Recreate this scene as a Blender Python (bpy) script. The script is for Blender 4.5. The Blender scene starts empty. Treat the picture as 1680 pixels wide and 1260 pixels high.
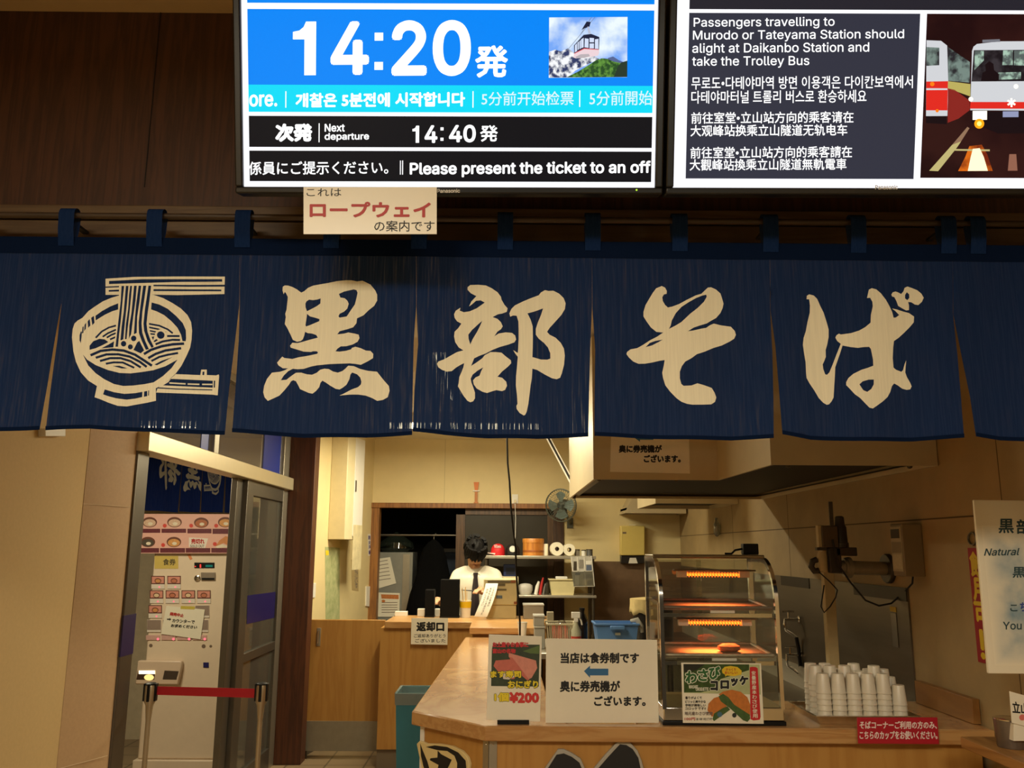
import bpy, bmesh, math, random
from mathutils import Vector, Matrix, geometry
random.seed(7)
C = bpy.context.scene.collection
SC = bpy.context.scene

# ------------------------------------------------------------------ camera
W, H, F = 1680.0, 1260.0, 1400.0
CAM = Vector((0, 0, 1.62))
PITCH, YAW, ROLL = math.radians(10.9), math.radians(0.4), 0.006
fw = Vector((math.sin(YAW) * math.cos(PITCH), math.cos(YAW) * math.cos(PITCH), math.sin(PITCH)))
r0 = Vector((math.cos(YAW), -math.sin(YAW), 0))
u0 = r0.cross(fw)
rt = r0 * math.cos(ROLL) + u0 * math.sin(ROLL)
up = u0 * math.cos(ROLL) - r0 * math.sin(ROLL)
cd = bpy.data.cameras.new('camera')
cam = bpy.data.objects.new('camera', cd)
C.objects.link(cam)
cd.sensor_fit = 'HORIZONTAL'
cd.sensor_width = 36.0
cd.lens = 36.0 * F / W
cd.clip_start = 0.05
cam.matrix_world = Matrix(((rt.x, up.x, -fw.x, CAM.x), (rt.y, up.y, -fw.y, CAM.y), (rt.z, up.z, -fw.z, CAM.z), (0, 0, 0, 1)))
SC.camera = cam

# ------------------------------------------------------------------ world, lights, exposure
SC.view_settings.view_transform = 'Standard'
SC.view_settings.look = 'None'
SC.view_settings.gamma = 1.0
SC.view_settings.exposure = 0.0
SC.view_settings.use_curve_mapping = False
wd = bpy.data.worlds.new('hall_ambience')
wd.use_nodes = True
wd.node_tree.nodes['Background'].inputs[0].default_value = (1.0, 0.78, 0.5, 1)
wd.node_tree.nodes['Background'].inputs[1].default_value = 0.035
SC.world = wd
def area(name, loc, sx, sy, power, col, rot=(0, 0, 0), spread=0):
    l = bpy.data.lights.new(name, 'AREA')
    l.shape = 'RECTANGLE'; l.size = sx; l.size_y = sy
    l.energy = power; l.color = col
    if spread: l.spread = math.radians(spread)
    o = bpy.data.objects.new(name, l)
    o.location = loc; o.rotation_euler = rot
    C.objects.link(o)
    return o
WARM = (1.0, 0.90, 0.64)
AMB = (1.0, 0.91, 0.72)
area('kitchen_tube_rear', (-0.35, 7.0, 2.585), 1.2, 0.10, 54, WARM)
area('kitchen_tube_front', (-0.35, 5.0, 2.585), 0.10, 1.2, 32, WARM)
area('hall_lamp_left', (-0.9, -0.5, 3.05), 0.9, 0.9, 90, AMB)
area('hall_lamp_right', (0.8, -0.9, 3.05), 0.9, 0.9, 66, AMB)
area('passage_lamp', (-2.6, 5.4, 2.42), 0.5, 0.5, 30, WARM)

# ------------------------------------------------------------------ pixel -> place
def ray(px, py):
    return fw * F + rt * (px - W / 2) - up * (py - H / 2)
def P(px, py, X=None, Y=None, Z=None):
    d = ray(px, py)
    if X is not None: t = (X - CAM.x) / d.x
    elif Y is not None: t = (Y - CAM.y) / d.y
    else: t = (Z - CAM.z) / d.z
    return CAM + d * t
class Pl:
    def __init__(s, o, ux, uz):
        s.o = Vector(o); s.ux = Vector(ux).normalized(); s.uz = Vector(uz).normalized(); s.n = s.ux.cross(s.uz)
    def uv(s, px, py):
        d = ray(px, py)
        t = (s.o - CAM).dot(s.n) / d.dot(s.n)
        q = CAM + d * t - s.o
        return (q.dot(s.ux), q.dot(s.uz))
    def w(s, u, v, d=0.0):
        return s.o + s.ux * u + s.uz * v + s.n * d
    def pw(s, px, py, d=0.0):
        return s.w(*s.uv(px, py), d)
def PY(y): return Pl((0, y, 0), (1, 0, 0), (0, 0, 1))
def PXL(x): return Pl((x, 0, 0), (0, 1, 0), (0, 0, 1))     # faces +X
def PXR(x): return Pl((x, 0, 0), (0, -1, 0), (0, 0, 1))    # faces -X
def PZ(z): return Pl((0, 0, z), (1, 0, 0), (0, 1, 0))

# ------------------------------------------------------------------ materials
def lin(c):
    r = []
    for v in c[:3]:
        v = v / 255.0
        r.append(v / 12.92 if v <= 0.04045 else ((v + 0.055) / 1.055) ** 2.4)
    return (*r, 1.0)
MATS = {}
def base(name):
    m = bpy.data.materials.new(name); m.use_nodes = True
    nt = m.node_tree
    return m, nt, nt.nodes['Principled BSDF']
def N(nt, t, **k):
    n = nt.nodes.new(t)
    for a, b in k.items():
        if a in n.inputs: n.inputs[a].default_value = b
        else: setattr(n, a, b)
    return n
def coords(nt, stretch):
    tc = N(nt, 'ShaderNodeTexCoord'); mp = N(nt, 'ShaderNodeMapping')
    mp.inputs['Scale'].default_value = stretch
    nt.links.new(tc.outputs['Object'], mp.inputs['Vector'])
    return mp.outputs['Vector']
def M(name, col, rough=0.6, metal=0.0, var=0.06, scale=18.0, stretch=(1, 1, 1), bump=0.0, col2=None, spec=0.5, trans=0.0, alpha=1.0, emit=0.0):
    if name in MATS: return MATS[name]
    m, nt, b = base(name)
    c = lin(col)
    c2 = lin(col2) if col2 else tuple(max(0, v * (1 - var * 2.2)) for v in c[:3]) + (1,)
    b.inputs['Roughness'].default_value = rough
    b.inputs['Metallic'].default_value = metal
    b.inputs['Specular IOR Level'].default_value = spec
    if trans: b.inputs['Transmission Weight'].default_value = trans
    v = coords(nt, stretch)
    nz = N(nt, 'ShaderNodeTexNoise', Scale=scale, Detail=5.0, Roughness=0.6)
    nt.links.new(v, nz.inputs['Vector'])
    rp = N(nt, 'ShaderNodeValToRGB')
    rp.color_ramp.elements[0].position = 0.3; rp.color_ramp.elements[0].color = c2
    rp.color_ramp.elements[1].position = 0.7; rp.color_ramp.elements[1].color = c
    nt.links.new(nz.outputs['Fac'], rp.inputs['Fac'])
    nt.links.new(rp.outputs['Color'], b.inputs['Base Color'])
    if bump:
        bp = N(nt, 'ShaderNodeBump', Strength=bump, Distance=0.004)
        nt.links.new(nz.outputs['Fac'], bp.inputs['Height'])
        nt.links.new(bp.outputs['Normal'], b.inputs['Normal'])
    if emit:
        nt.links.new(rp.outputs['Color'], b.inputs['Emission Color'])
        b.inputs['Emission Strength'].default_value = emit
    MATS[name] = m
    return m
def WOOD(name, c1, c2, rough=0.4, stretch=(9, 9, 0.7), scale=3.0, coat=0.0, rings=7.0):
    if name in MATS: return MATS[name]
    m, nt, b = base(name)
    v = coords(nt, stretch)
    nz = N(nt, 'ShaderNodeTexNoise', Scale=scale, Detail=4.0, Roughness=0.55, Distortion=0.6)
    nt.links.new(v, nz.inputs['Vector'])
    mu = N(nt, 'ShaderNodeMath', operation='MULTIPLY'); mu.inputs[1].default_value = rings
    fr = N(nt, 'ShaderNodeMath', operation='PINGPONG'); fr.inputs[1].default_value = 1.0
    nt.links.new(nz.outputs['Fac'], mu.inputs[0]); nt.links.new(mu.outputs[0], fr.inputs[0])
    rp = N(nt, 'ShaderNodeValToRGB')
    rp.color_ramp.elements[0].color = lin(c2); rp.color_ramp.elements[1].color = lin(c1)
    rp.color_ramp.elements[0].position = 0.0; rp.color_ramp.elements[1].position = 0.75
    nt.links.new(fr.outputs[0], rp.inputs['Fac'])
    nt.links.new(rp.outputs['Color'], b.inputs['Base Color'])
    b.inputs['Roughness'].default_value = rough
    b.inputs['Coat Weight'].default_value = coat
    b.inputs['Coat Roughness'].default_value = 0.15
    bp = N(nt, 'ShaderNodeBump', Strength=0.08, Distance=0.002)
    nt.links.new(fr.outputs[0], bp.inputs['Height']); nt.links.new(bp.outputs['Normal'], b.inputs['Normal'])
    MATS[name] = m
    return m
def E(name, col, s=1.0, col2=None, scale=8.0):
    if name in MATS: return MATS[name]
    m, nt, b = base(name)
    b.inputs['Base Color'].default_value = (0.004, 0.004, 0.004, 1)
    b.inputs['Roughness'].default_value = 0.4
    b.inputs['Specular IOR Level'].default_value = 0.08
    b.inputs['Emission Strength'].default_value = s
    if col2:
        nz = N(nt, 'ShaderNodeTexNoise', Scale=scale, Detail=5.0)
        nt.links.new(coords(nt, (1, 1, 1)), nz.inputs['Vector'])
        rp = N(nt, 'ShaderNodeValToRGB')
        rp.color_ramp.elements[0].position = 0.42; rp.color_ramp.elements[0].color = lin(col2)
        rp.color_ramp.elements[1].position = 0.58; rp.color_ramp.elements[1].color = lin(col)
        nt.links.new(nz.outputs['Fac'], rp.inputs['Fac']); nt.links.new(rp.outputs['Color'], b.inputs['Emission Color'])
    else:
        b.inputs['Emission Color'].default_value = lin(col)
    MATS[name] = m
    return m
def GLASS(name, tint=(235, 240, 235), refl=0.10, haze=0.0, hz=(200, 195, 180)):
    if name in MATS: return MATS[name]
    m = bpy.data.materials.new(name); m.use_nodes = True
    nt = m.node_tree; nt.nodes.clear()
    out = N(nt, 'ShaderNodeOutputMaterial')
    tr = N(nt, 'ShaderNodeBsdfTransparent', Color=lin(tint))
    gl = N(nt, 'ShaderNodeBsdfGlossy', Roughness=0.03)
    df = N(nt, 'ShaderNodeBsdfDiffuse', Color=lin(hz))
    lw = N(nt, 'ShaderNodeLayerWeight', Blend=0.25)
    ma = N(nt, 'ShaderNodeMath', operation='MULTIPLY_ADD'); ma.inputs[1].default_value = 0.6; ma.inputs[2].default_value = refl
    nt.links.new(lw.outputs['Fresnel'], ma.inputs[0])
    m1 = N(nt, 'ShaderNodeMixShader'); m1.inputs[0].default_value = haze
    nt.links.new(tr.outputs[0], m1.inputs[1]); nt.links.new(df.outputs[0], m1.inputs[2])
    m2 = N(nt, 'ShaderNodeMixShader')
    nt.links.new(ma.outputs[0], m2.inputs[0]); nt.links.new(m1.outputs[0], m2.inputs[1]); nt.links.new(gl.outputs[0], m2.inputs[2])
    nt.links.new(m2.outputs[0], out.inputs[0])
    MATS[name] = m
    return m
def CLOTH(name, col, tr, streak=True):
    if name in MATS: return MATS[name]
    m = bpy.data.materials.new(name); m.use_nodes = True
    nt = m.node_tree; nt.nodes.clear()
    out = N(nt, 'ShaderNodeOutputMaterial')
    v = coords(nt, (1, 1, 0.03))
    nz = N(nt, 'ShaderNodeTexNoise', Scale=260.0, Detail=2.0)
    nt.links.new(v, nz.inputs['Vector'])
    rp = N(nt, 'ShaderNodeValToRGB')
    c = lin(col)
    rp.color_ramp.elements[0].position = 0.35; rp.color_ramp.elements[0].color = tuple(x * 0.93 for x in c[:3]) + (1,)
    rp.color_ramp.elements[1].position = 0.65; rp.color_ramp.elements[1].color = c
    nt.links.new(nz.outputs['Fac'], rp.inputs['Fac'])
    df = N(nt, 'ShaderNodeBsdfDiffuse'); ts = N(nt, 'ShaderNodeBsdfTranslucent')
    nt.links.new(rp.outputs['Color'], df.inputs['Color'])
    ts.inputs['Color'].default_value = lin((150, 160, 175)) if streak else c
    mx = N(nt, 'ShaderNodeMixShader')
    if streak:
        r2 = N(nt, 'ShaderNodeValToRGB')
        r2.color_ramp.elements[0].position = 0.40; r2.color_ramp.elements[0].color = (tr * 0.6,) * 3 + (1,)
        r2.color_ramp.elements[1].position = 0.80; r2.color_ramp.elements[1].color = (tr * 1.8,) * 3 + (1,)
        nt.links.new(nz.outputs['Fac'], r2.inputs['Fac']); nt.links.new(r2.outputs['Color'], mx.inputs[0])
    else:
        mx.inputs[0].default_value = tr
    nt.links.new(df.outputs[0], mx.inputs[1]); nt.links.new(ts.outputs[0], mx.inputs[2])
    if streak:  # open weave: a few per cent of straight see-through between the threads
        r3 = N(nt, 'ShaderNodeValToRGB')
        r3.color_ramp.elements[0].position = 0.56; r3.color_ramp.elements[0].color = (0, 0, 0, 1)
        r3.color_ramp.elements[1].position = 0.80; r3.color_ramp.elements[1].color = (0.11, 0.11, 0.11, 1)
        nt.links.new(nz.outputs['Fac'], r3.inputs['Fac'])
        tp = N(nt, 'ShaderNodeBsdfTransparent'); m3 = N(nt, 'ShaderNodeMixShader')
        nt.links.new(r3.outputs['Color'], m3.inputs[0]); nt.links.new(mx.outputs[0], m3.inputs[1]); nt.links.new(tp.outputs[0], m3.inputs[2])
        mx = m3
    nt.links.new(mx.outputs[0], out.inputs[0])
    MATS[name] = m
    return m

# ------------------------------------------------------------------ mesh builder
class MB:
    def __init__(s):
        s.v = []; s.f = []; s.mi = []; s.mats = []
    def slot(s, m):
        if m not in s.mats: s.mats.append(m)
        return s.mats.index(m)
    def add(s, vs, fs, m):
        k = len(s.v); i = s.slot(m)
        s.v += [tuple(v) for v in vs]
        for f in fs:
            s.f.append([a + k for a in f]); s.mi.append(i)
        return s
    def box(s, x0, x1, y0, y1, z0, z1, m):
        x0, x1 = sorted((x0, x1)); y0, y1 = sorted((y0, y1)); z0, z1 = sorted((z0, z1))
        vs = [(x0, y0, z0), (x1, y0, z0), (x1, y1, z0), (x0, y1, z0), (x0, y0, z1), (x1, y0, z1), (x1, y1, z1), (x0, y1, z1)]
        return s.add(vs, [(3, 2, 1, 0), (4, 5, 6, 7), (0, 1, 5, 4), (1, 2, 6, 5), (2, 3, 7, 6), (3, 0, 4, 7)], m)
    def obox(s, pl, u0, u1, v0, v1, d0, d1, m):
        return s.prism(pl, [(u0, v0), (u1, v0), (u1, v1), (u0, v1)], d0, d1, m)
    def pbox(s, pl, x0, y0, x1, y1, d0, d1, m):
        return s.prism(pl, [pl.uv(x0, y1), pl.uv(x1, y1), pl.uv(x1, y0), pl.uv(x0, y0)], d0, d1, m)
    def prism(s, pl, uv, d0, d1, m):
        a = sum(uv[i - 1][0] * uv[i][1] - uv[i][0] * uv[i - 1][1] for i in range(len(uv)))
        if a < 0: uv = uv[::-1]
        if d1 < d0: d0, d1 = d1, d0
        n = len(uv)
        vs = [pl.w(u, v, d0) for u, v in uv] + [pl.w(u, v, d1) for u, v in uv]
        fs = [tuple(range(n - 1, -1, -1)), tuple(range(n, 2 * n))] + [(i, (i + 1) % n, n + (i + 1) % n, n + i) for i in range(n)]
        return s.add(vs, fs, m)
    def pprism(s, pl, px, d0, d1, m):
        return s.prism(pl, [pl.uv(*p) for p in px], d0, d1, m)
    def flat(s, pl, uv, d, m):
        a = sum(uv[i - 1][0] * uv[i][1] - uv[i][0] * uv[i - 1][1] for i in range(len(uv)))
        if a < 0: uv = uv[::-1]
        t = geometry.tessellate_polygon([[Vector((u, v, 0)) for u, v in uv]])
        vs = [pl.w(u, v, d) for u, v in uv]
        fs = []
        for q in t:
            a_, b_, c_ = [uv[i] for i in q]
            ar = (b_[0] - a_[0]) * (c_[1] - a_[1]) - (c_[0] - a_[0]) * (b_[1] - a_[1])
            fs.append(tuple(q) if ar > 0 else tuple(q)[::-1])
        return s.add(vs, fs, m)
    def pflat(s, pl, px, d, m):
        return s.flat(pl, [pl.uv(*p) for p in px], d, m)
    def prect(s, pl, x0, y0, x1, y1, d, m):
        return s.pflat(pl, [(x0, y1), (x1, y1), (x1, y0), (x0, y0)], d, m)
    def pdisc(s, pl, x, y, rx, ry, d, m, n=20):
        return s.pflat(pl, [(x + rx * math.cos(i * 2 * math.pi / n), y + ry * math.sin(i * 2 * math.pi / n)) for i in range(n)], d, m)
    def tube(s, pts, r, m, n=10, caps=True):
        pts = [Vector(p) for p in pts]
        rs = r if isinstance(r, (list, tuple)) else [r] * len(pts)
        vs = []; fs = []
        pt = (pts[1] - pts[0]).normalized()
        a = Vector((0, 0, 1)) if abs(pt.z) < 0.9 else Vector((1, 0, 0))
        x = pt.cross(a).normalized(); y = pt.cross(x).normalized()
        for i, p in enumerate(pts):
            t = ((pts[min(i + 1, len(pts) - 1)] - pts[i]).normalized() + (pts[i] - pts[max(i - 1, 0)]).normalized())
            t = t.normalized() if t.length > 1e-6 else pt
            x = (x - t * x.dot(t)).normalized(); y = t.cross(x)
            for k in range(n):
                g = 2 * math.pi * k / n
                vs.append(p + (x * math.cos(g) + y * math.sin(g)) * rs[i])
        for i in range(len(pts) - 1):
            for k in range(n):
                k2 = (k + 1) % n
                fs.append((i * n + k, i * n + k2, (i + 1) * n + k2, (i + 1) * n + k))
        if caps:
            fs.append(tuple(range(n - 1, -1, -1))); L = (len(pts) - 1) * n
            fs.append(tuple(range(L, L + n)))
        return s.add(vs, fs, m)
    def lathe(s, c, prof, m, n=24, axis=(0, 0, 1), sx=1.0, sy=1.0):
        ax = Vector(axis).normalized()
        a = Vector((1, 0, 0)) if abs(ax.x) < 0.9 else Vector((0, 1, 0))
        y = ax.cross(a).normalized(); x = y.cross(ax).normalized()
        c = Vector(c); vs = []; fs = []
        for r, z in prof:
            for k in range(n):
                g = 2 * math.pi * k / n
                vs.append(c + ax * z + x * math.cos(g) * r * sx + y * math.sin(g) * r * sy)
        for i in range(len(prof) - 1):
            for k in range(n):
                k2 = (k + 1) % n
                fs.append((i * n + k, i * n + k2, (i + 1) * n + k2, (i + 1) * n + k))
        fs.append(tuple(range(n - 1, -1, -1)))
        L = (len(prof) - 1) * n
        fs.append(tuple(range(L, L + n)))
        return s.add(vs, fs, m)
    def ball(s, c, r, m, n=16, sx=1, sy=1, sz=1):
        pr = [(max(1e-4, r * math.sin(math.pi * i / 10)), -r * sz * math.cos(math.pi * i / 10)) for i in range(11)]
        return s.lathe(c, pr, m, n, sx=sx, sy=sy)
    def build(s, name, parent=None, bevel=0.0, solid=0.0, sharp=40, org=None):
        me = bpy.data.meshes.new(name)
        me.from_pydata(s.v, [], s.f)
        for m in s.mats: me.materials.append(m)
        me.polygons.foreach_set('material_index', s.mi)
        xs = [v[0] for v in s.v]; ys = [v[1] for v in s.v]; zs = [v[2] for v in s.v]
        o_ = Vector(org) if org else Vector(((min(xs) + max(xs)) / 2, (min(ys) + max(ys)) / 2, min(zs)))
        me.transform(Matrix.Translation(-o_))
        me.update()
        for p in me.polygons: p.use_smooth = True
        me.set_sharp_from_angle(angle=math.radians(sharp))
        ob = bpy.data.objects.new(name, me)
        C.objects.link(ob)
        ob.location = o_
        par(ob, parent)
        if bevel:
            md = ob.modifiers.new('bevel', 'BEVEL'); md.width = bevel; md.segments = 2; md.limit_method = 'ANGLE'
            md.angle_limit = math.radians(50)
        return ob
def par(ob, parent):
    if parent is not None:
        ob.parent = parent
        ob.matrix_parent_inverse = Matrix.Translation(-parent.location)
def tag(o, label=None, cat=None, group=None, kind=None):
    if label: o['label'] = label
    if cat: o['category'] = cat
    if group: o['group'] = group
    if kind: o['kind'] = kind
    return o
def empty(name, loc, label, cat, group=None, kind=None):
    o = bpy.data.objects.new(name, None)
    o.empty_display_size = 0.05
    C.objects.link(o); o.location = Vector(loc)
    return tag(o, label, cat, group, kind)
def struct(o): return tag(o, kind='structure')
def dup(root, loc, label=None):
    r = root.copy(); C.objects.link(r); r.location = Vector(loc)
    if label: r['label'] = label
    for ch in list(root.children):
        c = ch.copy(); C.objects.link(c); c.parent = r
    return r

# ------------------------------------------------------------------ lettering
_fc = {}
_lat = []
def latin_font():
    if not _lat:
        import os
        _lat.append(None)
        try:
            p = os.path.join(bpy.utils.resource_path('LOCAL'), 'datafiles', 'fonts', 'Inter.woff2')
            if os.path.exists(p): _lat[0] = bpy.data.fonts.load(p)
        except Exception: pass
    return _lat[0]
def wind_fill(vs, ed):
    # fill closed outlines by non-zero winding (outlines of one letter may overlap)
    loops = []; cur = []
    nxt = {}
    for a, b in ed: nxt.setdefault(a, []).append(b); nxt.setdefault(b, []).append(a)
    seen = set()
    for i in range(len(vs)):
        if i in seen or i not in nxt: continue
        lp = [i]; seen.add(i)
        k = i + 1 if i + 1 in nxt[i] else nxt[i][0]
        while k not in seen:
            lp.append(k); seen.add(k)
            c = [q for q in nxt[k] if q not in seen]
            if not c: break
            k = k + 1 if k + 1 in c else c[0]
        if len(lp) > 2: loops.append(lp)
    comps = []
    box = [(min(vs[i][0] for i in l), max(vs[i][0] for i in l), min(vs[i][1] for i in l), max(vs[i][1] for i in l)) for l in loops]
    V = []; E_ = []
    for l in loops:
        k = len(V); n = len(l)
        V += [Vector(vs[i]) for i in l]; E_ += [(k + j, k + (j + 1) % n) for j in range(n)]
    rv, re_, rf, *_ = geometry.delaunay_2d_cdt(V, E_, [], 0, 1e-6)
    out = []
    for f in rf:
        cx = sum(rv[i].x for i in f) / 3; cy = sum(rv[i].y for i in f) / 3; w = 0
        for l, b in zip(loops, box):
            if not (b[0] <= cx <= b[1] and b[2] <= cy <= b[3]): continue
            for j in range(len(l)):
                (x0, y0), (x1, y1) = vs[l[j]], vs[l[(j + 1) % len(l)]]
                if (y0 > cy) != (y1 > cy) and cx < (x1 - x0) * (cy - y0) / (y1 - y0) + x0: w += 1 if y1 > y0 else -1
        if w: out.append(tuple(f))
    return [(v.x, v.y) for v in rv], out
def glyphs(s, spacing=1.0, line=1.0, align='LEFT'):
    k = (s, spacing, line, align)
    if k in _fc: return _fc[k]
    cu = bpy.data.curves.new('t', 'FONT'); cu.body = s; cu.resolution_u = 2
    lat = all(ord(c) < 128 for c in s) and latin_font()
    if lat:
        cu.font = latin_font(); cu.resolution_u = 3; cu.fill_mode = 'NONE'
    cu.space_character = spacing; cu.space_line = line; cu.align_x = align
    ob = bpy.data.objects.new('t', cu); C.objects.link(ob)
    bpy.context.view_layer.update()
    dg = bpy.context.evaluated_depsgraph_get()
    me = bpy.data.meshes.new_from_object(ob.evaluated_get(dg))
    vs = [(v.co.x, v.co.y) for v in me.vertices]
    fs = [tuple(p.vertices) for p in me.polygons]
    if lat:
        vs, fs = wind_fill(vs, [tuple(e.vertices) for e in me.edges])
    bpy.data.objects.remove(ob); bpy.data.curves.remove(cu); bpy.data.meshes.remove(me)
    if vs:
        x0 = min(v[0] for v in vs); x1 = max(v[0] for v in vs); y0 = min(v[1] for v in vs); y1 = max(v[1] for v in vs)
        vs = [((x - x0) / max(1e-6, x1 - x0), (y - y0) / max(1e-6, y1 - y0)) for x, y in vs]
    _fc[k] = (vs, fs)
    return _fc[k]
def text(mb, pl, s, box, m, d=0.0006, bold=0.0, spacing=1.0, line=1.0, align='LEFT'):
    """box: (x0,y0,x1,y1) or four corner pixels tl,tr,br,bl on the plane; bold in pixels"""
    if len(box) == 4 and not isinstance(box[0], (tuple, list)):
        x0, y0, x1, y1 = box
        q = [(x0, y0), (x1, y0), (x1, y1), (x0, y1)]
    else: q = box
    vs, fs = glyphs(s, spacing, line, align)
    offs = [(0, 0)]
    if bold:
        offs = [(0, 0)] + [(bold * math.cos(a * math.pi / 4), bold * math.sin(a * math.pi / 4)) for a in range(8)]
        q = [(q[0][0] + bold, q[0][1] + bold), (q[1][0] - bold, q[1][1] + bold), (q[2][0] - bold, q[2][1] - bold), (q[3][0] + bold, q[3][1] - bold)]
    out0 = []
    for (u, v) in vs:
        bx = q[3][0] * (1 - u) * (1 - v) + q[2][0] * u * (1 - v) + q[1][0] * u * v + q[0][0] * (1 - u) * v
        by = q[3][1] * (1 - u) * (1 - v) + q[2][1] * u * (1 - v) + q[1][1] * u * v + q[0][1] * (1 - u) * v
        out0.append((bx, by))
    for k, (ox, oy) in enumerate(offs):
        mb.add([pl.pw(x + ox, y + oy, d + k * 0.00001) for x, y in out0], fs, m)
def vtext(mb, pl, s, q, m, d=0.0006, bold=0.0):
    """vertical writing: q = tl,tr,br,bl pixels"""
    n = len(s)
    def L(a, b, t): return (a[0] + (b[0] - a[0]) * t, a[1] + (b[1] - a[1]) * t)
    for i, ch in enumerate(s):
        a = (i + 0.06) / n; b = (i + 0.94) / n
        text(mb, pl, ch, [L(q[0], q[3], a), L(q[1], q[2], a), L(q[1], q[2], b), L(q[0], q[3], b)], m, d, bold)
# ------------------------------------------------------------------ palette
plaster = M('hall_plaster', (208, 178, 124), 0.75, var=0.03, scale=60, bump=0.05)
plaster2 = M('pillar_board', (196, 162, 122), 0.6, var=0.04, scale=80, bump=0.05)
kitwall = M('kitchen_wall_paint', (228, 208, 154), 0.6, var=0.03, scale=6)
kitwall_r = M('kitchen_wall_shaded', (172, 147, 102), 0.65, var=0.08, scale=5)  # right wall colour darkened to hold the shade under the hoods
darkwood = WOOD('dark_header_wood', (78, 46, 26), (60, 35, 19), 0.55, (14, 14, 0.8), 2.2, rings=8)
beamwood = WOOD('beam_wood', (100, 78, 50), (84, 62, 38), 0.55, (0.8, 12, 12), 2.0)
postwood = WOOD('post_wood', (86, 46, 24), (66, 34, 18), 0.5, (14, 14, 0.8), 2.0)
doorwood = WOOD('door_frame_wood', (150, 100, 46), (120, 76, 34), 0.5)
countwood = WOOD('counter_top_wood', (208, 166, 112), (182, 134, 86), 0.22, (3.2, 2.2, 3), 1.7, coat=0.4, rings=4)
edgewood = WOOD('counter_edge_wood', (188, 144, 90), (172, 124, 72), 0.3, (1.0, 9, 9), 2.2, rings=10)
panelwood = WOOD('counter_panel_wood', (182, 134, 66), (172, 122, 56), 0.45, (5, 5, 0.55), 1.5, rings=9)
steel = M('stainless_steel', (196, 188, 170), 0.3, 0.6, var=0.05, scale=12, stretch=(1, 1, 14))
steeldk = M('stainless_dull', (120, 112, 100), 0.4, 1.0, var=0.1, scale=8, stretch=(1, 1, 10))
alu = M('aluminium', (176, 168, 150), 0.42, 0.85, var=0.03)
aludk = M('aluminium_dark', (112, 106, 96), 0.42, 0.85, var=0.03)
chrome = M('chrome', (225, 222, 215), 0.12, 1.0, var=0.02)
white = M('white_plastic', (232, 228, 216), 0.45, var=0.02)
cream = M('cream_enamel', (226, 212, 170), 0.4, var=0.03)
paper = M('white_paper', (236, 230, 214), 0.7, var=0.02)
lam = M('laminated_paper', (236, 228, 206), 0.3, var=0.015, spec=0.4)
black = M('black_plastic', (13, 12, 12), 0.45, var=0.02, spec=.3)
ink = M('black_ink', (18, 17, 17), 0.6, var=0.0)
rubber = M('black_rubber', (22, 20, 18), 0.6, var=0.05)
hoodsteel = M('hood_enamel', (205, 188, 150), 0.45, 0.15, var=0.05, scale=5)
hoodin = M('hood_inside', (34, 29, 24), 0.6, 0.2, var=0.1)
tile = None
def tilemat(name, c1, c2, grout, sc):
    m, nt, b = base(name)
    br = N(nt, 'ShaderNodeTexBrick'); br.offset = 0.0
    br.inputs['Color1'].default_value = lin(c1); br.inputs['Color2'].default_value = lin(c2); br.inputs['Mortar'].default_value = lin(grout)
    br.inputs['Scale'].default_value = sc; br.inputs['Mortar Size'].default_value = 0.012
    br.inputs['Brick Width'].default_value = 0.5; br.inputs['Row Height'].default_value = 0.5
    nt.links.new(coords(nt, (1, 1, 1)), br.inputs['Vector']); nt.links.new(br.outputs['Color'], b.inputs['Base Color'])
    b.inputs['Roughness'].default_value = 0.4
    return m
tile = tilemat('floor_tile', (150, 128, 98), (140, 118, 90), (92, 78, 60), 1.7)
ceilm = M('ceiling_board', (205, 176, 126), 0.8, var=0.03)
kceil = M('kitchen_ceiling_board', (225, 215, 190), 0.8, var=0.03)

# ------------------------------------------------------------------ setting
XL, XR, YB = -1.75, 1.74, 8.60
CZ = P(200, 20, Y=2.35).z
KZ = 2.70
struct(MB().box(-4.3, 2.2, -2.5, 11.0, -0.06, 0, tile).build('floor'))
struct(MB().box(-2.1, 2.0, -2.5, 2.35, CZ, CZ + 0.06, ceilm).build('ceiling'))
struct(MB().box(-1.9, 2.0, 2.47, 8.75, KZ, KZ + 0.05, kceil).build('ceiling_kitchen'))
HZ = P(840, 392, Y=2.35).z
m = MB().box(-1.86, XR + .05, 2.35, 2.47, HZ, CZ, darkwood)
struct(m.build('wall_front'))
sx = P(247, 200, Y=2.35).x
m = MB().box(sx - .0015, sx + .0015, 2.3485, 2.352, HZ + .15, CZ, M('seam_dark', (24, 13, 7), 0.8, var=0))
struct(m.build('trim_1'))
# beam above the curtain, two boards
zt = P(300, 337, Y=2.30).z; zm = P(300, 361, Y=2.30).z; zb = P(300, 390, Y=2.30).z
struct(MB().box(-1.86, XR + .05, 2.30, 2.349, zm + .002, zt, beamwood).box(-1.86, XR + .05, 2.303, 2.349, zb - .02, zm - .002, beamwood).build('trim_2', bevel=0.003))
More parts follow.
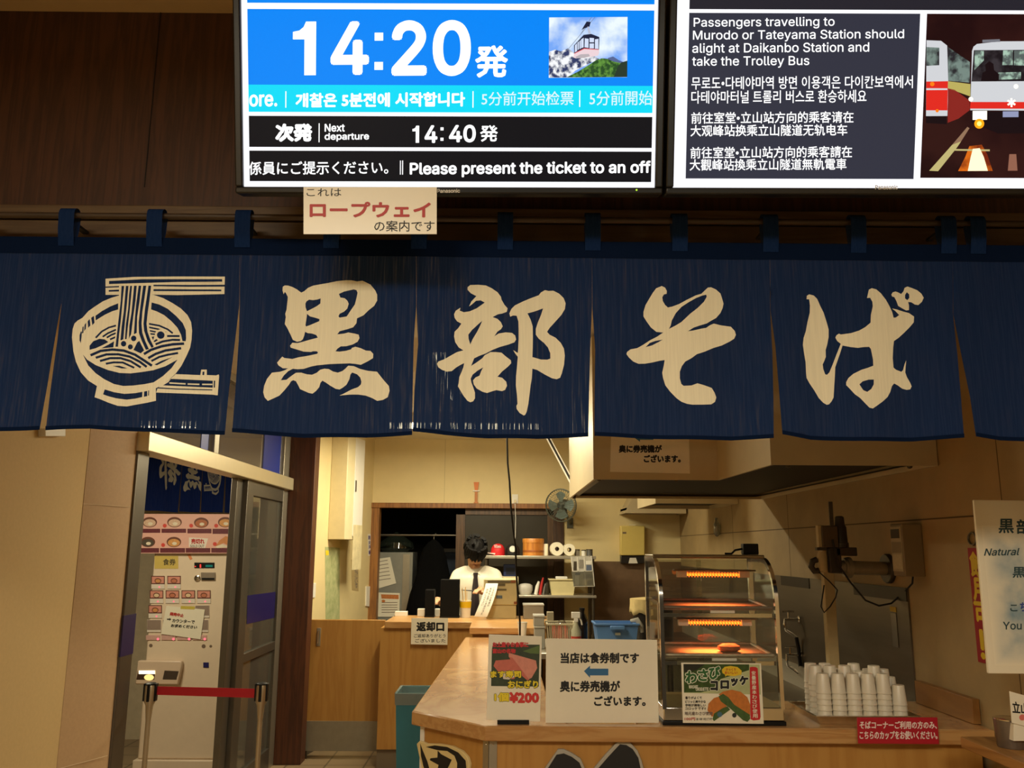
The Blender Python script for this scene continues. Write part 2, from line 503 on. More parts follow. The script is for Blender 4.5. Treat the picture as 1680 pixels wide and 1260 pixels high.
# left wall and its pillar
poly = [(-2.15, -2.5), (-1.853, -2.5), (-1.853, 3.79), (-2.15, 3.79)]
G = Pl((0, 0, 0), (1, 0, 0), (0, 1, 0))
struct(MB().prism(G, poly, 0, CZ, plaster).build('wall_left'))
poly = [(-1.851, 3.791), (-1.757, 4.03), (-1.757, 4.06), (-1.90, 4.06), (-2.15, 4.06), (-2.15, 3.791)]
m = MB().prism(G, poly, 0, CZ, plaster2)
pp = Pl((-1.851, 3.791, 0), (.101, .239, 0), (0, 0, 1))
for y in (829, 1240):
    v = pp.uv(175, y)[1]
    m.obox(pp, 0, .259, v - .0012, v + .0012, 0.0002, 0.0006, M('joint_light', (226, 205, 170), 0.7, var=0))
struct(m.build('wall_left_pillar'))
m = MB().pbox(PXL(-1.853), 62, 703, 96, 716, 0, .03, white)
tag(m.build('bracket', bevel=.003), 'small white bracket on the plain beige wall, just under the curtain hem', 'bracket')
# door wall: door_1 = aluminium frame, transom and sliding leaf in the plane x = XL
L = PXL(XL)
for nm_, x_, y_, sx_, sy_ in (('rear', -.35, 7.0, .62, .07), ('front', -.35, 5.0, .07, .62)):
    lt = empty('ceiling_light', (x_, y_, 2.60), 'fluorescent kitchen ceiling light ' + ('nearest the back wall' if nm_ == 'rear' else 'above the serving counter'), 'ceiling light', 'kitchen ceiling lights')
    MB().box(x_ - sx_ - .02, x_ + sx_ + .02, y_ - sy_ - .0, y_ + sy_ + .0, 2.63, KZ - .001, white).build('housing', lt, bevel=.004)
    a_, b_ = (Vector((x_ - sx_, y_, 2.608)), Vector((x_ + sx_, y_, 2.608))) if nm_ == 'rear' else (Vector((x_, y_ - sy_, 2.608)), Vector((x_, y_ + sy_, 2.608)))
    MB().tube([a_, b_], .022, E('tube_glow', (255, 240, 200), 14.0), 12).build('tube', lt)
d1 = empty('door_1', (XL, 5.4, 0), None, None); struct(d1)
zh0 = P(224, 749, X=XL).z; zh1 = P(224, 713, X=XL).z
zh0 = 2.065; zh1 = 2.16
MB().box(XL - .06, XL + .05, 4.06, 6.9, zh0, zh1, M('door_header_alu', (222, 208, 172), 0.35, 0.6, var=.02)).build('header_beam', d1, bevel=.004)
def yx(px): return P(px, 900, X=XL).y
m = MB().box(XL - .05, XL + .004, 4.0605, yx(231), 0, zh0, aludk)
m.build('jamb', d1, bevel=.004)
MB().box(XL - .10, XL + .01, 6.72, 6.9, 0, KZ, alu).build('jamb', d1, bevel=.004)
ya, yb, yc = yx(385), yx(395), yx(406)
leaf = MB().box(XL - .05, XL - .01, ya, yb - .005, 0.02, zh0, aludk).box(XL - .03, XL + .02, yb + .005, yc, 0.02, zh0, aludk)
yr = yx(456)
leaf.box(XL - .03, XL + .02, yr, 6.72, 0.02, zh0, aludk)
zr = P(425, 1068, X=XL).z
leaf.box(XL - .025, XL + .018, yc, yr, zr - .03, zr + .03, aludk)
leaf.box(XL - .025, XL + .018, yc, yr, zh0 - .10, zh0, aludk)
leaf.box(XL - .025, XL + .018, yc, yr, 0.02, .16, aludk)
leaf.build('sliding_leaf', d1, bevel=.003)
MB().box(XL - .006, XL, yc, yr, .16, zh0 - .1, GLASS('door_glass', (215, 215, 205), 0.16, 0.10)).build('glass_pane', d1)
st = MB(); st.pflat(PXL(XL + .002), [(406, 977), (452, 971), (452, 1013), (405, 1024)], 0.0, M('navy_sticker', (30, 24, 84), 0.35, var=0))
tag(st.build('sticker', d1), 'navy blue sticker')
st = MB(); st.box(XL - .001, XL + .0055, 4.0575, yx(231) + .001, P(200, 1078, Y=4.06).z, P(200, 1010, Y=4.06).z, M('navy_sticker', (30, 24, 84)))
st.build('sticker', d1)
# transom
tr = MB()
tr.box(XL - .03, XL + .02, 4.06, 6.72, KZ - .05, KZ, alu)
yt = yx(338); tr.box(XL - .03, XL + .02, yt - .04, yt + .04, zh1, KZ, alu)
tr.build('transom_frame', d1, bevel=.003)
MB().box(XL - .012, XL - .006, 4.06, 6.72, zh1, KZ, GLASS('transom_glass', (190, 190, 200), 0.25, 0.25, (150, 150, 165))).build('transom_pane', d1)
bl = MB(); navy2 = M('blue_film', (30, 50, 150), 0.4, var=0.02)
y0, y1 = yx(424), yx(452); bl.box(XL - .005, XL - .003, y0, y1, zh1, KZ - .05, navy2)
y0, y1 = yx(318), yx(330); bl.box(XL - .005, XL - .003, y0, y1, zh1, KZ - .05, navy2)
tag(bl.build('blue_film_strip', d1), 'blue film strips on the glass')
# wall above/around door within its own plane (above transom is kitchen ceiling)
# brown post
struct(MB().box(XL, P(510, 900, Y=6.9).x, 6.901, 7.06, 0, KZ, postwood).build('trim_3', bevel=.003))
# kitchen left wall
xa = P(509, 900, Y=7.06).x - .02
poly = [(xa, 7.061), (-1.325, YB), (-1.6, YB), (-1.75, 7.061)]
struct(MB().prism(G, poly, 0, KZ, kitwall).build('wall_kitchen_left'))
KL = Pl((xa, 7.061, 0), (-1.325 - xa, YB - 7.061, 0), (0, 0, 1))
struct(MB().prism(G, [(xa + .002, 7.062), (-1.323, YB - .0), (-1.315, YB - .0), (xa + .012, 7.062)], 0, .1, M('vinyl_skirting', (84, 76, 64), 0.5)).build('baseboard_kitchen_left'))
# back wall with the wide doorway
dx0, dx1 = -1.305, P(925, 900, Y=YB).x
dz = P(760, 834, Y=YB).z
m = MB().box(-1.6, dx1, YB, YB + .12, dz, KZ, kitwall).box(dx1, XR + .1, YB, YB + .12, 0, KZ, kitwall)
m.box(-1.6, dx0 - .02, YB, YB + .12, 0, dz, kitwall)
for px in (730,):
    x = P(px, 760, Y=YB).x
    m.box(x - .0015, x + .0015, YB - .0006, YB, dz + .03, KZ, M('seam_tan', (176, 156, 112), 0.7, var=0))
struct(m.build('wall_back'))
fr = MB()
fr.box(dx0 - .03, dx0 + .055, YB - .02, YB + .12, 0, dz, doorwood).box(dx1 - .10, dx1, YB - .02, YB + .12, 0, dz, WOOD('dark_jamb', (70, 46, 28), (52, 34, 20)))
fr.box(dx0 - .03, dx1, YB - .03, YB + .12, dz - .0, dz + .05, doorwood)
d2 = struct(fr.build('door_2', bevel=.003))
# frosted sliding door in the doorway
xs0, xs1 = P(748, 900, Y=YB + .08).x, dx1 - .10
sl = MB(); dk = WOOD('dark_sash', (92, 66, 40), (70, 48, 28))
sl.box(xs0, xs0 + .09, YB + .04, YB + .08, 0, dz, dk).box(xs1 - .06, xs1, YB + .04, YB + .08, 0, dz, dk)
sl.box(xs0, xs1, YB + .04, YB + .08, dz - .06, dz, dk)
sl.build('sliding_leaf', d2)
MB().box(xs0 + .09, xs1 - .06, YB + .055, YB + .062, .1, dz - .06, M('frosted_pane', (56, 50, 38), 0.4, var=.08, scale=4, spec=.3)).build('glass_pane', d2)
# dark store room behind
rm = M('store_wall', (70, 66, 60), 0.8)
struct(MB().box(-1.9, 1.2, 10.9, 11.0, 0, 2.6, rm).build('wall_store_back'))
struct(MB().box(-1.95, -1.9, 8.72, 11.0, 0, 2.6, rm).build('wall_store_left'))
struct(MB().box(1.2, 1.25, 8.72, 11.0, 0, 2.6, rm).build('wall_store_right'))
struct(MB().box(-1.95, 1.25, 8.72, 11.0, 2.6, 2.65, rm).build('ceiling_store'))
# right wall with board joints
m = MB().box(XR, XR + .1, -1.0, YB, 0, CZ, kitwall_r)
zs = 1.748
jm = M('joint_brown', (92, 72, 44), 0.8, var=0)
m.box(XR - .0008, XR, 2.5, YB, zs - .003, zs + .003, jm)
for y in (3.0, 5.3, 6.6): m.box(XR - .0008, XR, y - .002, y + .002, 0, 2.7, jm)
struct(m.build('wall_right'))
# passage room behind door_1
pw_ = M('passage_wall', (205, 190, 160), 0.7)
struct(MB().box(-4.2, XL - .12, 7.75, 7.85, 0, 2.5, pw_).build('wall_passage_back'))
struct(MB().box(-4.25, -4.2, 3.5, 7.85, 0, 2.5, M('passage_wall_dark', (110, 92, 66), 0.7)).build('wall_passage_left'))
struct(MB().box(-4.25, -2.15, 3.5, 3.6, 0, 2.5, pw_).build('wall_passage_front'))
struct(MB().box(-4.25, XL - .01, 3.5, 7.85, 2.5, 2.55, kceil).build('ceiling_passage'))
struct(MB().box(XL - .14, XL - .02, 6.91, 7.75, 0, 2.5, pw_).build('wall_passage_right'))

# ------------------------------------------------------------------ noren curtain
navy = CLOTH('navy_cotton', (24, 43, 80), 0.05)
print_ = CLOTH('cream_print', (236, 228, 200), 0.05, False)
hemm = CLOTH('navy_hem_shaded', (15, 27, 52), 0.02, False)  # navy darkened to paint in the televisions' shadow on the heading band
def tr_(pts, ox, oy, k): return [(ox + x / k, oy + y / k) for x, y in pts]
kuro = [(1, [(250,115),(268,103),(300,104),(345,120),(385,142),(425,172),(455,158),(490,128),(540,108),(600,98),(680,85),(760,68),(850,58),(900,58),(950,68),(1000,60),(1075,95),(1120,150),(1138,190),(1138,245),(1110,295),(1060,335),(1010,385),(950,415),(945,460),(915,500),(860,520),(790,540),(768,570),(830,562),(870,550),(930,560),(965,568),(973,600),(955,635),(910,662),(850,680),(800,683),(770,705),(752,730),(790,733),(850,723),(895,708),(905,692),(915,690),(935,682),(985,695),(1030,715),(1075,718),(1100,745),(1097,785),(1050,815),(985,850),(930,843),(885,840),(800,845),(700,850),(580,860),(520,870),(450,890),(390,892),(345,887),(300,910),(260,950),(232,995),(285,990),(330,955),(375,925),(425,925),(480,942),(530,948),(575,930),(610,902),(650,893),(690,897),(730,920),(775,930),(815,915),(845,890),(870,862),(920,865),(980,890),(1050,905),(1135,912),(1160,945),(1200,995),(1245,1045),(1252,1090),(1235,1150),(1190,1175),(1135,1185),(1090,1160),(1030,1138),(960,1130),(880,1133),(790,1145),(830,1125),(900,1085),(960,1060),(985,1035),(990,1010),(980,970),(950,940),(905,925),(890,945),(880,990),(855,1040),(820,1070),(790,1088),(755,1082),(700,1050),(665,1025),(630,1005),(612,1025),(600,1065),(570,1100),(535,1125),(500,1118),(450,1095),(415,1080),(395,1040),(375,1005),(350,995),(330,1003),(310,1035),(270,1085),(220,1140),(160,1170),(115,1192),(85,1160),(72,1110),(80,1050),(105,985),(150,925),(225,915),(270,900),(300,883),(250,882),(210,855),(197,830),(225,795),(245,772),(265,785),(340,795),(400,780),(480,770),(580,752),(587,738),(575,728),(540,727),(520,733),(450,728),(380,705),(325,688),(318,670),(340,642),(390,646),(440,635),(510,617),(585,600),(570,575),(530,560),(490,555),(462,542),(455,575),(440,612),(420,628),(385,634),(345,615),(325,570),(290,500),(268,465),(278,400),(272,370),(285,330),(295,240),(297,210),(280,175),(268,163),(258,185),(247,150)]),
 (0, [(475,255),(500,240),(540,245),(580,240),(610,230),(608,278),(570,305),(520,330),(480,348),(466,310),(465,275)]),
 (0, [(480,373),(510,398),(560,412),(600,425),(598,445),(560,460),(510,480),(472,492),(466,480),(472,440),(478,400)]),
 (0, [(782,188),(830,165),(920,143),(945,150),(955,175),(945,225),(930,285),(890,345),(855,400),(790,412),(778,400),(790,375),(830,355),(860,325),(873,280),(860,250),(835,228),(795,222)])]
be = [(1, [(352,130),(352,108),(375,90),(440,88),(510,95),(560,120),(610,155),(640,195),(645,220),(670,265),(697,295),(690,325),(650,340),(615,345),(568,368),(610,385),(640,415),(655,450),(640,475),(610,495),(582,535),(620,512),(680,503),(735,508),(762,530),(770,565),(755,590),(700,610),(630,628),(570,650),(510,680),(450,700),(408,720),(382,785),(430,755),(480,720),(500,695),(550,670),(600,672),(645,678),(680,710),(725,745),(728,770),(700,800),(650,840),(610,885),(650,895),(685,930),(692,965),(675,1000),(650,1010),(600,1000),(560,1010),(520,1022),(480,1010),(430,980),(405,945),(398,910),(420,885),(455,870),(470,830),(487,800),(440,825),(395,860),(378,895),(385,930),(400,970),(415,1015),(415,1065),(400,1090),(375,1098),(350,1085),(315,1040),(285,990),(268,960),(275,930),(280,880),(300,835),(315,795),(322,760),(290,775),(250,800),(215,830),(170,835),(130,820),(100,800),(88,770),(100,750),(150,730),(200,700),(260,665),(315,650),(275,625),(245,580),(235,530),(240,490),(270,460),(298,420),(260,400),(240,370),(235,340),(250,310),(290,283),(285,310),(320,322),(370,315),(430,290),(500,242),(465,222),(425,225),(390,255),(365,272),(385,230),(428,185),(380,160)]),
 (0, [(478,398),(440,430),(390,475),(358,515),(360,550),(375,600),(395,555),(435,490),(465,430)]),
 (1, [(712,340),(730,300),(760,270),(830,235),(900,205),(965,180),(985,155),(1020,135),(1050,142),(1090,140),(1140,165),(1180,205),(1197,250),(1190,300),(1160,350),(1110,405),(1060,460),(1037,495),(1060,520),(1110,545),(1155,590),(1182,640),(1190,700),(1183,780),(1165,850),(1150,890),(1120,903),(1080,895),(1020,865),(950,825),(910,815),(905,900),(895,960),(885,1040),(875,1120),(860,1190),(848,1215),(835,1220),(800,1200),(775,1165),(772,1140),(782,1120),(778,1050),(768,960),(770,880),(778,800),(785,715),(765,690),(745,657),(785,682),(788,640),(792,560),(792,480),(790,410),(775,360),(745,357),(720,367)]),
 (0, [(868,338),(930,320),(1003,293),(985,350),(960,410),(940,470),(940,520),(965,555),(1010,590),(1045,630),(1065,680),(1065,725),(1040,735),(985,735),(910,715),(913,640),(915,540),(913,450),(895,390)])]
so = [(1, [(335,165),(365,125),(415,105),(445,120),(460,150),(458,175),(435,180),(420,205),(425,240),(445,275),(470,298),(510,290),(570,268),(640,230),(720,190),(770,175),(830,118),(860,115),(905,135),(945,170),(960,215),(973,260),(965,300),(945,345),(905,390),(860,415),(820,440),(750,462),(700,480),(648,513),(700,505),(770,488),(815,480),(850,455),(885,440),(950,455),(1040,467),(1075,505),(1085,540),(1070,575),(1030,600),(960,635),(880,660),(800,695),(730,718),(680,755),(625,785),(595,825),(577,875),(577,935),(590,985),(610,1003),(680,1000),(735,980),(790,995),(865,1020),(890,1060),(907,1105),(895,1145),(860,1168),(780,1172),(690,1173),(640,1165),(590,1145),(545,1110),(490,1050),(450,995),(430,930),(422,880),(435,820),(443,768),(400,773),(330,788),(270,798),(210,800),(160,780),(120,745),(98,715),(105,695),(135,672),(195,660),(250,630),(310,590),(370,560),(430,521),(370,515),(320,475),(280,420),(252,375),(252,335),(270,275),(305,215)]),
 (0, [(480,490),(495,460),(505,415),(540,350),(590,295),(650,255),(720,215),(780,190),(815,182),(820,200),(795,245),(740,300),(670,355),(590,430),(540,460)]),
 (0, [(272,650),(310,612),(360,595),(425,585),(390,605),(330,635)])]
ba = [(1, [(122,215),(125,185),(145,172),(185,182),(215,212),(240,270),(270,330),(295,410),(313,475),(313,540),(300,610),(288,650),(290,710),(275,750),(263,775),(268,815),(285,860),(300,865),(320,845),(345,785),(380,690),(415,600),(385,575),(370,545),(380,525),(400,512),(415,520),(500,510),(570,488),(620,460),(668,420),(672,350),(688,280),(685,240),(665,205),(638,208),(648,165),(655,135),(680,122),(720,132),(760,165),(805,220),(840,280),(862,325),(875,372),(895,370),(925,348),(890,315),(860,293),(900,300),(960,318),(1010,330),(1055,360),(1053,410),(1020,450),(970,500),(920,545),(880,572),(873,630),(870,720),(878,800),(900,818),(950,835),(965,820),(978,770),(992,735),(988,790),(985,840),(1000,880),(1030,930),(1042,960),(1030,985),(1000,990),(960,980),(915,950),(885,937),(865,960),(850,1010),(825,1055),(780,1095),(730,1130),(690,1157),(660,1150),(620,1110),(580,1068),(535,1035),(490,985),(462,955),(462,930),(480,895),(520,860),(590,825),(640,810),(692,790),(690,740),(680,690),(670,645),(655,628),(610,630),(560,637),(500,630),(430,615),(410,680),(390,740),(370,800),(367,880),(362,980),(358,1060),(340,1095),(320,1118),(300,1122),(270,1105),(230,1065),(190,1000),(150,945),(120,895),(115,840),(112,760),(100,690),(88,610),(95,550),(115,490),(130,410),(150,330),(152,270),(145,215)]),
 (0, [(572,950),(600,925),(650,910),(698,908),(697,950),(675,990),(640,1015),(605,1000)]),
 (1, [(853,175),(865,155),(890,147),(915,155),(940,168),(960,145),(970,115),(995,103),(1030,115),(1080,135),(1115,165),(1135,200),(1120,235),(1090,262),(1060,257),(1030,238),(1002,235),(1010,265),(1010,305),(985,308),(950,290),(915,270),(900,230),(880,195),(860,190)]),
 (0, [(990,152),(1010,170),(1012,200),(995,220),(975,205),(975,175)])]
def stroke(pts, w):
    a = []; b = []
    n = len(pts)
    for i in range(n):
        p, q = pts[max(0, i - 1)], pts[min(n - 1, i + 1)]
        dx, dy = q[0] - p[0], q[1] - p[1]; l = math.hypot(dx, dy)
        nx, ny = -dy / l * w / 2, dx / l * w / 2
        a.append((pts[i][0] + nx, pts[i][1] + ny)); b.append((pts[i][0] - nx, pts[i][1] - ny))
    return a + b[::-1]
def circ(x, y, r, n=16): return [(x + r * math.cos(2 * math.pi * i / n), y + r * math.sin(2 * math.pi * i / n)) for i in range(n)]
bowl = [(1, [(105,600),(110,530),(125,480),(150,455),(190,430),(240,370),(300,325),(360,285),(430,255),(500,235),(640,225),(800,232),(880,258),(960,300),(1030,345),(1085,400),(1115,460),(1123,530),(1118,610),(1105,680),(1070,760),(1030,840),(985,905),(930,960),(860,1015),(820,1035),(820,1143),(740,1160),(640,1175),(560,1188),(480,1182),(400,1155),(330,1125),(290,1112),(310,1015),(240,970),(180,900),(140,810),(118,720)]),
 (0, [(195,745),(230,790),(300,835),(400,875),(500,900),(600,905),(700,895),(800,880),(900,845),(1000,785),(950,860),(880,930),(800,985),(720,1000),(620,1010),(530,1012),(450,995),(370,955),(300,905),(240,840)]),
 (0, [(372,1042),(450,1065),(540,1080),(640,1075),(703,1065),(700,1110),(640,1122),(560,1130),(470,1118),(400,1100),(358,1085)]),
 (0, [(718,1063),(745,1058),(745,1103),(715,1108)]), (0, [(754,1055),(762,1054),(760,1097),(752,1099)]),
 (0, [(298,410),(350,370),(420,330),(492,302),(492,355),(440,370),(380,398),(330,430),(300,450)]),
 (0, [(262,428),(284,412),(290,470),(272,492)]), (0, [(233,460),(250,438),(256,495),(238,515)]), (0, [(208,490),(222,470),(218,525),(205,545)]), (0, [(191,510),(201,503),(199,560),(187,566)]), (0, [(168,580),(178,548),(186,550),(184,600),(178,650),(168,625)]),
 (0, [(785,298),(850,315),(920,350),(990,410),(1045,470),(1070,530),(1072,600),(1068,625),(1042,625),(1030,570),(1000,510),(950,455),(890,405),(830,375),(780,358)]),
 (1, [(383,90),(640,76),(1000,71),(1412,72),(1407,222),(1000,231),(383,229)]),
 (0, [(413,110),(700,97),(1000,94),(1388,94),(1388,115),(1000,118),(700,130),(413,136)]),
 (0, [(370,158),(502,153),(502,164),(370,169)]), (0, [(800,145),(1100,142),(1420,142),(1420,158),(1100,158),(800,158)]),
 (0, [(410,188),(502,184),(502,200),(410,202)]), (0, [(800,183),(1380,183),(1380,198),(800,200)]),
 (0, stroke([(300,600),(350,545),(410,510),(472,493)],15)), (0, stroke([(358,590),(400,560),(472,528)],15)), (0, stroke([(392,597),(430,574),(470,558)],15)), (0, stroke([(420,612),(472,590)],15)),
 (0, [(250,705),(250,670),(280,630),(330,608),(375,612),(405,635),(360,660),(300,690)]), (0, [(345,690),(400,660),(455,628),(448,680)]),
 (0, stroke([(762,482),(850,497),(920,527),(962,560)],15)), (0, stroke([(762,512),(840,527),(905,555)],14)), (0, stroke([(762,540),(822,552)],13)), (0, stroke([(770,568),(815,572)],13)),
 (0, [(775,595),(808,590),(795,630)]), (0, [(800,632),(825,612),(840,622),(812,640)]),
 (1, [(500,148),(800,148),(782,290),(768,400),(762,500),(775,570),(805,640),(822,690),(740,740),(690,735),(600,690),(450,690),(470,560),(490,400),(500,250)]),
 (0, [(625,705),(660,640),(678,628),(720,710),(690,735)]),
 (0, [(522,153),(545,153),(530,290),(515,450),(500,560),(488,675),(466,675),(478,580),(495,440),(515,280)]),
 (0, [(560,153),(583,153),(570,300),(555,430),(543,540),(535,620),(510,620),(522,500),(540,380),(552,250)]),
 (0, [(598,153),(614,153),(605,260),(590,400),(575,520),(565,610),(550,612),(560,480),(580,350),(588,230)]),
 (0, [(632,153),(655,153),(645,280),(628,400),(612,520),(605,570),(585,610),(590,500),(610,380),(622,260)]),
 (0, [(672,153),(694,153),(680,290),(660,420),(655,560),(630,570),(640,430),(650,320)]),
 (0, [(712,153),(738,153),(722,270),(705,380),(698,480),(705,560),(730,630),(762,700),(735,705),(700,630),(675,560),(672,470),(688,330)]),
 (0, [(757,153),(780,153),(765,290),(750,400),(742,480),(750,550),(775,620),(803,678),(785,690),(750,630),(720,540),(715,480),(728,350),(745,240)]),
 (1, circ(862,578,50)), (0, circ(862,578,32)), (1, circ(628,606,38)), (0, circ(628,606,24)), (1, circ(538,650,37)), (0, circ(538,650,24)), (1, circ(598,678,35)), (0, circ(598,678,22)),
 (0, stroke([(915,585),(1018,582)],17)), (0, stroke([(818,658),(880,632),(960,616),(1022,616)],18)),
 (0, stroke([(718,742),(780,706),(870,674),(960,655),(1055,646)],22)), (0, stroke([(755,777),(820,740),(900,710),(1030,686)],21)), (0, stroke([(783,802),(850,766),(920,746),(1005,728)],18)), (0, [(808,832),(870,798),(960,764),(900,800),(830,838)]),
 (0, stroke([(258,752),(340,712),(440,699),(540,709),(640,746),(720,797),(787,842)],22)), (0, stroke([(300,772),(390,741),(490,740),(590,761),(680,806),(742,852)],20)), (0, stroke([(335,799),(420,773),(510,773),(600,801),(690,856)],19)), (0, stroke([(383,821),(450,809),(530,811),(632,858)],17)), (0, [(440,840),(500,838),(572,862),(520,862)]),
 (1, [(985,910),(1190,915),(1198,868),(1247,868),(1247,915),(1330,920),(1355,912),(1358,930),(1345,1092),(1325,1090),(1300,1085),(822,1072),(835,1032),(930,962)]),
 (0, [(1210,885),(1226,885),(1224,915),(1208,915)]), (0, [(945,952),(1300,965),(1300,1025),(880,1010),(925,980)]),
 (1, stroke([(932,988),(1065,992)],12)), (1, stroke([(1082,993),(1182,995)],12)), (1, stroke([(1205,995),(1297,997)],12)),
 (0, [(838,1027),(1000,1034),(1297,1040),(1295,1049),(1000,1043),(832,1037)]), (0, [(1310,965),(1322,965),(1320,1025),(1308,1025)])]
LAY = {'bowl': [(f, tr_(p, 100, 440, 5.25)) for f, p in bowl], 'kuro': [(f, tr_(p, 420, 450, 5.729)) for f, p in kuro],
       'be': [(f, tr_(p, 700, 450, 5.25)) for f, p in be], 'so': [(f, tr_(p, 1010, 450, 5.477)) for f, p in so], 'ba': [(f, tr_(p, 1300, 450, 5.25)) for f, p in ba]}
def inside(p, poly):
    x, y = p; c = False; j = len(poly) - 1
    for i in range(len(poly)):
        xi, yi = poly[i]; xj, yj = poly[j]
        if (yi > y) != (yj > y) and x < (xj - xi) * (y - yi) / (yj - yi) + xi: c = not c
        j = i
    return c
def dens(pts, step):
    o = []
    for i in range(len(pts)):
        a, b = pts[i], pts[(i + 1) % len(pts)]
        n = max(1, int(math.hypot(b[0] - a[0], b[1] - a[1]) / step))
        for k in range(n): o.append((a[0] + (b[0] - a[0]) * k / n, a[1] + (b[1] - a[1]) * k / n))
    return o
def cloth_mesh(outline, layers, place, m0, m1, step=13.0):
    outline = dens(outline, step)
    V = []; Ed = []
    def ring(pts):
        k = len(V); n = len(pts)
        V.extend(Vector(p) for p in pts)
        Ed.extend((k + i, k + (i + 1) % n) for i in range(n))
    ring(outline)
    for f, p in layers: ring(p)
    xs = [p[0] for p in outline]; ys = [p[1] for p in outline]
    y = min(ys) + step / 2
    while y < max(ys):
        x = min(xs) + step / 2
        while x < max(xs):
            if inside((x, y), outline): V.append(Vector((x + random.uniform(-1, 1), y + random.uniform(-1, 1))))
            x += step
        y += step
    rv, re, rf, *_ = geometry.delaunay_2d_cdt(V, Ed, [], 0, 1e-5)
    bbs = [(f, p, min(q[0] for q in p), max(q[0] for q in p), min(q[1] for q in p), max(q[1] for q in p)) for f, p in layers]
    mb = MB(); mb.slot(m0); mb.slot(m1)
    mb.v = [tuple(place(v.x, v.y)) for v in rv]
    for f in rf:
        c = (sum(rv[i].x for i in f) / 3, sum(rv[i].y for i in f) / 3)
        if not inside(c, outline): continue
        col = 0
        for fl, p, a, b, c0, d0 in bbs:
            if a <= c[0] <= b and c0 <= c[1] <= d0 and inside(c, p): col = fl
        mb.f.append(tuple(f)); mb.mi.append(col)
    return mb
NY = 2.2
def noren_place(px, py, y=NY):
    p = P(px, py, Y=y)
    t = max(0.0, min(1.0, (py - 400) / 315.0))
    s = (px - 102) / 292.0
    d = 0.010 * t * math.sin(2 * math.pi * (s * 2.0 + 0.25)) + 0.006 * t * math.sin(2 * math.pi * (s * 0.73 + t * 0.35)) + 0.005 * t * t * math.sin(px * 0.043 + 1.0)
    p.y -= d
    return p
top = lambda x: 389 + (x / 1680.0) * 15
nor = empty('noren_curtain', P(840, 720, Y=NY), 'long navy noren curtain with cream noodle bowl and brush characters above the counter', 'noren curtain')
panels = [
 ('plain', [(-260, top(-260)), (102, top(102)), (102, 498), (94, 545), (80, 632), (66, 705), (-20, 708), (-260, 706)], []),
 ('bowl', [(102, top(102)), (393, top(393)), (393, 500), (386, 560), (376, 640), (369, 713), (330, 711), (220, 707), (150, 703), (77, 706), (84, 650), (96, 560), (102, 500)], LAY['bowl']),
 ('kuro', [(393, top(393)), (683, top(683)), (683, 503), (679, 560), (677, 640), (676, 713), (600, 717), (500, 718), (430, 713), (382, 709), (387, 640), (392, 560), (393.5, 502)], LAY['kuro']),
 ('be', [(683, top(683)), (971, top(971)), (971, 503), (968, 570), (966, 650), (965, 716), (880, 720), (800, 719), (730, 713), (677, 707), (680, 640), (686, 565), (683.5, 505)], LAY['be']),
 ('so', [(971, top(971)), (1263, top(1263)), (1263, 508), (1266, 580), (1267, 650), (1267, 719), (1200, 722), (1100, 720), (1030, 717), (975, 715), (975, 650), (976, 575), (971.5, 505)], LAY['so']),
 ('ba', [(1263, top(1263)), (1563, top(1563)), (1563, 513), (1570, 580), (1575, 650), (1579, 718), (1500, 723), (1400, 723), (1330, 721), (1281, 713), (1276, 640), (1271, 570), (1263.5, 510)], LAY['ba']),
 ('end', [(1563, top(1563)), (1960, top(1960)), (1960, 722), (1700, 725), (1640, 722), (1599, 716), (1590, 650), (1578, 590), (1563.5, 515)], [])]
plab = {'bowl': 'panel printed with a bowl of noodles and chopsticks', 'kuro': 'panel with the first brush character', 'be': 'panel with the second brush character', 'so': 'panel with the third brush character', 'ba': 'panel with the last brush character'}
for nm, ol, ly in panels:
    o = cloth_mesh(ol, ly, noren_place, navy, print_).build('cloth_panel', nor, sharp=180)
    if nm in plab: o['label'] = plab[nm]
    # sewn hem
    hm = MB()
    for dd in (-.0016,):
        pts = [p for p in ol if p[1] > 695]
        pts.sort()
        q = dens(pts + pts[::-1], 10)[:max(2, len(dens(pts + pts[::-1], 10)) // 2)]
        tops = [noren_place(x, y - 6) + Vector((0, dd, 0)) for x, y in q]; bots = [noren_place(x, y + .6) + Vector((0, dd, 0)) for x, y in q]
        n = len(q)
        hm.add(tops + bots, [(i, i + 1, n + i + 1, n + i) for i in range(n - 1)], hemm)
    hm.build('hem', nor, sharp=180)
# top seam band
hm = MB(); xs_ = list(range(-260, 1961, 20)); n = len(xs_)
hm.add([noren_place(x, top(x) - 1) + Vector((0, -.0016, 0)) for x in xs_] + [noren_place(x, top(x) + 26) + Vector((0, -.0016, 0)) for x in xs_], [(i, i + 1, n + i + 1, n + i) for i in range(n - 1)], hemm)
hm.build('heading_band', nor, sharp=180)
rodz = P(840, 362, Y=NY).z + .004
def loop_mesh(px):
    m = MB(); x = P(px, 380, Y=NY).x; w = .021
    zb_ = P(px, top(px) + 14, Y=NY).z
    R = .019
    prof = [(-.004, zb_), (-R + .004, (zb_ + rodz) / 2)] + [(-R * math.cos(a), rodz + R * math.sin(a)) for a in [i * math.pi / 8 for i in range(9)]] + [(R - .004, (zb_ + rodz) / 2), (.002, zb_)]
    k = len(prof)
    vs = [(x - w, NY + y, z) for y, z in prof] + [(x + w, NY + y, z) for y, z in prof]
    m.add(vs, [(i, k + i, k + i + 1, i + 1) for i in range(k - 1)], navy)
    return m
for px in (-175, -30, 112, 256, 400, 545, 688, 829, 972, 1114, 1262, 1405, 1552, 1600, 1740):
    o = loop_mesh(px).build('hanging_loop', nor, sharp=60)
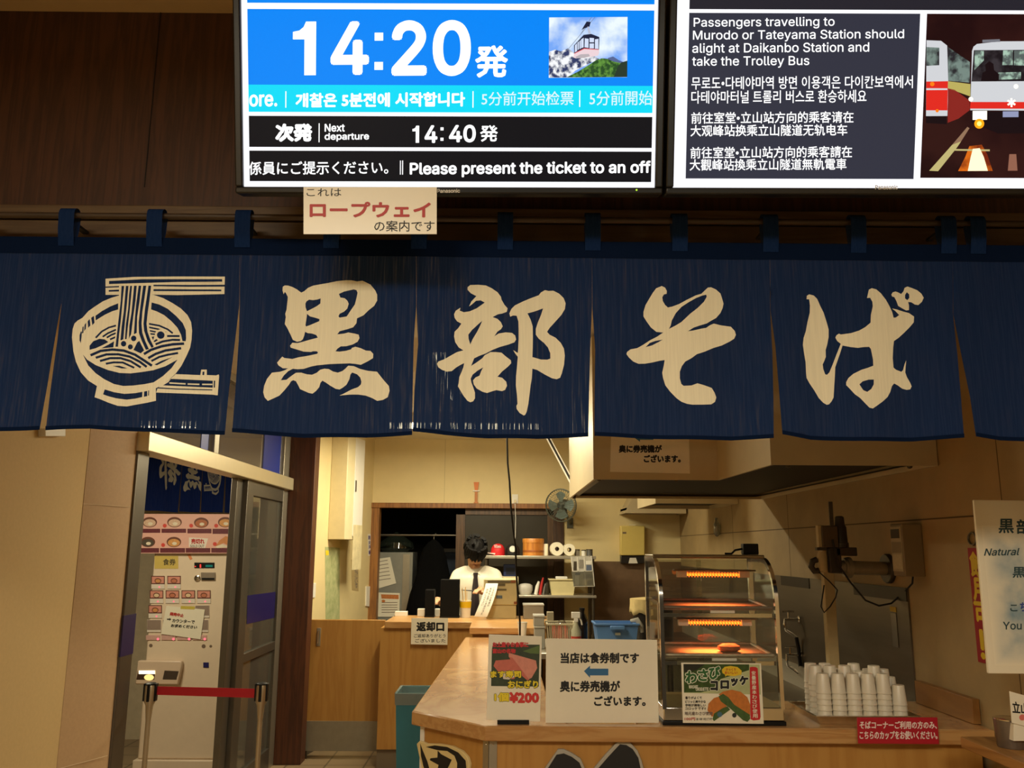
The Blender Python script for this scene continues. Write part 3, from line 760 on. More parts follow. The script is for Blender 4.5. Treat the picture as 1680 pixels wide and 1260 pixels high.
m = MB().tube([(-1.8, NY, rodz), (1.72, NY, rodz)], .008, WOOD('rod_wood', (60, 44, 28), (48, 35, 22), 0.5, (1, 9, 9)), 14)
rod = m.build('curtain_rod')
tag(rod, 'thin brown rod through the loops of the long noren curtain', 'curtain rod')
for x in [P(px_, 362, Y=NY).x for px_ in (-175, 112, 400, 688, 972, 1262, 1552)]:
    MB().box(x - .008, x + .008, NY - .004, 2.2995, rodz - .016, rodz - .0085, rubber).build('rod_bracket', rod)
# ------------------------------------------------------------------ televisions
TT = math.radians(15)
t0 = P(737, 319, Y=2.0)
TV = Pl(t0, (1, 0, .007), (0, -math.sin(TT), math.cos(TT)))
bez = M('tv_bezel', (20, 19, 18), 0.35, var=.03)
sW = E('screen_white', (250, 250, 255), 1.15)
sBlue = E('screen_blue', (0, 136, 250), 1.0)
sCyan = E('screen_cyan', (8, 222, 250), 1.0)
sBlk = E('screen_black', (14, 14, 20), 1.0)
sSlate = E('screen_slate', (52, 53, 66), 1.0)
sSlate2 = E('screen_slate_dark', (40, 38, 46), 1.0)
sTxt = E('screen_text_white', (255, 255, 255), 1.3)
sTxt2 = E('screen_text_soft', (225, 250, 255), 1.0)
def tv(x0, x1, nm, label):
    u0 = TV.uv(x0, 318)[0]; u1 = TV.uv(x1, 318)[0]
    r = empty(nm, TV.w((u0 + u1) / 2, 0), label, 'television')
    hh = .60
    b = 11.0 / 700 * (u1 - u0)
    m = MB()
    m.obox(TV, u0, u1, 0, b, -.05, .012, bez).obox(TV, u0, u1, hh - b, hh, -.05, .012, bez)
    m.obox(TV, u0, u0 + b * 1.15, b, hh - b, -.05, .012, bez).obox(TV, u1 - b * 1.15, u1, b, hh - b, -.05, .012, bez)
    m.build('bezel', r, bevel=.004)
    MB().obox(TV, u0 + .01, u1 - .01, .01, hh - .01, -.055, -.012, bez).build('back_cover', r)
    MB().obox(TV, u0 + b * 1.15, u1 - b * 1.15, b, hh - b, -.0119, 0.0, sW).build('screen', r)
    uc = (u0 + u1) / 2
    q = TV.w(uc, .34, -.055)
    MB().obox(TV, uc - .16, uc + .16, .2, .46, -.075, -.055, rubber).build('wall_plate', r)
    m = MB(); m.tube([q + Vector((0, .01, 0)), Vector((q.x, 2.345, q.z + .02))], .025, rubber).build('mount_arm', r)
    return r, u0 + b * 1.15, u1 - b * 1.15, b, hh - b
T1, a0, a1, b0, b1 = tv(388, 1086, 'wall_television', 'wide wall television showing a blue 14:20 departure board above the curtain')
T2, c0, c1, e0, e1 = tv(1091, 1796, 'wall_television', 'wall television showing grey travel notes in four languages and a photo of buses')
def slab(pl, mb, u0, v0, u1, v1, d, m): mb.flat(pl, [(u0, v0), (u1, v0), (u1, v1), (u0, v1)], d, m)
yv = lambda y: TV.uv(740, y)[1]
g = MB()
pl_, pr_ = TV.uv(408, 220)[0], TV.uv(1069, 220)[0]
slab(TV, g, pl_, yv(140), pr_, yv(16), .0004, sBlue)
slab(TV, g, pl_, yv(6), pr_, b1 - .03, .0004, sBlue)
slab(TV, g, pl_, yv(184.5), pr_, yv(140), .0004, sCyan)
slab(TV, g, pl_, yv(242), pr_, yv(191), .0004, sBlk)
slab(TV, g, pl_, yv(298), pr_, yv(248), .0004, sBlk)
g.build('display_panels', T1)
g = MB()
def tt(s, box, m=sTxt, bold=0.0, **k): text(g, TV, s, box, m, .0010, bold, **k)
def one(x0, y0, x1, y1):
    g.pflat(TV, [(x0 + u * (x1 - x0), y0 + v * (y1 - y0)) for u, v in ((0, .19), (.28, .165), (.46, .10), (.56, 0), (1, 0), (1, 1), (.50, 1), (.50, .33), (0, .33))], .001, sTxt)
one(479, 34, 517, 122); tt('4', (541, 34, 604, 122), bold=3.6); tt('20', (641, 33, 771, 125), bold=3.8)
g.prect(TV, 613, 53, 627, 66, .001, sTxt); g.prect(TV, 613, 101, 627, 114, .001, sTxt)
tt('発', (778, 75, 832, 128), bold=1.6)
tt('ore.', (408, 153, 454, 173), sTxt, .8); tt('개찰은 5분전에 시작합니다', (484, 151, 762, 175), sTxt, .9)
tt('5分前开始检票', (789, 151, 940, 174), sTxt2, .2); tt('5分前開始', (966, 151, 1069, 175), sTxt2, .2)
for x, y0, y1 in ((468, 148, 175), (775, 150, 177), (950, 150, 177), (523, 201, 232)): g.prect(TV, x - .8, y0, x + .8, y1, .001, sTxt)
tt('次発', (451, 201, 512, 231), bold=1.7); tt('Next', (532, 202, 565, 215), bold=.45); tt('departure', (532, 217, 605, 231), bold=.45)
one(676, 206, 687, 234); tt('4', (696, 205.5, 717, 234.5), bold=1.2); tt('40', (736, 205, 780, 234), bold=1.2)
g.prect(TV, 722, 209, 727, 214, .001, sTxt); g.prect(TV, 722, 226, 727, 231, .001, sTxt)
tt('発', (787, 206, 816, 233), bold=.6)
tt('係員にご提示ください。', (408, 263, 637, 285), sTxt, .3); g.prect(TV, 656, 263, 657.3, 286, .001, sTxt); g.prect(TV, 659.5, 263, 661, 286, .001, sTxt)
tt('Please present the ticket to an off', (672, 266, 1067, 291), bold=.8)
g.build('display_text', T1)
logo = M('logo_silver', (214, 210, 200), 0.5, 0.0, var=0)
g = MB(); text(g, TV, 'Panasonic', (718, 311.2, 755, 317.6), logo, .0128, .25); g.build('maker_name', T1)
g = MB(); g.pdisc(TV, 1043, 315, 1.6, 1.6, .0128, E('led_green', (190, 240, 60), 1.2), 10); g.build('power_light', T1)
# cable car picture
q = lambda p: [(890 + x / 10.5, 20 + y / 10.5) for x, y in p]
g = MB()
g.prect(TV, 899, 30, 1027.5, 129, .0010, E('pic_sky', (240, 252, 255), 1.0, (120, 170, 250), 9))
g.pflat(TV, q([(95, 700), (200, 660), (300, 690), (420, 640), (560, 740), (700, 800), (860, 770), (980, 840), (840, 880), (560, 1020), (400, 1140), (95, 1140)]), .0013, E('pic_snow', (250, 252, 255), 1.0, (52, 62, 104), 70))
g.pflat(TV, q([(1110, 810), (1200, 785), (1300, 850), (1400, 890), (1445, 860), (1445, 960), (1100, 960)]), .0012, E('pic_far_peak', (88, 104, 150), 1.0))
g.pflat(TV, q([(400, 1140), (600, 1040), (780, 930), (900, 850), (1010, 815), (1100, 825), (1200, 870), (1330, 900), (1380, 900), (1445, 880), (1445, 1140)]), .0015, E('pic_trees', (98, 150, 62), 1.0, (42, 80, 38), 120))
g.pflat(TV, q([(1280, 960), (1340, 890), (1445, 860), (1445, 1140), (1210, 1140)]), .0016, E('pic_dark_trees', (40, 58, 44), 1.0))
for a, b in (((880, 105), (400, 680)), ((820, 105), (620, 420))):
    g.pflat(TV, q([a, (a[0] + 10, a[1]), (b[0] + 10, b[1]), b]), .0017, E('pic_cable', (120, 130, 150), 1.0))
pdk = E('pic_cabin_dark', (30, 34, 60), 1.0)
g.pflat(TV, q([(690, 410), (820, 395), (960, 450), (955, 660), (700, 640), (530, 730), (525, 590)]), .0018, pdk)
g.pflat(TV, q([(650, 330), (740, 180), (810, 190), (790, 270), (700, 300)]), .0018, pdk)
g.pflat(TV, q([(750, 270), (775, 265), (815, 390), (770, 390)]), .0018, E('pic_hanger', (190, 195, 215), 1.0))
pw1 = E('pic_window', (214, 226, 250), 1.0)
for a in ([(710, 470), (775, 480), (775, 635), (705, 625)], [(792, 462), (868, 468), (868, 540), (792, 540)], [(792, 560), (868, 560), (868, 645), (792, 645)], [(885, 490), (945, 480), (945, 655), (885, 650)],
          [(645, 490), (690, 460), (690, 625), (648, 640)], [(585, 540), (608, 525), (608, 660), (588, 670)], [(540, 590), (575, 555), (578, 690), (540, 710)], [(618, 520), (640, 500), (642, 645), (620, 655)]): g.pflat(TV, q(a), .0020, pw1)
g.pflat(TV, q([(705, 640), (780, 655), (955, 660), (960, 720), (940, 770), (740, 800), (560, 815), (515, 800), (530, 725)]), .0021, E('pic_cabin_pale', (240, 214, 220), 1.0))
g.pflat(TV, q([(550, 790), (640, 745), (780, 740), (800, 780), (700, 810), (570, 815)]), .0022, E('pic_cabin_under', (190, 180, 184), 1.0))
g.pflat(TV, q([(700, 640), (955, 662), (955, 672), (700, 655), (530, 738), (530, 725)]), .0022, E('pic_cabin_red', (225, 90, 100), 1.0))
g.build('cable_car_picture', T1)
# second television
g = MB()
ul = TV.uv(1126, 200)[0]; um = TV.uv(1503, 160)[0]; up_ = TV.uv(1514, 160)[0]; ue = c1 - .02
slab(TV, g, ul, yv(292), um, yv(19.5), .0004, sSlate)
slab(TV, g, ul, yv(13.5), ue, b1 - .02, .0004, sSlate2)
g.build('display_panels', T2)
g = MB()
for s, bx, bo in (('Passengers travelling to', (1136, 32, 1367, 51), .15), ('Murodo or Tateyama Station should', (1135, 53, 1481, 72), .15), ('alight at Daikanbo Station and', (1134, 74, 1424, 94), .15), ('take the Trolley Bus', (1134, 96, 1326, 115), .15),
               ('무로도•다테야마역 방면 이용객은 다이칸보역에서', (1133, 129, 1496, 150), .15), ('다테야마터널 트롤리 버스로 환승하세요', (1133, 152, 1420, 173), .15),
               ('前往室堂•立山站方向的乘客请在', (1133, 187, 1399, 206), .2), ('大观峰站换乘立山隧道无轨电车', (1132, 208, 1389, 227), .2),
               ('前往室堂•立山站方向的乘客請在', (1132, 244, 1397, 263), .2), ('大觀峰站換乘立山隧道無軌電車', (1131, 264, 1388, 283), .2)):
    tt(s, bx, sTxt, bo)
g.build('display_text', T2)
g = MB(); text(g, TV, 'Panasonic', (1432, 309.8, 1469, 317), logo, .0128, .25); g.build('maker_name', T2)
g = MB()
q = lambda p: [(1510 + x / 4.42, 15 + y / 4.42) for x, y in p]
def pf(pts, d, m): g.pflat(TV, q(pts), d, m)
slab(TV, g, up_, yv(290), ue, yv(19.5), .0004, E('pic_night', (34, 12, 14), 1.0, (50, 22, 20), 5))
pwht = E('pic_bus_white', (212, 214, 218), 1.0); pred = E('pic_bus_red', (228, 44, 34), 1.0); pgl = E('pic_bus_glass', (120, 138, 130), 1.0, (44, 42, 46), 40)
pdk2 = E('pic_bus_dark', (26, 14, 18), 1.0); pgrn = E('pic_bus_lime', (190, 176, 96), 1.0)
pf([(35, 250), (140, 255), (185, 290), (195, 560), (190, 800), (35, 800)], .0008, pwht)
pf([(35, 300), (128, 305), (128, 432), (35, 436)], .0010, pgl)
pf([(35, 550), (192, 548), (190, 760), (35, 758)], .0010, pred); pf([(35, 598), (188, 600), (188, 612), (35, 612)], .0011, pwht)
pf([(35, 800), (180, 802), (185, 860), (35, 850)], .0010, pdk2)
pf([(190, 300), (350, 410), (350, 560), (195, 545)], .0009, pgl)
pf([(192, 548), (355, 570), (355, 660), (192, 600)], .0010, pgrn); pf([(192, 600), (240, 610), (350, 690), (350, 760), (270, 820), (192, 850)], .0010, E('pic_bus_red_dark', (140, 40, 34), 1.0))
for p, r in (((78, 568), 16), ((115, 762), 12)): pf(circ(p[0], p[1], r), .0012, E('pic_lamp_orange', (255, 120, 20), 1.2))
pf([(375, 300), (400, 280), (560, 262), (830, 262), (1150, 270), (1180, 310), (1190, 770), (355, 760), (365, 330)], .0009, pwht)
pf([(440, 250), (565, 246), (570, 266), (440, 270)], .0009, E('pic_roof_box', (120, 120, 128), 1.0))
pf([(378, 325), (1150, 325), (1150, 552), (362, 552)], .0011, E('pic_windscreen', (58, 52, 56), 1.0, (30, 24, 28), 30))
for a in ([(590, 328), (660, 328), (660, 435), (585, 435)], [(670, 330), (752, 330), (752, 440), (668, 436)], [(555, 488), (720, 486), (720, 536), (560, 540)], [(385, 330), (450, 330), (450, 400), (382, 470)], [(800, 330), (900, 330), (900, 540), (800, 540)]):
    pf(a, .0013, E('pic_reflection', (170, 200, 180), 1.0, (90, 100, 96), 60))
pf([(460, 430), (490, 405), (520, 425), (525, 470), (560, 500), (560, 550), (430, 550), (440, 490), (465, 475)], .0014, pdk2)
pf([(355, 700), (1190, 706), (1190, 756), (352, 748)], .0012, pred)
pf([(360, 770), (1190, 775), (1180, 930), (560, 930), (365, 850)], .0012, pdk2)
pf([(372, 765), (476, 765), (476, 830), (372, 830)], .0014, E('pic_headlight', (255, 244, 220), 1.5))
pf(circ(420, 858, 36), .0015, E('pic_headlight_orange', (255, 160, 20), 1.3)); pf(circ(420, 858, 17), .0016, E('pic_headlight_core', (255, 235, 120), 1.5))
pf(circ(358, 680, 17), .0015, E('pic_headlight', (255, 244, 220)))
pf(circ(684, 590, 17), .0015, E('pic_headlight', (255, 244, 220)))
pf([(590, 770), (704, 770), (704, 812), (590, 812)], .0014, E('pic_plate', (150, 156, 190), 1.0))
for k in range(3):
    an = k * math.pi / 3 + .5; c_, s_ = math.cos(an) * 32, math.sin(an) * 32
    pf(stroke([(652 - c_, 707 - s_), (652 + c_, 707 + s_)], 14), .0015 + k * .0001, E('pic_headlight', (255, 244, 220)))
pf([(60, 1196), (225, 1010), (290, 985), (260, 1030), (125, 1200)], .0010, E('pic_lane_line', (196, 182, 120), 1.0)); pf([(225, 1010), (335, 880), (350, 890), (290, 985)], .0010, E('pic_lane_line_far', (150, 116, 90), 1.0))
pf([(240, 1040), (498, 1045), (498, 1058), (240, 1052)], .0011, E('pic_lane_line', (196, 182, 120)))
pf([(350, 1020), (440, 1010), (480, 1080), (520, 1200), (270, 1200), (320, 1100)], .0010, E('pic_wet_orange', (225, 110, 24), 1.0, (120, 40, 16), 20))
pf([(375, 1040), (425, 1035), (455, 1100), (485, 1200), (340, 1200), (360, 1100)], .0012, E('pic_wet_bright', (255, 236, 190), 1.4))
pf([(640, 1080), (690, 1080), (700, 1200), (630, 1200)], .0010, E('pic_wet_pale', (150, 100, 80), 1.0))
g.build('bus_picture', T2)
# paper notice hung under the first television
NP = PY(1.975)
m = MB().pbox(NP, 498, 307, 716.5, 384, -.0012, 0, lam)
s = m.build('paper_notice'); tag(s, 'cream paper notice with red katakana taped under the departure television', 'notice')
g = MB(); rd = M('red_ink', (176, 40, 34), 0.5, var=0)
text(g, NP, 'これは', (503, 309, 560, 322), ink); text(g, NP, 'ロープウェイ', (508, 331, 707, 357), rd, bold=1.1); text(g, NP, 'の案内です', (614, 362, 713, 380), ink, bold=.1)
g.build('lettering', s)
# ------------------------------------------------------------------ front counter
CT = 1.0
fL = P(676, 1166, Z=CT); fC = P(796, 1191, Z=CT)
YF = fC.y
fR = Vector((XR, YF - .03, CT))
XLc = P(763, 1046, Z=CT).x
YE = 6.28
pla = PZ(0)
cnt = empty('service_counter', (0.6, YF + .3, 0), 'long wooden serving counter with cut-off corner, mountain shapes on its front', 'counter')
XI = 0.185
outl = [(fL.x, fL.y), (fC.x, fC.y), (fR.x - .005, fR.y), (fR.x - .005, YF + .55), (XI, YF + .55), (XI, YE), (XLc, YE)]
def inset(poly, d):
    n = len(poly); a = sum(poly[i - 1][0] * poly[i][1] - poly[i][0] * poly[i - 1][1] for i in range(n)); s = 1 if a > 0 else -1
    o = []
    for i in range(n):
        p0, p1, p2 = Vector(poly[i - 1]), Vector(poly[i]), Vector(poly[(i + 1) % n])
        e1 = (p1 - p0).normalized(); e2 = (p2 - p1).normalized()
        n1 = Vector((-e1.y, e1.x)) * s; n2 = Vector((-e2.y, e2.x)) * s
        b = (n1 + n2); b = b / max(.2, b.dot(n1)) if b.length > 1e-6 else n1
        o.append(tuple(p1 + b * d))
    return o
m = MB().prism(pla, inset(outl, .004), CT - .03, CT, countwood)
m.build('countertop', cnt, bevel=.003)
eth = .052
m = MB().prism(pla, outl, CT - eth, CT - .002, edgewood)
o = m.build('edge_band', cnt, bevel=.004)
body = inset(outl, .035)
m = MB().prism(pla, body, .08, CT - eth, panelwood)
m.build('front_panel', cnt)
m = MB().prism(pla, inset(outl, .07), 0, .08, M('plinth_dark', (60, 50, 40), 0.6)); m.build('plinth', cnt)
# aluminium corner strips at the cut corner
b0, b1_, b2 = [Vector((*body[i], 0)) for i in (0, 1, 2)]
d1_ = (b0 - b1_).normalized(); d2_ = (b2 - b1_).normalized()
def strip(p, d, w, z0, z1, mt):
    n = Vector((d.y, -d.x, 0)); 
    if n.y > 0: n = -n
    mb = MB(); pl = Pl(p, d, (0, 0, 1))
    s = 1 if pl.n.y < 0 else -1
    mb.obox(pl, 0, w, z0, z1, .0005 * s, .004 * s, mt)
    return mb
strip(b1_, d1_, .028, .08, CT - eth, alu).build('corner_strip', cnt)
strip(b1_, d2_, .028, .08, CT - eth, alu).build('corner_strip', cnt)
strip(b0, -d1_, .022, .08, CT - eth, white).build('corner_strip', cnt)
for dd in (d1_, d2_):
    for k in range(5):
        sc = MB()
        c = b1_ + dd * .014 + Vector((0, 0, .93 - k * .2))
        nn = Vector((dd.y, -dd.x, 0)); nn = nn if nn.y < 0 else -nn
        sc.lathe(c + nn * .004, [(.003, 0), (.002, .001)], chrome, 8, axis=nn)
        sc.build('screw', cnt)
# emblem board on the cut face
fdir = (b1_ - b0).normalized()
EP = Pl(b0, fdir, (0, 0, 1))
q = lambda p: [(660 + x / 3.818, 1180 + y / 3.818) for x, y in p]
emb = MB(); crm = M('emblem_cream', (222, 200, 140), 0.5, var=.02)
emb.pprism(EP, q([(107,150),(125,133),(150,140),(170,150),(250,150),(330,165),(390,195),(425,235),(437,275),(430,340),(400,430),(380,520),(330,640),(200,660),(150,560),(165,450),(150,350),(125,240)]), .0005, .014, crm)
eo = emb.build('emblem_board', bevel=.002); tag(eo, 'cream emblem board with a black brush character on the cut corner of the counter', 'emblem')
emb = MB()
for p in ([(130,148),(150,200),(175,260),(195,330),(170,340),(150,290),(135,225)], [(165,170),(220,160),(300,170),(370,205),(415,255),(420,310),(400,400),(350,400),(360,330),(362,270),(345,225),(300,195),(240,190)],
          [(240,192),(262,215),(300,235),(328,250),(312,285),(290,325),(280,400),(235,400),(235,330),(245,282),(190,252),(195,240),(238,236)], [(180,430),(370,410),(365,450),(190,470)], [(210,500),(350,480),(340,520),(220,540)]):
    emb.pflat(EP, q(p), .0146, ink)
emb.build('brush_character', eo)
# mountain boards on the front face
FP = Pl(b1_, d2_, (0, 0, 1))
if FP.n.y > 0: FP = Pl(b1_, -d2_, (0, 0, 1))
gry = M('mountain_edge_grey', (170, 164, 150), 0.5, var=.03)
for po, pi, lb in (([(890,305),(975,182),(1010,182),(1060,205),(1115,240),(1150,320),(1170,420),(1170,700),(800,700),(800,430)], [(908,305),(965,215),(1010,207),(1060,228),(1108,265),(1130,320),(1150,420),(1150,690),(820,690),(820,430)], 'lower black mountain cutout board fixed on the counter front'),
                   ([(1195,305),(1270,215),(1350,130),(1415,130),(1470,190),(1495,250),(1530,380),(1560,500),(1560,700),(1185,700),(1185,320)], [(1225,300),(1290,225),(1360,150),(1400,155),(1440,180),(1475,235),(1505,380),(1535,500),(1535,690),(1205,690),(1205,330)], 'taller black mountain cutout board fixed on the counter front')):
    o = MB().pprism(FP, q(po), .0006, .016, gry).build('mountain_board', bevel=.002); tag(o, lb, 'sign board', 'mountain boards on the counter')
    MB().pflat(FP, q(pi), .0164, M('mountain_black', (22, 21, 20), 0.6, var=.02)).build('black_face', o)
# raised ledge, return counter, swing gate
RZ = P(820, 1030, Y=YE).z
l0 = P(770, 1030, Y=YE).x
rc = empty('return_counter', (-.5, 7.05, 0), 'rear wooden counter for returned dishes, behind the long front counter', 'counter')
YR = 6.78
x0 = P(632, 1018, Y=YR).x; x1 = .36
m = MB().box(x0, x1, YR - .03, 7.38, RZ - .05, RZ, edgewood).box(l0, .22, YE + .005, YR - .03, RZ - .045, RZ, edgewood)
m.build('countertop', rc, bevel=.004)
xb = P(622, 1100, Y=YR).x
m = MB().box(xb, x1, YR, 7.33, .14, RZ - .05, panelwood).box(l0 + .03, .18, YE + .04, YR, .14, RZ - .045, panelwood)
m.build('front_panel', rc)
m = MB().box(xb, x1, YR + .02, 7.33, 0, .14, M('kick_grey', (118, 104, 84), 0.5, var=.04)).box(l0 + .05, .16, YE + .06, YR + .02, 0, .14, M('kick_grey', (118, 104, 84)))
m.build('kick_board', rc)
GY = 7.09
gx0 = xa + .012; gx1 = xb - .004
gz = P(570, 1017, Y=GY).z
gt = empty('swing_gate', ((gx0 + gx1) / 2, GY + .02, 0), 'low wooden staff gate between the beige side wall and the rear counter', 'gate')
MB().box(gx0 + .012, gx1 - .004, GY, GY + .035, .06, gz, panelwood).build('door_panel', gt, bevel=.003)
zk = P(570, 1183, Y=GY).z
MB().box(gx0 + .02, gx1 - .004, GY - .008, GY, .06, zk, M('kick_steel', (150, 142, 124), 0.35, .4, var=.06)).build('kick_plate', gt)
hx = P(523, 1045, Y=GY).x; hz = P(523, 1045, Y=GY).z
MB().box(hx - .016, hx + .016, GY - .008, GY - .0005, hz - .07, hz + .07, alu).build('lock_plate', gt, bevel=.002)
m = MB().tube([(hx, GY - .008, hz + .045), (hx, GY - .035, hz + .045), (hx, GY - .035, hz - .045), (hx, GY - .008, hz - .045)], .006, chrome, 8); m.build('handle', gt)
MB().box(gx0, gx0 + .011, GY - .01, GY + .045, .0, gz + .01, postwood).build('gate_post', gt)
MB().box(gx0 + .015, gx0 + .05, GY + .005, GY + .03, .0, .06, steeldk).build('hinge', gt)

# ------------------------------------------------------------------ signs on the counter
def board(nm, pl, px, lab, cat, th=.004, mt=None, d0=None, bevel=.0008):
    b = MB().pprism(pl, px, -th, 0, mt or lam)
    o = b.build(nm, bevel=bevel)
    return tag(o, lab, cat)
YS = P(985, 1187, Z=CT).y
SP = PY(YS)
A3 = board('ticket_notice', SP, [(896, 1047.5), (1078, 1050), (1081, 1186), (895, 1186)], 'large white counter notice with four black lines and a blue left arrow', 'sign')
g = MB()
text(g, SP, '当店は食券制です', (919.5, 1070.5, 1048.5, 1088.5), ink, bold=.75)
text(g, SP, '奥に券売機が', (918.5, 1116.5, 1017.5, 1135.5), ink, bold=.75)
text(g, SP, 'ございます。', (974.5, 1141.5, 1059.5, 1158.5), ink, bold=.75)
g.build('lettering', A3)
g = MB(); ar = M('arrow_blue', (48, 104, 150), 0.5, var=0)
g.pflat(SP, [(958, 1101), (968, 1092), (968, 1097), (998, 1097), (998, 1108), (968, 1108), (968, 1112)], .0006, ar); g.build('arrow', A3)
m = MB()
for x in (930, 1046):
    a = SP.pw(x, 1186, -.005); b = SP.pw(x, 1100, -.005)
    m.add([a + Vector((-.004, 0, 0)), a + Vector((-.004, .06, 0)), b + Vector((-.004, 0, 0)), a + Vector((.004, 0, 0)), a + Vector((.004, .06, 0)), b + Vector((.004, 0, 0))], [(0, 1, 2), (3, 5, 4), (0, 3, 4, 1), (1, 4, 5, 2), (0, 2, 5, 3)], lam)
m.build('stand_foot', A3)
YS2 = P(845, 1188, Z=CT).y
S2 = PY(YS2)
on = board('rice_ball_sign', S2, [(802, 1041), (889, 1044), (886, 1184), (798, 1181)], 'upright menu card for trout sushi rice balls, priced 200, left of the arrow notice', 'sign')
g = MB(); q = lambda p: [(790 + x / 5.6, 1030 + y / 5.6) for x, y in p]
g.pflat(S2, q([(95, 195), (105, 150), (535, 155), (525, 540), (88, 535)]), .0004, M('food_leaf_green', (58, 72, 50), 0.5, var=.2, scale=40))
g.pflat(S2, q([(380, 215), (535, 160), (530, 240), (450, 235)]), .0006, M('food_leaf_light', (92, 116, 60), 0.5, var=.1))
g.pflat(S2, q([(130, 300), (310, 285), (370, 380), (300, 470), (210, 470), (110, 350)]), .0006, M('food_trout', (206, 112, 96), 0.45, var=.08, scale=60))
g.pflat(S2, q([(190, 400), (300, 390), (330, 440), (250, 475), (200, 470)]), .0008, M('food_rice', (226, 214, 196), 0.6, var=.06))
g.pflat(S2, q([(250, 230), (500, 300), (512, 370), (460, 460), (420, 478), (380, 440), (250, 265)]), .0010, M('food_trout_pale', (222, 146, 128), 0.4, var=.08, scale=50))
g.pflat(S2, q([(250, 265), (285, 275), (440, 480), (420, 482), (370, 440)]), .0012, M('food_trout', (206, 112, 96)))
g.build('photo', on)
g = MB(); yl = M('ink_yellow', (230, 206, 40), 0.5, var=0); grn = M('ink_dark_green', (50, 58, 30), 0.5, var=0); pk = M('ink_crimson', (196, 44, 50), 0.5, var=0); rdo = M('ink_red', (206, 52, 48), 0.5, var=0)
text(g, S2, 'お土産やお食事に', (808, 1053, 867, 1062), pk, bold=.5, d=.0014); text(g, S2, '富山の名物', (808, 1064, 846, 1072), pk, bold=.5, d=.0014)
for s, bx in (('ます寿司', (804.5, 1100, 855, 1112)), ('おにぎり', (833, 1116, 883, 1129))):
    text(g, S2, s, (bx[0] - .8, bx[1] - .8, bx[2] + .8, bx[3] + .8), grn, bold=1.3, d=.0014); text(g, S2, s, bx, yl, bold=.6, d=.0018)
for s, bx, c in (('1個', (811, 1136, 835, 1151), yl), ('¥200', (836, 1136, 884, 1153), rdo)):
    text(g, S2, s, (bx[0] - .6, bx[1] - .6, bx[2] + .6, bx[3] + .6), grn if c is yl else pk, bold=1.3, d=.0010); text(g, S2, s, bx, c, bold=.8, d=.0014)
g.build('lettering', on)
MB().pbox(S2, 816, 1181, 868, 1188, -.05, .006, black).build('stand_base', on, bevel=.001)
RN = PY(YR - .036)
rt_ = board('return_notice', RN, [(675, 1014), (735, 1014), (734, 1058), (674, 1057)], 'white paper with three bold characters taped on the rear counter front', 'notice', th=.0008)
g = MB(); text(g, RN, '返却口', (683, 1020, 729, 1036), ink, bold=.9); text(g, RN, 'ご返却ありがとう', (679, 1040, 731, 1046), ink, bold=.1); text(g, RN, 'ございました', (681, 1048, 731, 1054), ink, bold=.1); g.build('lettering', rt_)
# red cup notice on the counter edge
CP = PY(fR.y - .014)
cn = board('cup_notice', CP, [(1406, 1177), (1538, 1177), (1541, 1221), (1408, 1220)], 'small red sign with white writing leaning on the counter edge before the cups', 'sign', th=.003, mt=M('sign_red', (176, 28, 44), 0.4, var=.02))
g = MB(); pk2 = M('ink_white', (240, 220, 214), 0.5, var=0)
text(g, CP, 'そばコーナーご利用の方のみ、', (1410, 1183, 1537, 1196), pk2, bold=.35); text(g, CP, 'こちらのカップをお使いください。', (1410, 1199, 1538, 1213), pk2, bold=.35)
g.build('lettering', cn)
MB().box(CP.pw(1415, 1210).x, CP.pw(1532, 1210).x, fR.y - .0105, fR.y - .001, CT - .03, CT - .02, lam).build('tape_strip', cn)
# wooden end board on the right wall
m = MB(); RW = PXR(XR - .0)
pts = [P(1500, 1116, X=XR - .03), P(1594, 1147, X=XR - .03)]
m.prism(PXR(XR - .03), [(-pts[1].y, CT + .001), (-pts[0].y, CT + .001), (-pts[0].y, pts[0].z), (-pts[1].y, pts[1].z)], .0, -.028, WOOD('end_board_wood', (158, 112, 58), (142, 98, 48), 0.4, (6, .8, 6), 1.6, rings=5))
tag(m.build('end_board', bevel=.002), 'plain wooden board standing on the counter against the right wall', 'board')

# ------------------------------------------------------------------ ticket machine in the passage
TY = 6.75
TP = PY(TY)
tm = empty('ticket_machine', P(305, 1250, Y=TY + .25).xy.to_3d(), 'tall pale meal ticket machine with rows of picture buttons, seen through the glass doorway', 'ticket machine')
mx0 = P(237, 1100, Y=TY).x; mx1 = P(372, 1100, Y=TY).x
mz = 1.66
mcol = M('machine_cream', (226, 206, 180), 0.4, var=.02)
MB().box(mx0, mx1, TY, TY + .45, .07, mz, mcol).build('cabinet', tm, bevel=.012)
MB().box(mx0 - .02, mx1 + .03, TY - .03, TY + .45, 0, .07, mcol).build('plinth', tm, bevel=.006)
q = lambda p: [(210 + x / 6, 900 + y / 6) for x, y in p]
g = MB(); yl2 = M('sticker_yellow', (206, 180, 92), 0.5, var=.03)
def tb(x0, y0, x1, y1, d, mt): a = q([(x0, y0), (x1, y1)]); g.pbox(TP, a[0][0], a[0][1], a[1][0], a[1][1], 0.0002, d, mt)
tb(262, 72, 495, 198, .002, yl2); g.build('title_sticker', tm)
g = MB(); a = q([(345, 100), (470, 165)]); text(g, TP, '食券', (a[0][0], a[0][1], a[1][0], a[1][1]), M('ink_olive', (84, 72, 40), 0.6, var=0), .0026, .3); g.build('lettering', tm)
g = MB(); tb(655, 138, 852, 192, .004, black); o = g.build('display', tm)
g = MB(); a = q([(708, 155), (722, 188), (665, 176)]); g.prect(TP, a[0][0], a[0][1], a[1][0], a[1][1], .0046, E('led_red', (255, 60, 50), 1.6)); g.pdisc(TP, a[2][0], a[2][1], 1, 1, .0046, E('led_red', (255, 60, 50)), 8)
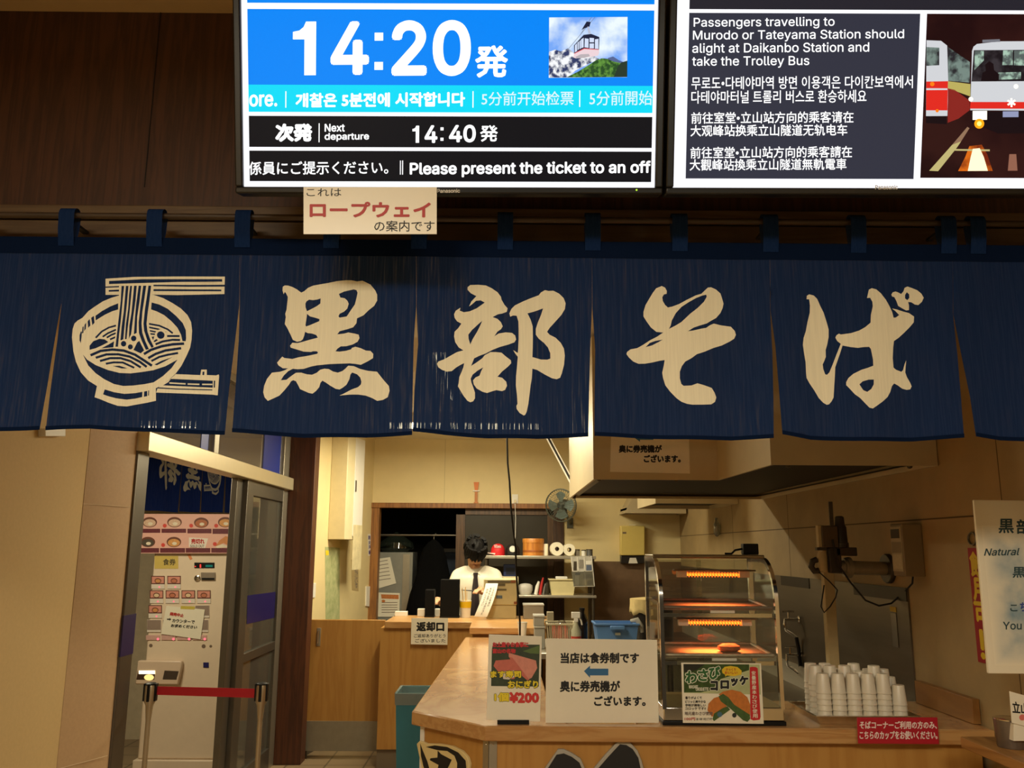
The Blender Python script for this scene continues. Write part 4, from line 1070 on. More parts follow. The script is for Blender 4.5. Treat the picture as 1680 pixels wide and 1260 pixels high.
a = q([(765, 160), (835, 182)]); g.prect(TP, a[0][0], a[0][1], a[1][0], a[1][1], .0046, E('led_teal', (30, 120, 100), 0.7)); g.build('digits', o)
g = MB(); tb(722, 235, 862, 310, .012, M('slot_grey', (150, 136, 120), 0.4, .3)); o = g.build('note_slot', tm, bevel=.002)
g = MB(); tb(732, 288, 856, 308, .0135, black); g.build('slot_opening', o)
a = q([(685, 292)])[0]
MB().lathe(TP.pw(a[0], a[1]), [(.024, 0), (.024, .008), (.012, .014)], chrome, 16, axis=(0, -1, 0)).build('coin_slot', tm)
bm_ = M('button_frame', (92, 50, 44), 0.4); bp_ = M('button_picture', (222, 150, 130), 0.4, var=.1, scale=60); bw_ = M('button_strip', (226, 214, 200), 0.4, var=.03); bo_ = M('button_blank', (148, 128, 114), 0.5)
def button(x0, y0, w, h, kind):
    global g
    g = MB(); tb(x0, y0, x0 + w, y0 + h, .006, bw_); o = g.build('menu_button', tm, bevel=.001)
    if kind == 'off':
        g = MB(); a = q([(x0 + 2, y0 + 2), (x0 + w - 2, y0 + h * .82)]); g.prect(TP, a[0][0], a[0][1], a[1][0], a[1][1], .0066, bo_); g.build('blank_card', o); return
    g = MB(); a = q([(x0, y0), (x0 + w, y0 + h * .64)]); g.prect(TP, a[0][0], a[0][1], a[1][0], a[1][1], .0066, bm_)
    a = q([(x0 + 7, y0 + 8), (x0 + w - 7, y0 + h * .56)]); g.prect(TP, a[0][0], a[0][1], a[1][0], a[1][1], .0068, bp_)
    a = q([(x0 + w / 2, y0 + h * .38)])[0]; g.pdisc(TP, a[0], a[1], 5.5, 4.2, .0070, M('soup_bowl', (110, 62, 44), 0.5)); g.pdisc(TP, a[0], a[1] + .3, 4.2, 3.0, .0072, M('soup' + kind, {'a': (214, 150, 90), 'b': (196, 120, 90), 'c': (228, 200, 160)}[kind], 0.5))
    g.build('menu_picture', o)
    g = MB(); a = q([(x0 + w * .6, y0 + h * .86)])[0]; g.pdisc(TP, a[0], a[1], 1.5, 1.5, .0072, E('lamp_pink', (255, 120, 130), 1.2), 8); g.build('button_lamp', o)
for x, y, k in ((232, 268, 'a'), (390, 268, 'b'), (218, 410, 'c'), (374, 410, 'b'), (530, 410, 'c'), (684, 410, 'b'), (205, 556, 'a')): button(x, y, 132, 128, k)
for x, y in ((665, 558), (190, 700), (345, 700), (505, 700), (655, 700)): button(x, y, 138, 122, 'off')
for x in (180, 332, 486, 640):
    g = MB(); tb(x, 852, x + 138, 900, .006, M('button_pink', (214, 170, 160), 0.4)); o = g.build('menu_button', tm, bevel=.001)
    g = MB(); a = q([(x + 118, 890)])[0]; g.pdisc(TP, a[0], a[1], 2.2, 2.2, .0066, E('lamp_pink', (255, 120, 130)), 8); g.build('button_lamp', o)
g = MB(); tb(742, 1120, 796, 1172, .004, M('navy_button', (30, 26, 96), 0.4)); g.build('return_button', tm, bevel=.001)
for x, y, r in ((225, 955, 18), (745, 962, 20), (815, 962, 14)):
    g = MB(); a = q([(x, y)])[0]; g.pdisc(TP, a[0], a[1], r / 6, r / 6, .0006, M('mark_grey', (120, 100, 84), 0.5)); g.build('lock', tm)
# pick-up trays
q2 = lambda p: [(180 + x / 4.667, 1060 + y / 4.667) for x, y in p]
g = MB(); g.pprism(TP, q2([(235, 105), (565, 108), (570, 130), (540, 290), (215, 285)]), .0002, .05, M('tray_housing', (214, 190, 165), 0.4, var=.02)); o = g.build('tray_housing', tm, bevel=.008)
g = MB(); g.pprism(TP, q2([(240, 178), (370, 180), (362, 250), (225, 250)]), .045, .0505, M('tray_dark', (70, 48, 34), 0.4)); g.build('ticket_outlet', o)
g = MB(); g.pprism(TP, q2([(440, 180), (548, 185), (530, 250), (425, 248)]), .045, .0505, M('tray_dark2', (84, 72, 62), 0.3, .3)); g.build('change_outlet', o)
g = MB(); a = q2([(245, 180), (368, 206)]); g.pbox(TP, a[0][0], a[0][1], a[1][0], a[1][1], .0508, .054, E('tray_lamp', (255, 236, 190), 2.2)); g.pdisc(TP, *q2([(322, 232)])[0], 8, 5, .0512, E('tray_lamp_soft', (255, 214, 130), 1.4)); g.build('tray_lamp', o)
# paper on the buttons
TP2 = PY(TY - .012)
pn = board('stop_notice', TP2, [(273, 994), (336, 1000), (329, 1049), (264, 1040)], 'slanted white note with red heading taped over the ticket machine buttons', 'notice', th=.0008)
g = MB(); text(g, TP2, '発売中止', [(279, 1004), (302, 1007), (301, 1013), (278, 1010)], rd, bold=.4)
g.pflat(TP2, [(274, 1015), (278, 1015), (278, 1013.5), (281, 1016), (278, 1018.5), (278, 1017), (274, 1017)], .0006, ink)
text(g, TP2, 'カウンターで', [(283, 1015), (320, 1017.5), (319, 1023.5), (282, 1021)], ink, bold=.3); text(g, TP2, 'お求めください', [(281, 1023.5), (324, 1026.5), (323, 1032), (280, 1029)], ink, bold=.3); g.build('lettering', pn)
g = MB(); g.pflat(TP2, [(297, 994), (320, 995), (319, 1000), (296, 999)], .0008, M('tape_yellow', (206, 186, 80), 0.4)); g.build('tape', pn)
# menu poster above the machine
TP3 = PY(TY - .03)
mp = board('menu_poster', TP3, [(232.5, 843), (385, 843.5), (381, 908), (227, 908)], 'wide pink menu poster with eight dish pictures above the ticket machine', 'poster', th=.002, mt=M('poster_pink', (228, 176, 160), 0.45, var=.03))
q = lambda p: [(210 + x / 6, 740 + y / 6) for x, y in p]
g = MB(); bar = M('poster_plum', (112, 40, 52), 0.5, var=.2, scale=90); rim = M('soup_bowl', (110, 62, 44))
cols = [(214, 700, 'c'), (458, 700, 'c'), (722, 705, 'b'), (958, 700, 'a'), (196, 895, 'd'), (452, 895, 'a')]
for x0, x1, y0, y1 in ((130, 318, 765, 805), (330, 572, 765, 805), (585, 822, 765, 810), (832, 1042, 765, 815), (108, 306, 955, 1000), (316, 562, 955, 1000), (568, 810, 955, 1000), (820, 1030, 955, 1000)):
    a = q([(x0, y0), (x1, y1)]); g.prect(TP3, a[0][0], a[0][1], a[1][0], a[1][1], .0006, bar)
MATS_S = {'a': (226, 160, 90), 'b': (190, 112, 70), 'c': (228, 190, 160), 'd': (84, 74, 60)}
for x, y, k in cols:
    a = q([(x, y)])[0]
    g.pdisc(TP3, a[0], a[1], 12, 8.5, .0006, rim); g.pdisc(TP3, a[0], a[1] + 1.2, 10, 6.2, .0009, M('dish_' + k, MATS_S[k], 0.5, var=.15, scale=90))
    g.pdisc(TP3, a[0] + 1, a[1] + 2.5, 4, 2.6, .0012, M('dish_rice', (236, 222, 196), 0.5, var=.1))
for x, y in ((362, 735), (622, 735), (868, 735), (346, 925), (855, 915)): a = q([(x, y)])[0]; g.pdisc(TP3, a[0], a[1], 3.2, 3.2, .0012, M('badge_red', (214, 70, 58), 0.5))
g.pflat(TP3, q([(900, 880), (960, 838), (1030, 850), (1038, 940), (990, 930), (940, 905), (860, 940)]), .0010, M('dish_bun', (214, 140, 84), 0.5, var=.1)); g.pflat(TP3, q([(860, 940), (930, 915), (1000, 945), (880, 955)]), .0012, M('dish_rice', (236, 222, 196)))
g.pflat(TP3, q([(600, 850), (790, 860), (760, 955), (600, 945)]), .0008, M('poster_white', (232, 220, 206), 0.5, var=.02))
g.build('dish_pictures', mp)
g = MB(); a = q([(622, 862), (755, 915), (612, 922), (752, 950)])
text(g, TP3, '売切れ', (a[0][0], a[0][1], a[1][0], a[1][1]), rd, .0014, .4); text(g, TP3, 'SOLD OUT', (a[2][0], a[2][1], a[3][0], a[3][1]), M('ink_grey', (110, 96, 88), 0.5, var=0), .0014, .15); g.build('lettering', mp)
lf = MB(); c = P(312, 916, Y=TY); lf.pflat(TP, [(307, 910), (312, 909), (316, 917), (312, 919)], .0006, M('leaf_orange', (222, 140, 90), 0.5)); lf.build('orange_mark', tm)
# second noren seen from behind, over the machine
NB = empty('short_noren', P(310, 840, Y=7.3), 'short navy noren seen from behind over the ticket machine, its printed characters mirrored', 'noren curtain')
def nb_place(px, py): 
    p = P(px, py, Y=7.3); p.y -= .012 * math.sin(px * .16); return p
def mir(key, x0, x1, y1, h):
    L0 = LAY[key]; xs = [p[0] for f, r in L0 for p in r]; ys = [p[1] for f, r in L0 for p in r]
    a, b, c, d = min(xs), max(xs), min(ys), max(ys)
    return [(f, [(x1 - (x - a) / (b - a) * (x1 - x0), y1 - (d - y) / (d - c) * h) for x, y in r]) for f, r in L0]
nav2 = CLOTH('navy_cotton_rear', (26, 44, 104), 0.06)
prt2 = CLOTH('print_rear', (190, 184, 168), 0.1, False)
for ol, ly in (([(176, 740), (262, 740), (258, 838), (174, 838)], mir('so', 196, 256, 772, 60)),
               ([(262, 740), (300, 740), (292, 841), (258, 838)], mir('be', 260, 296, 804, 70)),
               ([(300, 740), (334, 740), (328, 841), (294, 839)], mir('kuro', 300, 332, 807, 70)),
               ([(334, 740), (372, 740), (366, 841), (330, 840)], mir('bowl', 333, 364, 812, 68)),
               ([(372, 740), (394, 740), (386, 842), (369, 841)], [])):
    ly = [(f, [p for p in r]) for f, r in ly]
    cloth_mesh(ol, ly, nb_place, nav2, prt2, 6).build('cloth_panel', NB, sharp=180)
zr2 = P(300, 739, Y=7.3).z
m = MB().tube([(-3.6, 7.3, zr2), (XL - .15, 7.3, zr2)], .012, MATS['rod_wood'], 10); r_ = m.build('curtain_rod'); tag(r_, 'short rod carrying the mirrored noren over the ticket machine', 'curtain rod')

# belt barrier
sil = M('barrier_silver', (196, 180, 150), 0.35, 0.7, var=.02)
BY = 4.32
posts = []
for px, lab in ((248, 'silver belt barrier post at the glass doorway, its red belt pulled out to the right'), (430, 'silver belt barrier post by the brown pillar, holding the end of the red belt')):
    c = P(px, 1122, Y=BY); zt_ = c.z
    r = empty('barrier_post', (c.x, BY, 0), lab, 'barrier post', 'belt barrier posts at the doorway')
    z1_ = P(px, 1150, Y=BY).z; z2_ = P(px, 1180, Y=BY).z
    MB().lathe((c.x, BY, 0), [(.011, z2_ - .015), (.018, z1_ - .02), (.027, z1_), (.027, zt_ - .012), (.024, zt_)], sil, 20).build('post_head', r)
    MB().tube([(c.x, BY, .02), (c.x, BY, z2_ - .01)], .012, sil, 14).build('pole', r)
    MB().lathe((c.x, BY, 0), [(.15, 0), (.15, .012), (.05, .03), (.015, .04)], sil, 28).build('base_plate', r)
    m = MB(); zz0, zz1 = P(px, 1150, Y=BY).z, P(px, 1121, Y=BY).z
    for sx_, w in ((-1, .010), (1, .010)): m.box(c.x + sx_ * .026 - w / 2, c.x + sx_ * .026 + w / 2, BY - .014, BY + .014, zz0, zz1, black)
    m.box(c.x - .007, c.x + .007, BY - .030, BY - .02, zz0, zz1, black)
    m.build('belt_clip', r, bevel=.002)
    MB().lathe((c.x, BY, zt_ - .004), [(.026, 0), (.026, .006), (.02, .010)], black, 20).build('cap', r)
    posts.append((r, c))
pa, pb = posts[0][1], posts[1][1]
za, zb_ = P(250, 1126, Y=BY).z, P(250, 1140, Y=BY).z
zc, zd = P(430, 1130, Y=BY).z, P(430, 1145, Y=BY).z
m = MB(); m.add([(pa.x + .032, BY - .001, za), (pb.x - .032, BY - .001, zc), (pb.x - .032, BY - .001, zd), (pa.x + .032, BY - .001, zb_), (pa.x + .032, BY + .001, za), (pb.x - .032, BY + .001, zc), (pb.x - .032, BY + .001, zd), (pa.x + .032, BY + .001, zb_)],
    [(3, 2, 1, 0), (4, 5, 6, 7), (0, 1, 5, 4), (1, 2, 6, 5), (2, 3, 7, 6), (3, 0, 4, 7)], M('belt_red', (190, 16, 34), 0.6, var=.03))
o = m.build('belt', posts[0][0]); o['label'] = 'red retractable belt'
# blue bin
BX, BYY = P(690, 1130, Y=4.72).x, 4.72
bz = P(670, 1138, Y=4.6).z
bn = empty('waste_bin', (BX, BYY, 0), 'blue waste bin lined with a clear bag, beside the left end of the counter', 'waste bin')
bp = M('bin_blue', (52, 128, 146), 0.4, var=.04)
w0, w1 = .085, .115
def frus(mb, c, a0, a1, z0, z1, mt, th=.004):
    x, y = c
    ring = lambda a, z: [(x - a, y - a * 1.1, z), (x + a, y - a * 1.1, z), (x + a, y + a * 1.1, z), (x - a, y + a * 1.1, z)]
    vs = ring(a0, z0) + ring(a1, z1) + ring(a1 - th, z1) + ring(a0 - th, z0 + th)
    fs = [(3, 2, 1, 0)] + [(k * 4 + i, k * 4 + (i + 1) % 4, (k + 1) * 4 + (i + 1) % 4, (k + 1) * 4 + i) for k in range(3) for i in range(4)] + [(12, 13, 14, 15)]
    mb.add(vs, fs, mt)
m = MB(); frus(m, (BX, BYY), w0, w1, 0, bz, bp); m.build('bin_body', bn, bevel=.003)
m = MB(); frus(m, (BX, BYY), w1 + .002, w1 + .005, bz - .055, bz + .003, GLASS('bag_film', (190, 215, 215), 0.15, 0.35, (170, 190, 185)), .012); m.build('bag_liner', bn)
# ------------------------------------------------------------------ exhaust hoods
HB = 1.955
hd = empty('exhaust_hood', (1.2, 4.9, HB), 'large stepped cream exhaust hood above the cooking side with a notice on its front', 'exhaust hood')
ya_ = P(1060, 787, Z=HB).y; xa_ = P(973, 787, Z=HB).x
yb_ = P(1060, 818, Z=HB).y
yB = P(1340, 763, Z=HB).y; xB0 = P(1175, 787, Z=HB).x + .015
HT = 2.68
out_ = [(xa_, ya_), (xB0, ya_), (xB0 + .02, yB), (XR - .004, yB), (XR - .004, yb_), (xa_, yb_)]
inn_ = inset(out_, .012)
m = MB()
n = len(out_)
vs = [(x, y, HB) for x, y in out_] + [(x, y, HT) for x, y in out_] + [(x, y, HB) for x, y in inn_] + [(x, y, HT - .05) for x, y in inn_]
fs = [(i, (i + 1) % n, n + (i + 1) % n, n + i) for i in range(n)] + [(2 * n + (i + 1) % n, 2 * n + i, 3 * n + i, 3 * n + (i + 1) % n) for i in range(n)]
fs += [((i + 1) % n, i, 2 * n + i, 2 * n + (i + 1) % n) for i in range(n)]
m.add(vs, fs, hoodsteel)
m.build('casing', hd)
# inner gutter and filter panel
g2 = inset(out_, .06)
m = MB(); m.add([(x, y, HB + .03) for x, y in inn_] + [(x, y, HB + .012) for x, y in g2], [((i + 1) % n, i, n + i, n + (i + 1) % n) for i in range(n)], steeldk)
m.build('gutter', hd)
m = MB(); m.prism(pla, g2, HB + .03, HB + .05, hoodin); m.build('filter_panel', hd)
for px, py, x, y in ((0, 0, xa_ + .03, ya_ + .03), (0, 0, xa_ + .03, yb_ - .03), (0, 0, xB0 - .2, ya_ + .03), (0, 0, XR - .1, yB + .04), (0, 0, xB0 + .1, yB + .04)):
    MB().lathe((x, y, HB - .004), [(.004, -.004), (.010, 0), (.010, .03)], steeldk, 10).build('bolt', hd)
HP = PY(ya_ - .0015)
hn = board('hood_notice', HP, [(1003, 690), (1130, 691), (1132, 777), (1001, 774)], 'white notice with black writing taped on the front of the exhaust hood', 'notice', th=.001)
g = MB()
text(g, HP, '奥に券売機が', (1015, 730, 1086, 743), ink, bold=.7); text(g, HP, 'ございます。', (1056, 746, 1117, 759), ink, bold=.7)
g.pflat(HP, [(1042, 719), (1050, 713), (1050, 716.5), (1072, 716.5), (1072, 721.5), (1050, 721.5), (1050, 725)], .0006, ar)
g.build('lettering', hn)
h2 = MB()
y0_ = P(1100, 826, Z=HB).y; y1_ = P(1100, 835, Z=HB).y; x0_ = P(1075, 826, Z=HB).x
def hood_box(x0, x1, y0, y1, lab, sl=0.0):
    r = empty('exhaust_hood', ((x0 + x1) / 2, (y0 + y1) / 2, HB), lab, 'exhaust hood')
    o4 = [(x0, y0), (x1, y0), (x1, y1), (x0, y1)]; i4 = inset(o4, .012); t4 = [(x0 + sl, y0), (x1, y0), (x1, y1), (x0 + sl, y1)]
    m = MB(); vs = [(x, y, HB) for x, y in o4] + [(x, y, 2.4) for x, y in t4] + [(x, y, HB) for x, y in i4] + [(x, y, HB + .06) for x, y in i4]
    fs = [(i, (i + 1) % 4, 4 + (i + 1) % 4, 4 + i) for i in range(4)] + [(8 + (i + 1) % 4, 8 + i, 12 + i, 12 + (i + 1) % 4) for i in range(4)] + [((i + 1) % 4, i, 8 + i, 8 + (i + 1) % 4) for i in range(4)] + [(4, 5, 6, 7)]
    m.add(vs, fs, hoodsteel); m.build('casing', r)
    m = MB(); m.prism(pla, i4, HB + .03, HB + .05, hoodin); m.build('filter_panel', r)
    return r
hood_box(x0_, XR - .004, y0_, y1_, 'middle cream exhaust hood on the right wall, behind the stepped one')
hood_box(P(1021, 843, Z=HB).x, 1.72, P(1060, 842, Z=HB).y, YB - .004, 'rear sloped exhaust hood against the back wall, above the towel dispenser', .22)
# brace and duct to the ceiling
a = P(947, 808, Y=yb_ - .1); b = P(898, 716, Y=yb_ + .2); dirn = (b - a).normalized()
t_ = (KZ - .002 - a.z) / dirn.z
m = MB(); m.tube([a, a + dirn * t_], .022, white, 4)
m.tube([a + dirn * .12 + Vector((.0, -.012, 0)), a + dirn * (t_ * .8) + Vector((0, -.012, 0))], .010, hoodin, 4)
tag(m.build('ceiling_brace'), 'slanting white brace between the ceiling and the stepped exhaust hood', 'brace')

# ------------------------------------------------------------------ side wall items, kitchen left
KLp = lambda px, py: KL.uv(px, py)
u0 = KLp(555, 885)[0]; u1 = KLp(597, 885)[0]
zb0 = KL.uv(575, 886)[1]
bx = empty('wall_box', KL.w((u0 + u1) / 2, zb0, .05), 'tall cream electrical box high on the beige side wall', 'electrical box')
fx = P(557, 885, Y=7.45).x
m = MB(); dpt = .15
pw0 = KL.w(.40, 0); 
bu0, bu1 = .42, .86
m.obox(KL, bu0, bu1, zb0, KZ - .08, .001, dpt, cream); m.build('box_body', bx, bevel=.004)
m = MB(); m.obox(KL, bu0 + .18, bu1 - .02, zb0 + .03, KZ - .11, dpt, dpt + .006, white); m.build('box_door', bx, bevel=.002)
v = zb0 + .42; m = MB(); m.obox(KL, bu0 + .2, bu0 + .215, v, v + .1, dpt + .006, dpt + .014, steeldk); m.build('door_handle', bx)
# paper hung on the box corner
m = MB(); m.obox(KL, bu1 - .25, bu1 - .02, zb0 - .26, zb0 + .13, dpt + .007, dpt + .0085, M('notice_old', (226, 212, 168), 0.6, var=.12, scale=14))
tag(m.build('box_notice'), 'yellowed paper sheets clipped to the front of the cream electrical box', 'notice')
def klsheet(px, nm, lab, mt, cat='notice', th=.0012):
    pts = [KL.uv(*p) for p in px]
    o = MB().prism(KL, pts, .0004, .0004 + th, mt).build(nm); return tag(o, lab, cat)
o = klsheet([(533, 897), (557, 899), (557, 1016), (534, 1016)], 'wall_map', 'tall faded green area map pinned on the beige side wall', M('map_green', (196, 196, 146), 0.6, var=.14, scale=16, col2=(152, 162, 110)), 'map')
g = MB(); g.pflat(KL, [(534, 903), (539, 903), (539, 911), (534, 911)], .0022, M('ink_yellow', (230, 206, 40))); g.build('yellow_mark', o)
o = klsheet([(576, 918), (588, 915), (588, 970), (577, 968)], 'writing_strip', 'narrow paper strip with faint vertical writing on the beige side wall', M('strip_paper', (190, 166, 116), 0.6, var=.05))
g = MB(); vtext(g, KL, 'ありがとうございます', [(581, 920), (587, 919), (587, 966), (582, 965)], M('ink_navy', (64, 66, 92), 0.6, var=0), .002, 0); g.build('lettering', o)
o = klsheet([(599.5, 962), (608, 962), (608, 996), (599, 994)], 'clip_board', 'small white clipboard hanging beside the doorway frame', paper, 'clipboard', .012)
o = klsheet([(603, 876), (608, 876), (608, 912), (604, 912)], 'purple_label', 'narrow white label with purple writing beside the doorway frame', paper, 'label')
g = MB(); vtext(g, KL, '防火戸前', [(604, 878), (607.6, 878), (607.6, 910), (604.5, 910)], M('ink_purple', (70, 50, 120), 0.6, var=0), .002, .2); g.build('lettering', o)
m = MB(); m.obox(KL, *[KL.uv(502.5 + 8, 960)[0] for _ in (0,)], KL.uv(514, 960)[0] + .03, KL.uv(510, 981)[1], KL.uv(510, 957)[1], .0005, .012, white)
tag(m.build('wall_switch', bevel=.003), 'white switch plate on the beige side wall near the brown pillar', 'light switch')

# ------------------------------------------------------------------ back wall items
BWP = PY(YB)
m = MB().pbox(BWP, 840, 811, 850, 827, .0005, .012, white); o = m.build('wall_socket', bevel=.002); tag(o, 'white wall socket above the doorway frame, a thin cord running down', 'socket')
g = MB(); g.pbox(BWP, 843, 820, 847, 825, .012, .03, cream); g.build('plug', o)
pts = [P(845, 826, Y=YB - .03), P(846, 850, Y=YB - .04), P(845.5, 880, Y=YB - .06), P(842, 905, Y=YB - .08)]
MB().tube(pts, .0035, white, 6).build('cord', o)
c = P(781, 833, Y=YB - .012)
orm = empty('shrine_charm', (c.x, YB - .012, dz + .05), 'small orange and white charm standing on the doorway frame top', 'charm')
s_ = YB / 1400
MB().box(c.x - .022, c.x + .022, YB - .03, YB - .001, dz + .05, dz + .062, M('charm_wood', (196, 120, 50), 0.5)).build('base', orm)
MB().box(c.x - .014, c.x + .014, YB - .02, YB - .008, dz + .062, dz + .17, M('charm_wood', (196, 120, 50))).build('post', orm)
m = MB(); m.prism(PY(YB - .008), [(c.x - .014, dz + .17), (c.x + .014, dz + .17), (c.x + .026, dz + .26), (c.x - .026, dz + .26)], 0, .012, M('charm_orange', (222, 122, 40), 0.5)); m.build('head', orm)
m = MB(); m.box(c.x - .034, c.x + .034, YB - .022, YB - .006, dz + .168, dz + .178, white); m.build('paper_band', orm)
# towel dispenser
td = empty('towel_dispenser', P(1035, 912, Y=YB), 'pale yellow paper towel dispenser on the back wall under the rear hood', 'towel dispenser')
m = MB().pbox(BWP, 1016, 863, 1055, 911, .0006, .11, M('dispenser_yellow', (222, 198, 112), 0.4, var=.02)); m.build('body', td, bevel=.008)
m = MB().pbox(BWP, 1030, 860.5, 1041, 863.5, .02, .08, cream); m.build('lid_catch', td)
m = MB().pbox(BWP, 1017, 911, 1055, 924, .0006, .09, M('dispenser_dark', (34, 30, 26), 0.4)); m.build('outlet', td, bevel=.004)
m = MB(); m.pprism(BWP, [(1031, 915), (1041, 915), (1044, 924), (1029, 924)], .04, .092, paper); m.build('paper_tongue', td)
g = MB(); g.pbox(BWP, 1019, 873, 1025, 876, .1101, .111, M('mark_grey', (120, 100, 84))); g.build('badge', td)
# steel splash panels
struct(MB().box(P(968, 960, Y=YB).x, XR - .002, YB - .008, YB - .0005, .8, P(1000, 921, Y=YB).z, M('splash_steel', (138, 110, 84), 0.4, 0.3, var=.15, scale=4)).build('trim_4'))
struct(MB().box(XR - .008, XR - .0005, P(1490, 957, X=XR).y, YB - .01, .8, 1.462, M('splash_steel2', (132, 122, 106), 0.34, 0.75, var=.12, scale=4, stretch=(1, .3, 3))).build('trim_5'))
for y0, y1 in ((P(1489, 950, X=XR).y, P(1403, 950, X=XR).y), (P(1330, 950, X=XR).y, P(1284, 950, X=XR).y)):
    struct(MB().box(XR - .012, XR - .008, y0, y1, 1.405, 1.462, M('splash_band', (66, 60, 52), 0.4, 0.7, var=.05)).build('trim_6'))
# fan
fn = empty('wall_fan', P(920, 858, Y=YB - .1), 'round grey-green wall fan beside the hood, above the doorway corner', 'fan')
fc = P(920.5, 829, Y=YB - .32); R_ = .155
wr = M('fan_wire', (96, 98, 86), 0.5, .4)
fax = Vector((-.42, -.9, -.12)).normalized()
m = MB()
fa = fax.cross(Vector((0, 0, 1))).normalized(); fb = fa.cross(fax).normalized()
def fring(r, d, w): m.tube([fc + fax * d + (fa * math.cos(t) + fb * math.sin(t)) * r for t in [i * 2 * math.pi / 28 for i in range(29)]], w, wr, 6, caps=False)
fring(R_, 0, .006); fring(R_ * .98, .03, .002); fring(R_ * .72, .055, .0015); fring(R_ * .4, .065, .0015)
for i in range(40):
    t = i * 2 * math.pi / 40; e = fa * math.cos(t) + fb * math.sin(t)
    m.tube([fc + e * R_, fc + e * R_ * .95 + fax * .035, fc + e * R_ * .6 + fax * .06, fc + e * .02 + fax * .066], .0014, wr, 4, caps=False)
    m.tube([fc + e * R_, fc + e * R_ * .9 - fax * .03, fc + e * R_ * .5 - fax * .05], .0014, wr, 4, caps=False)
m.build('wire_grille', fn)
m = MB(); bl_ = M('fan_blade', (112, 128, 122), 0.35, var=.03)
for k in range(4):
    t0_ = k * math.pi / 2; vs = []
    for i in range(7):
        t = t0_ + (i - 3) * .17
        e = fa * math.cos(t) + fb * math.sin(t); tw = (i - 3) * .008
        vs += [fc + e * .03 + fax * (tw * .6), fc + e * (R_ * (.86 - .03 * abs(i - 3))) + fax * tw]
    m.add(vs, [(2 * i, 2 * i + 1, 2 * i + 3, 2 * i + 2) for i in range(6)], bl_)
m.build('blades', fn)
m = MB().lathe(fc - fax * .01, [(.034, 0), (.034, .03), (.02, .045)], M('fan_hub', (64, 70, 66), 0.4), 18, axis=fax); m.build('hub', fn)
m = MB().lathe(fc - fax * .16, [(.03, 0), (.05, .02), (.055, .10), (.03, .13)], M('fan_motor', (92, 94, 84), 0.5), 18, axis=fax); m.build('motor_housing', fn)
wb = Vector((fc.x + .11, YB - .001, fc.z - .16))
m = MB().tube([fc - fax * .1, fc - fax * .1 + Vector((.02, .04, -.1)), wb + Vector((0, -.03, 0)), wb], .014, M('fan_motor', (92, 94, 84)), 10)
m.box(wb.x - .03, wb.x + .03, YB - .012, YB - .0006, wb.z - .05, wb.z + .05, M('fan_motor', (92, 94, 84))); m.build('wall_arm', fn)

# ------------------------------------------------------------------ rear shelf unit
SY0, SY1 = 8.10, 8.50
su = empty('shelf_unit', (.2, 8.3, 0), 'stainless shelf unit in front of the doorway, holding caps and paper rolls', 'shelf unit')
sx0 = P(793, 913, Y=SY0).x; sx1 = P(978, 913, Y=SY0).x
z1 = P(850, 911.5, Y=SY0).z; z2 = P(900, 976.5, Y=SY0).z
m = MB().box(sx0, sx1, SY0, SY1, z1 - .03, z1, steel); m.build('shelf', su, bevel=.005)
m = MB().box(sx0, sx1, SY0, SY1, z2 - .025, z2, steel); m.build('shelf', su, bevel=.005)
for x in (sx0 + .03, sx1 - .03):
    for y in (SY0 + .03, SY1 - .03):
        MB().tube([(x, y, 0), (x, y, z1 - .028)], .015, steeldk, 10).build('post', su)
SHP = PY(SY0 + .12)
def on_shelf(px, py=None, Y=SY0 + .14): return P(px, 900, Y=Y).x
Ysh = SY0 + .16
kpx = Ysh / 1400
# red cap
c = Vector((P(817, 900, Y=Ysh).x, Ysh, z1 + .0005))
rc_ = empty('baseball_cap', c, 'red baseball cap on the upper steel shelf, beside the dark cap', 'cap')
capm = M('cap_red', (206, 26, 34), 0.6, var=.05)
def capmesh(c, mt):
    m = MB(); m.lathe(c, [(.066, 0), (.068, .03), (.064, .065), (.045, .095), (.02, .107), (.003, .109)], mt, 20); return m
capmesh(c, capm).build('crown', rc_)
m = MB(); vs = []
for i in range(9):
    t = math.pi * (.62 + .48 * i / 8 + .0); vs += [c + Vector((math.cos(t) * .066, math.sin(t) * -.066, .018)), c + Vector((math.cos(t) * .066 - .065 * math.sin(math.pi * i / 8) * .9 - .004, math.sin(t) * -.066 - .05 * math.sin(math.pi * i / 8), .006 + .018 * math.sin(math.pi * i / 8)))]
vs2 = [v + Vector((0, 0, .004)) for v in vs]
n9 = len(vs)
m.add(vs + vs2, [(2 * i, 2 * i + 1, 2 * i + 3, 2 * i + 2) for i in range(8)] + [(n9 + 2 * i, n9 + 2 * i + 2, n9 + 2 * i + 3, n9 + 2 * i + 1) for i in range(8)] + [(2 * i + 1, n9 + 2 * i + 1, n9 + 2 * i + 3, 2 * i + 3) for i in range(8)], M('cap_peak_white', (226, 200, 190), 0.6))
m.build('peak', rc_)
g = MB(); cp = PY(c.y - .0695)
text(g, cp, 'Vibes', (810.5, 893.5, 822, 899), M('ink_white', (240, 220, 214)), 0, .15)
for i, v in enumerate(g.v):
    dx = v[0] - c.x; g.v[i] = (v[0], c.y - math.sqrt(max(0, .0695 ** 2 - dx * dx)) , v[2])
g.build('lettering', rc_)
c2 = Vector((P(841, 900, Y=Ysh).x, Ysh, z1 + .0005))
bc = empty('baseball_cap', c2, 'black baseball cap with a round white badge on the upper steel shelf', 'cap')
capmesh(c2, M('cap_black', (20, 19, 20), 0.6)).build('crown', bc)
m = MB(); m.lathe(c2 + Vector((0, -.064, .058)), [(.032, 0), (.03, .006)], M('badge_white', (226, 222, 208), 0.6, var=.1, scale=90), 20, axis=(0, -1, .25)); m.build('badge', bc)
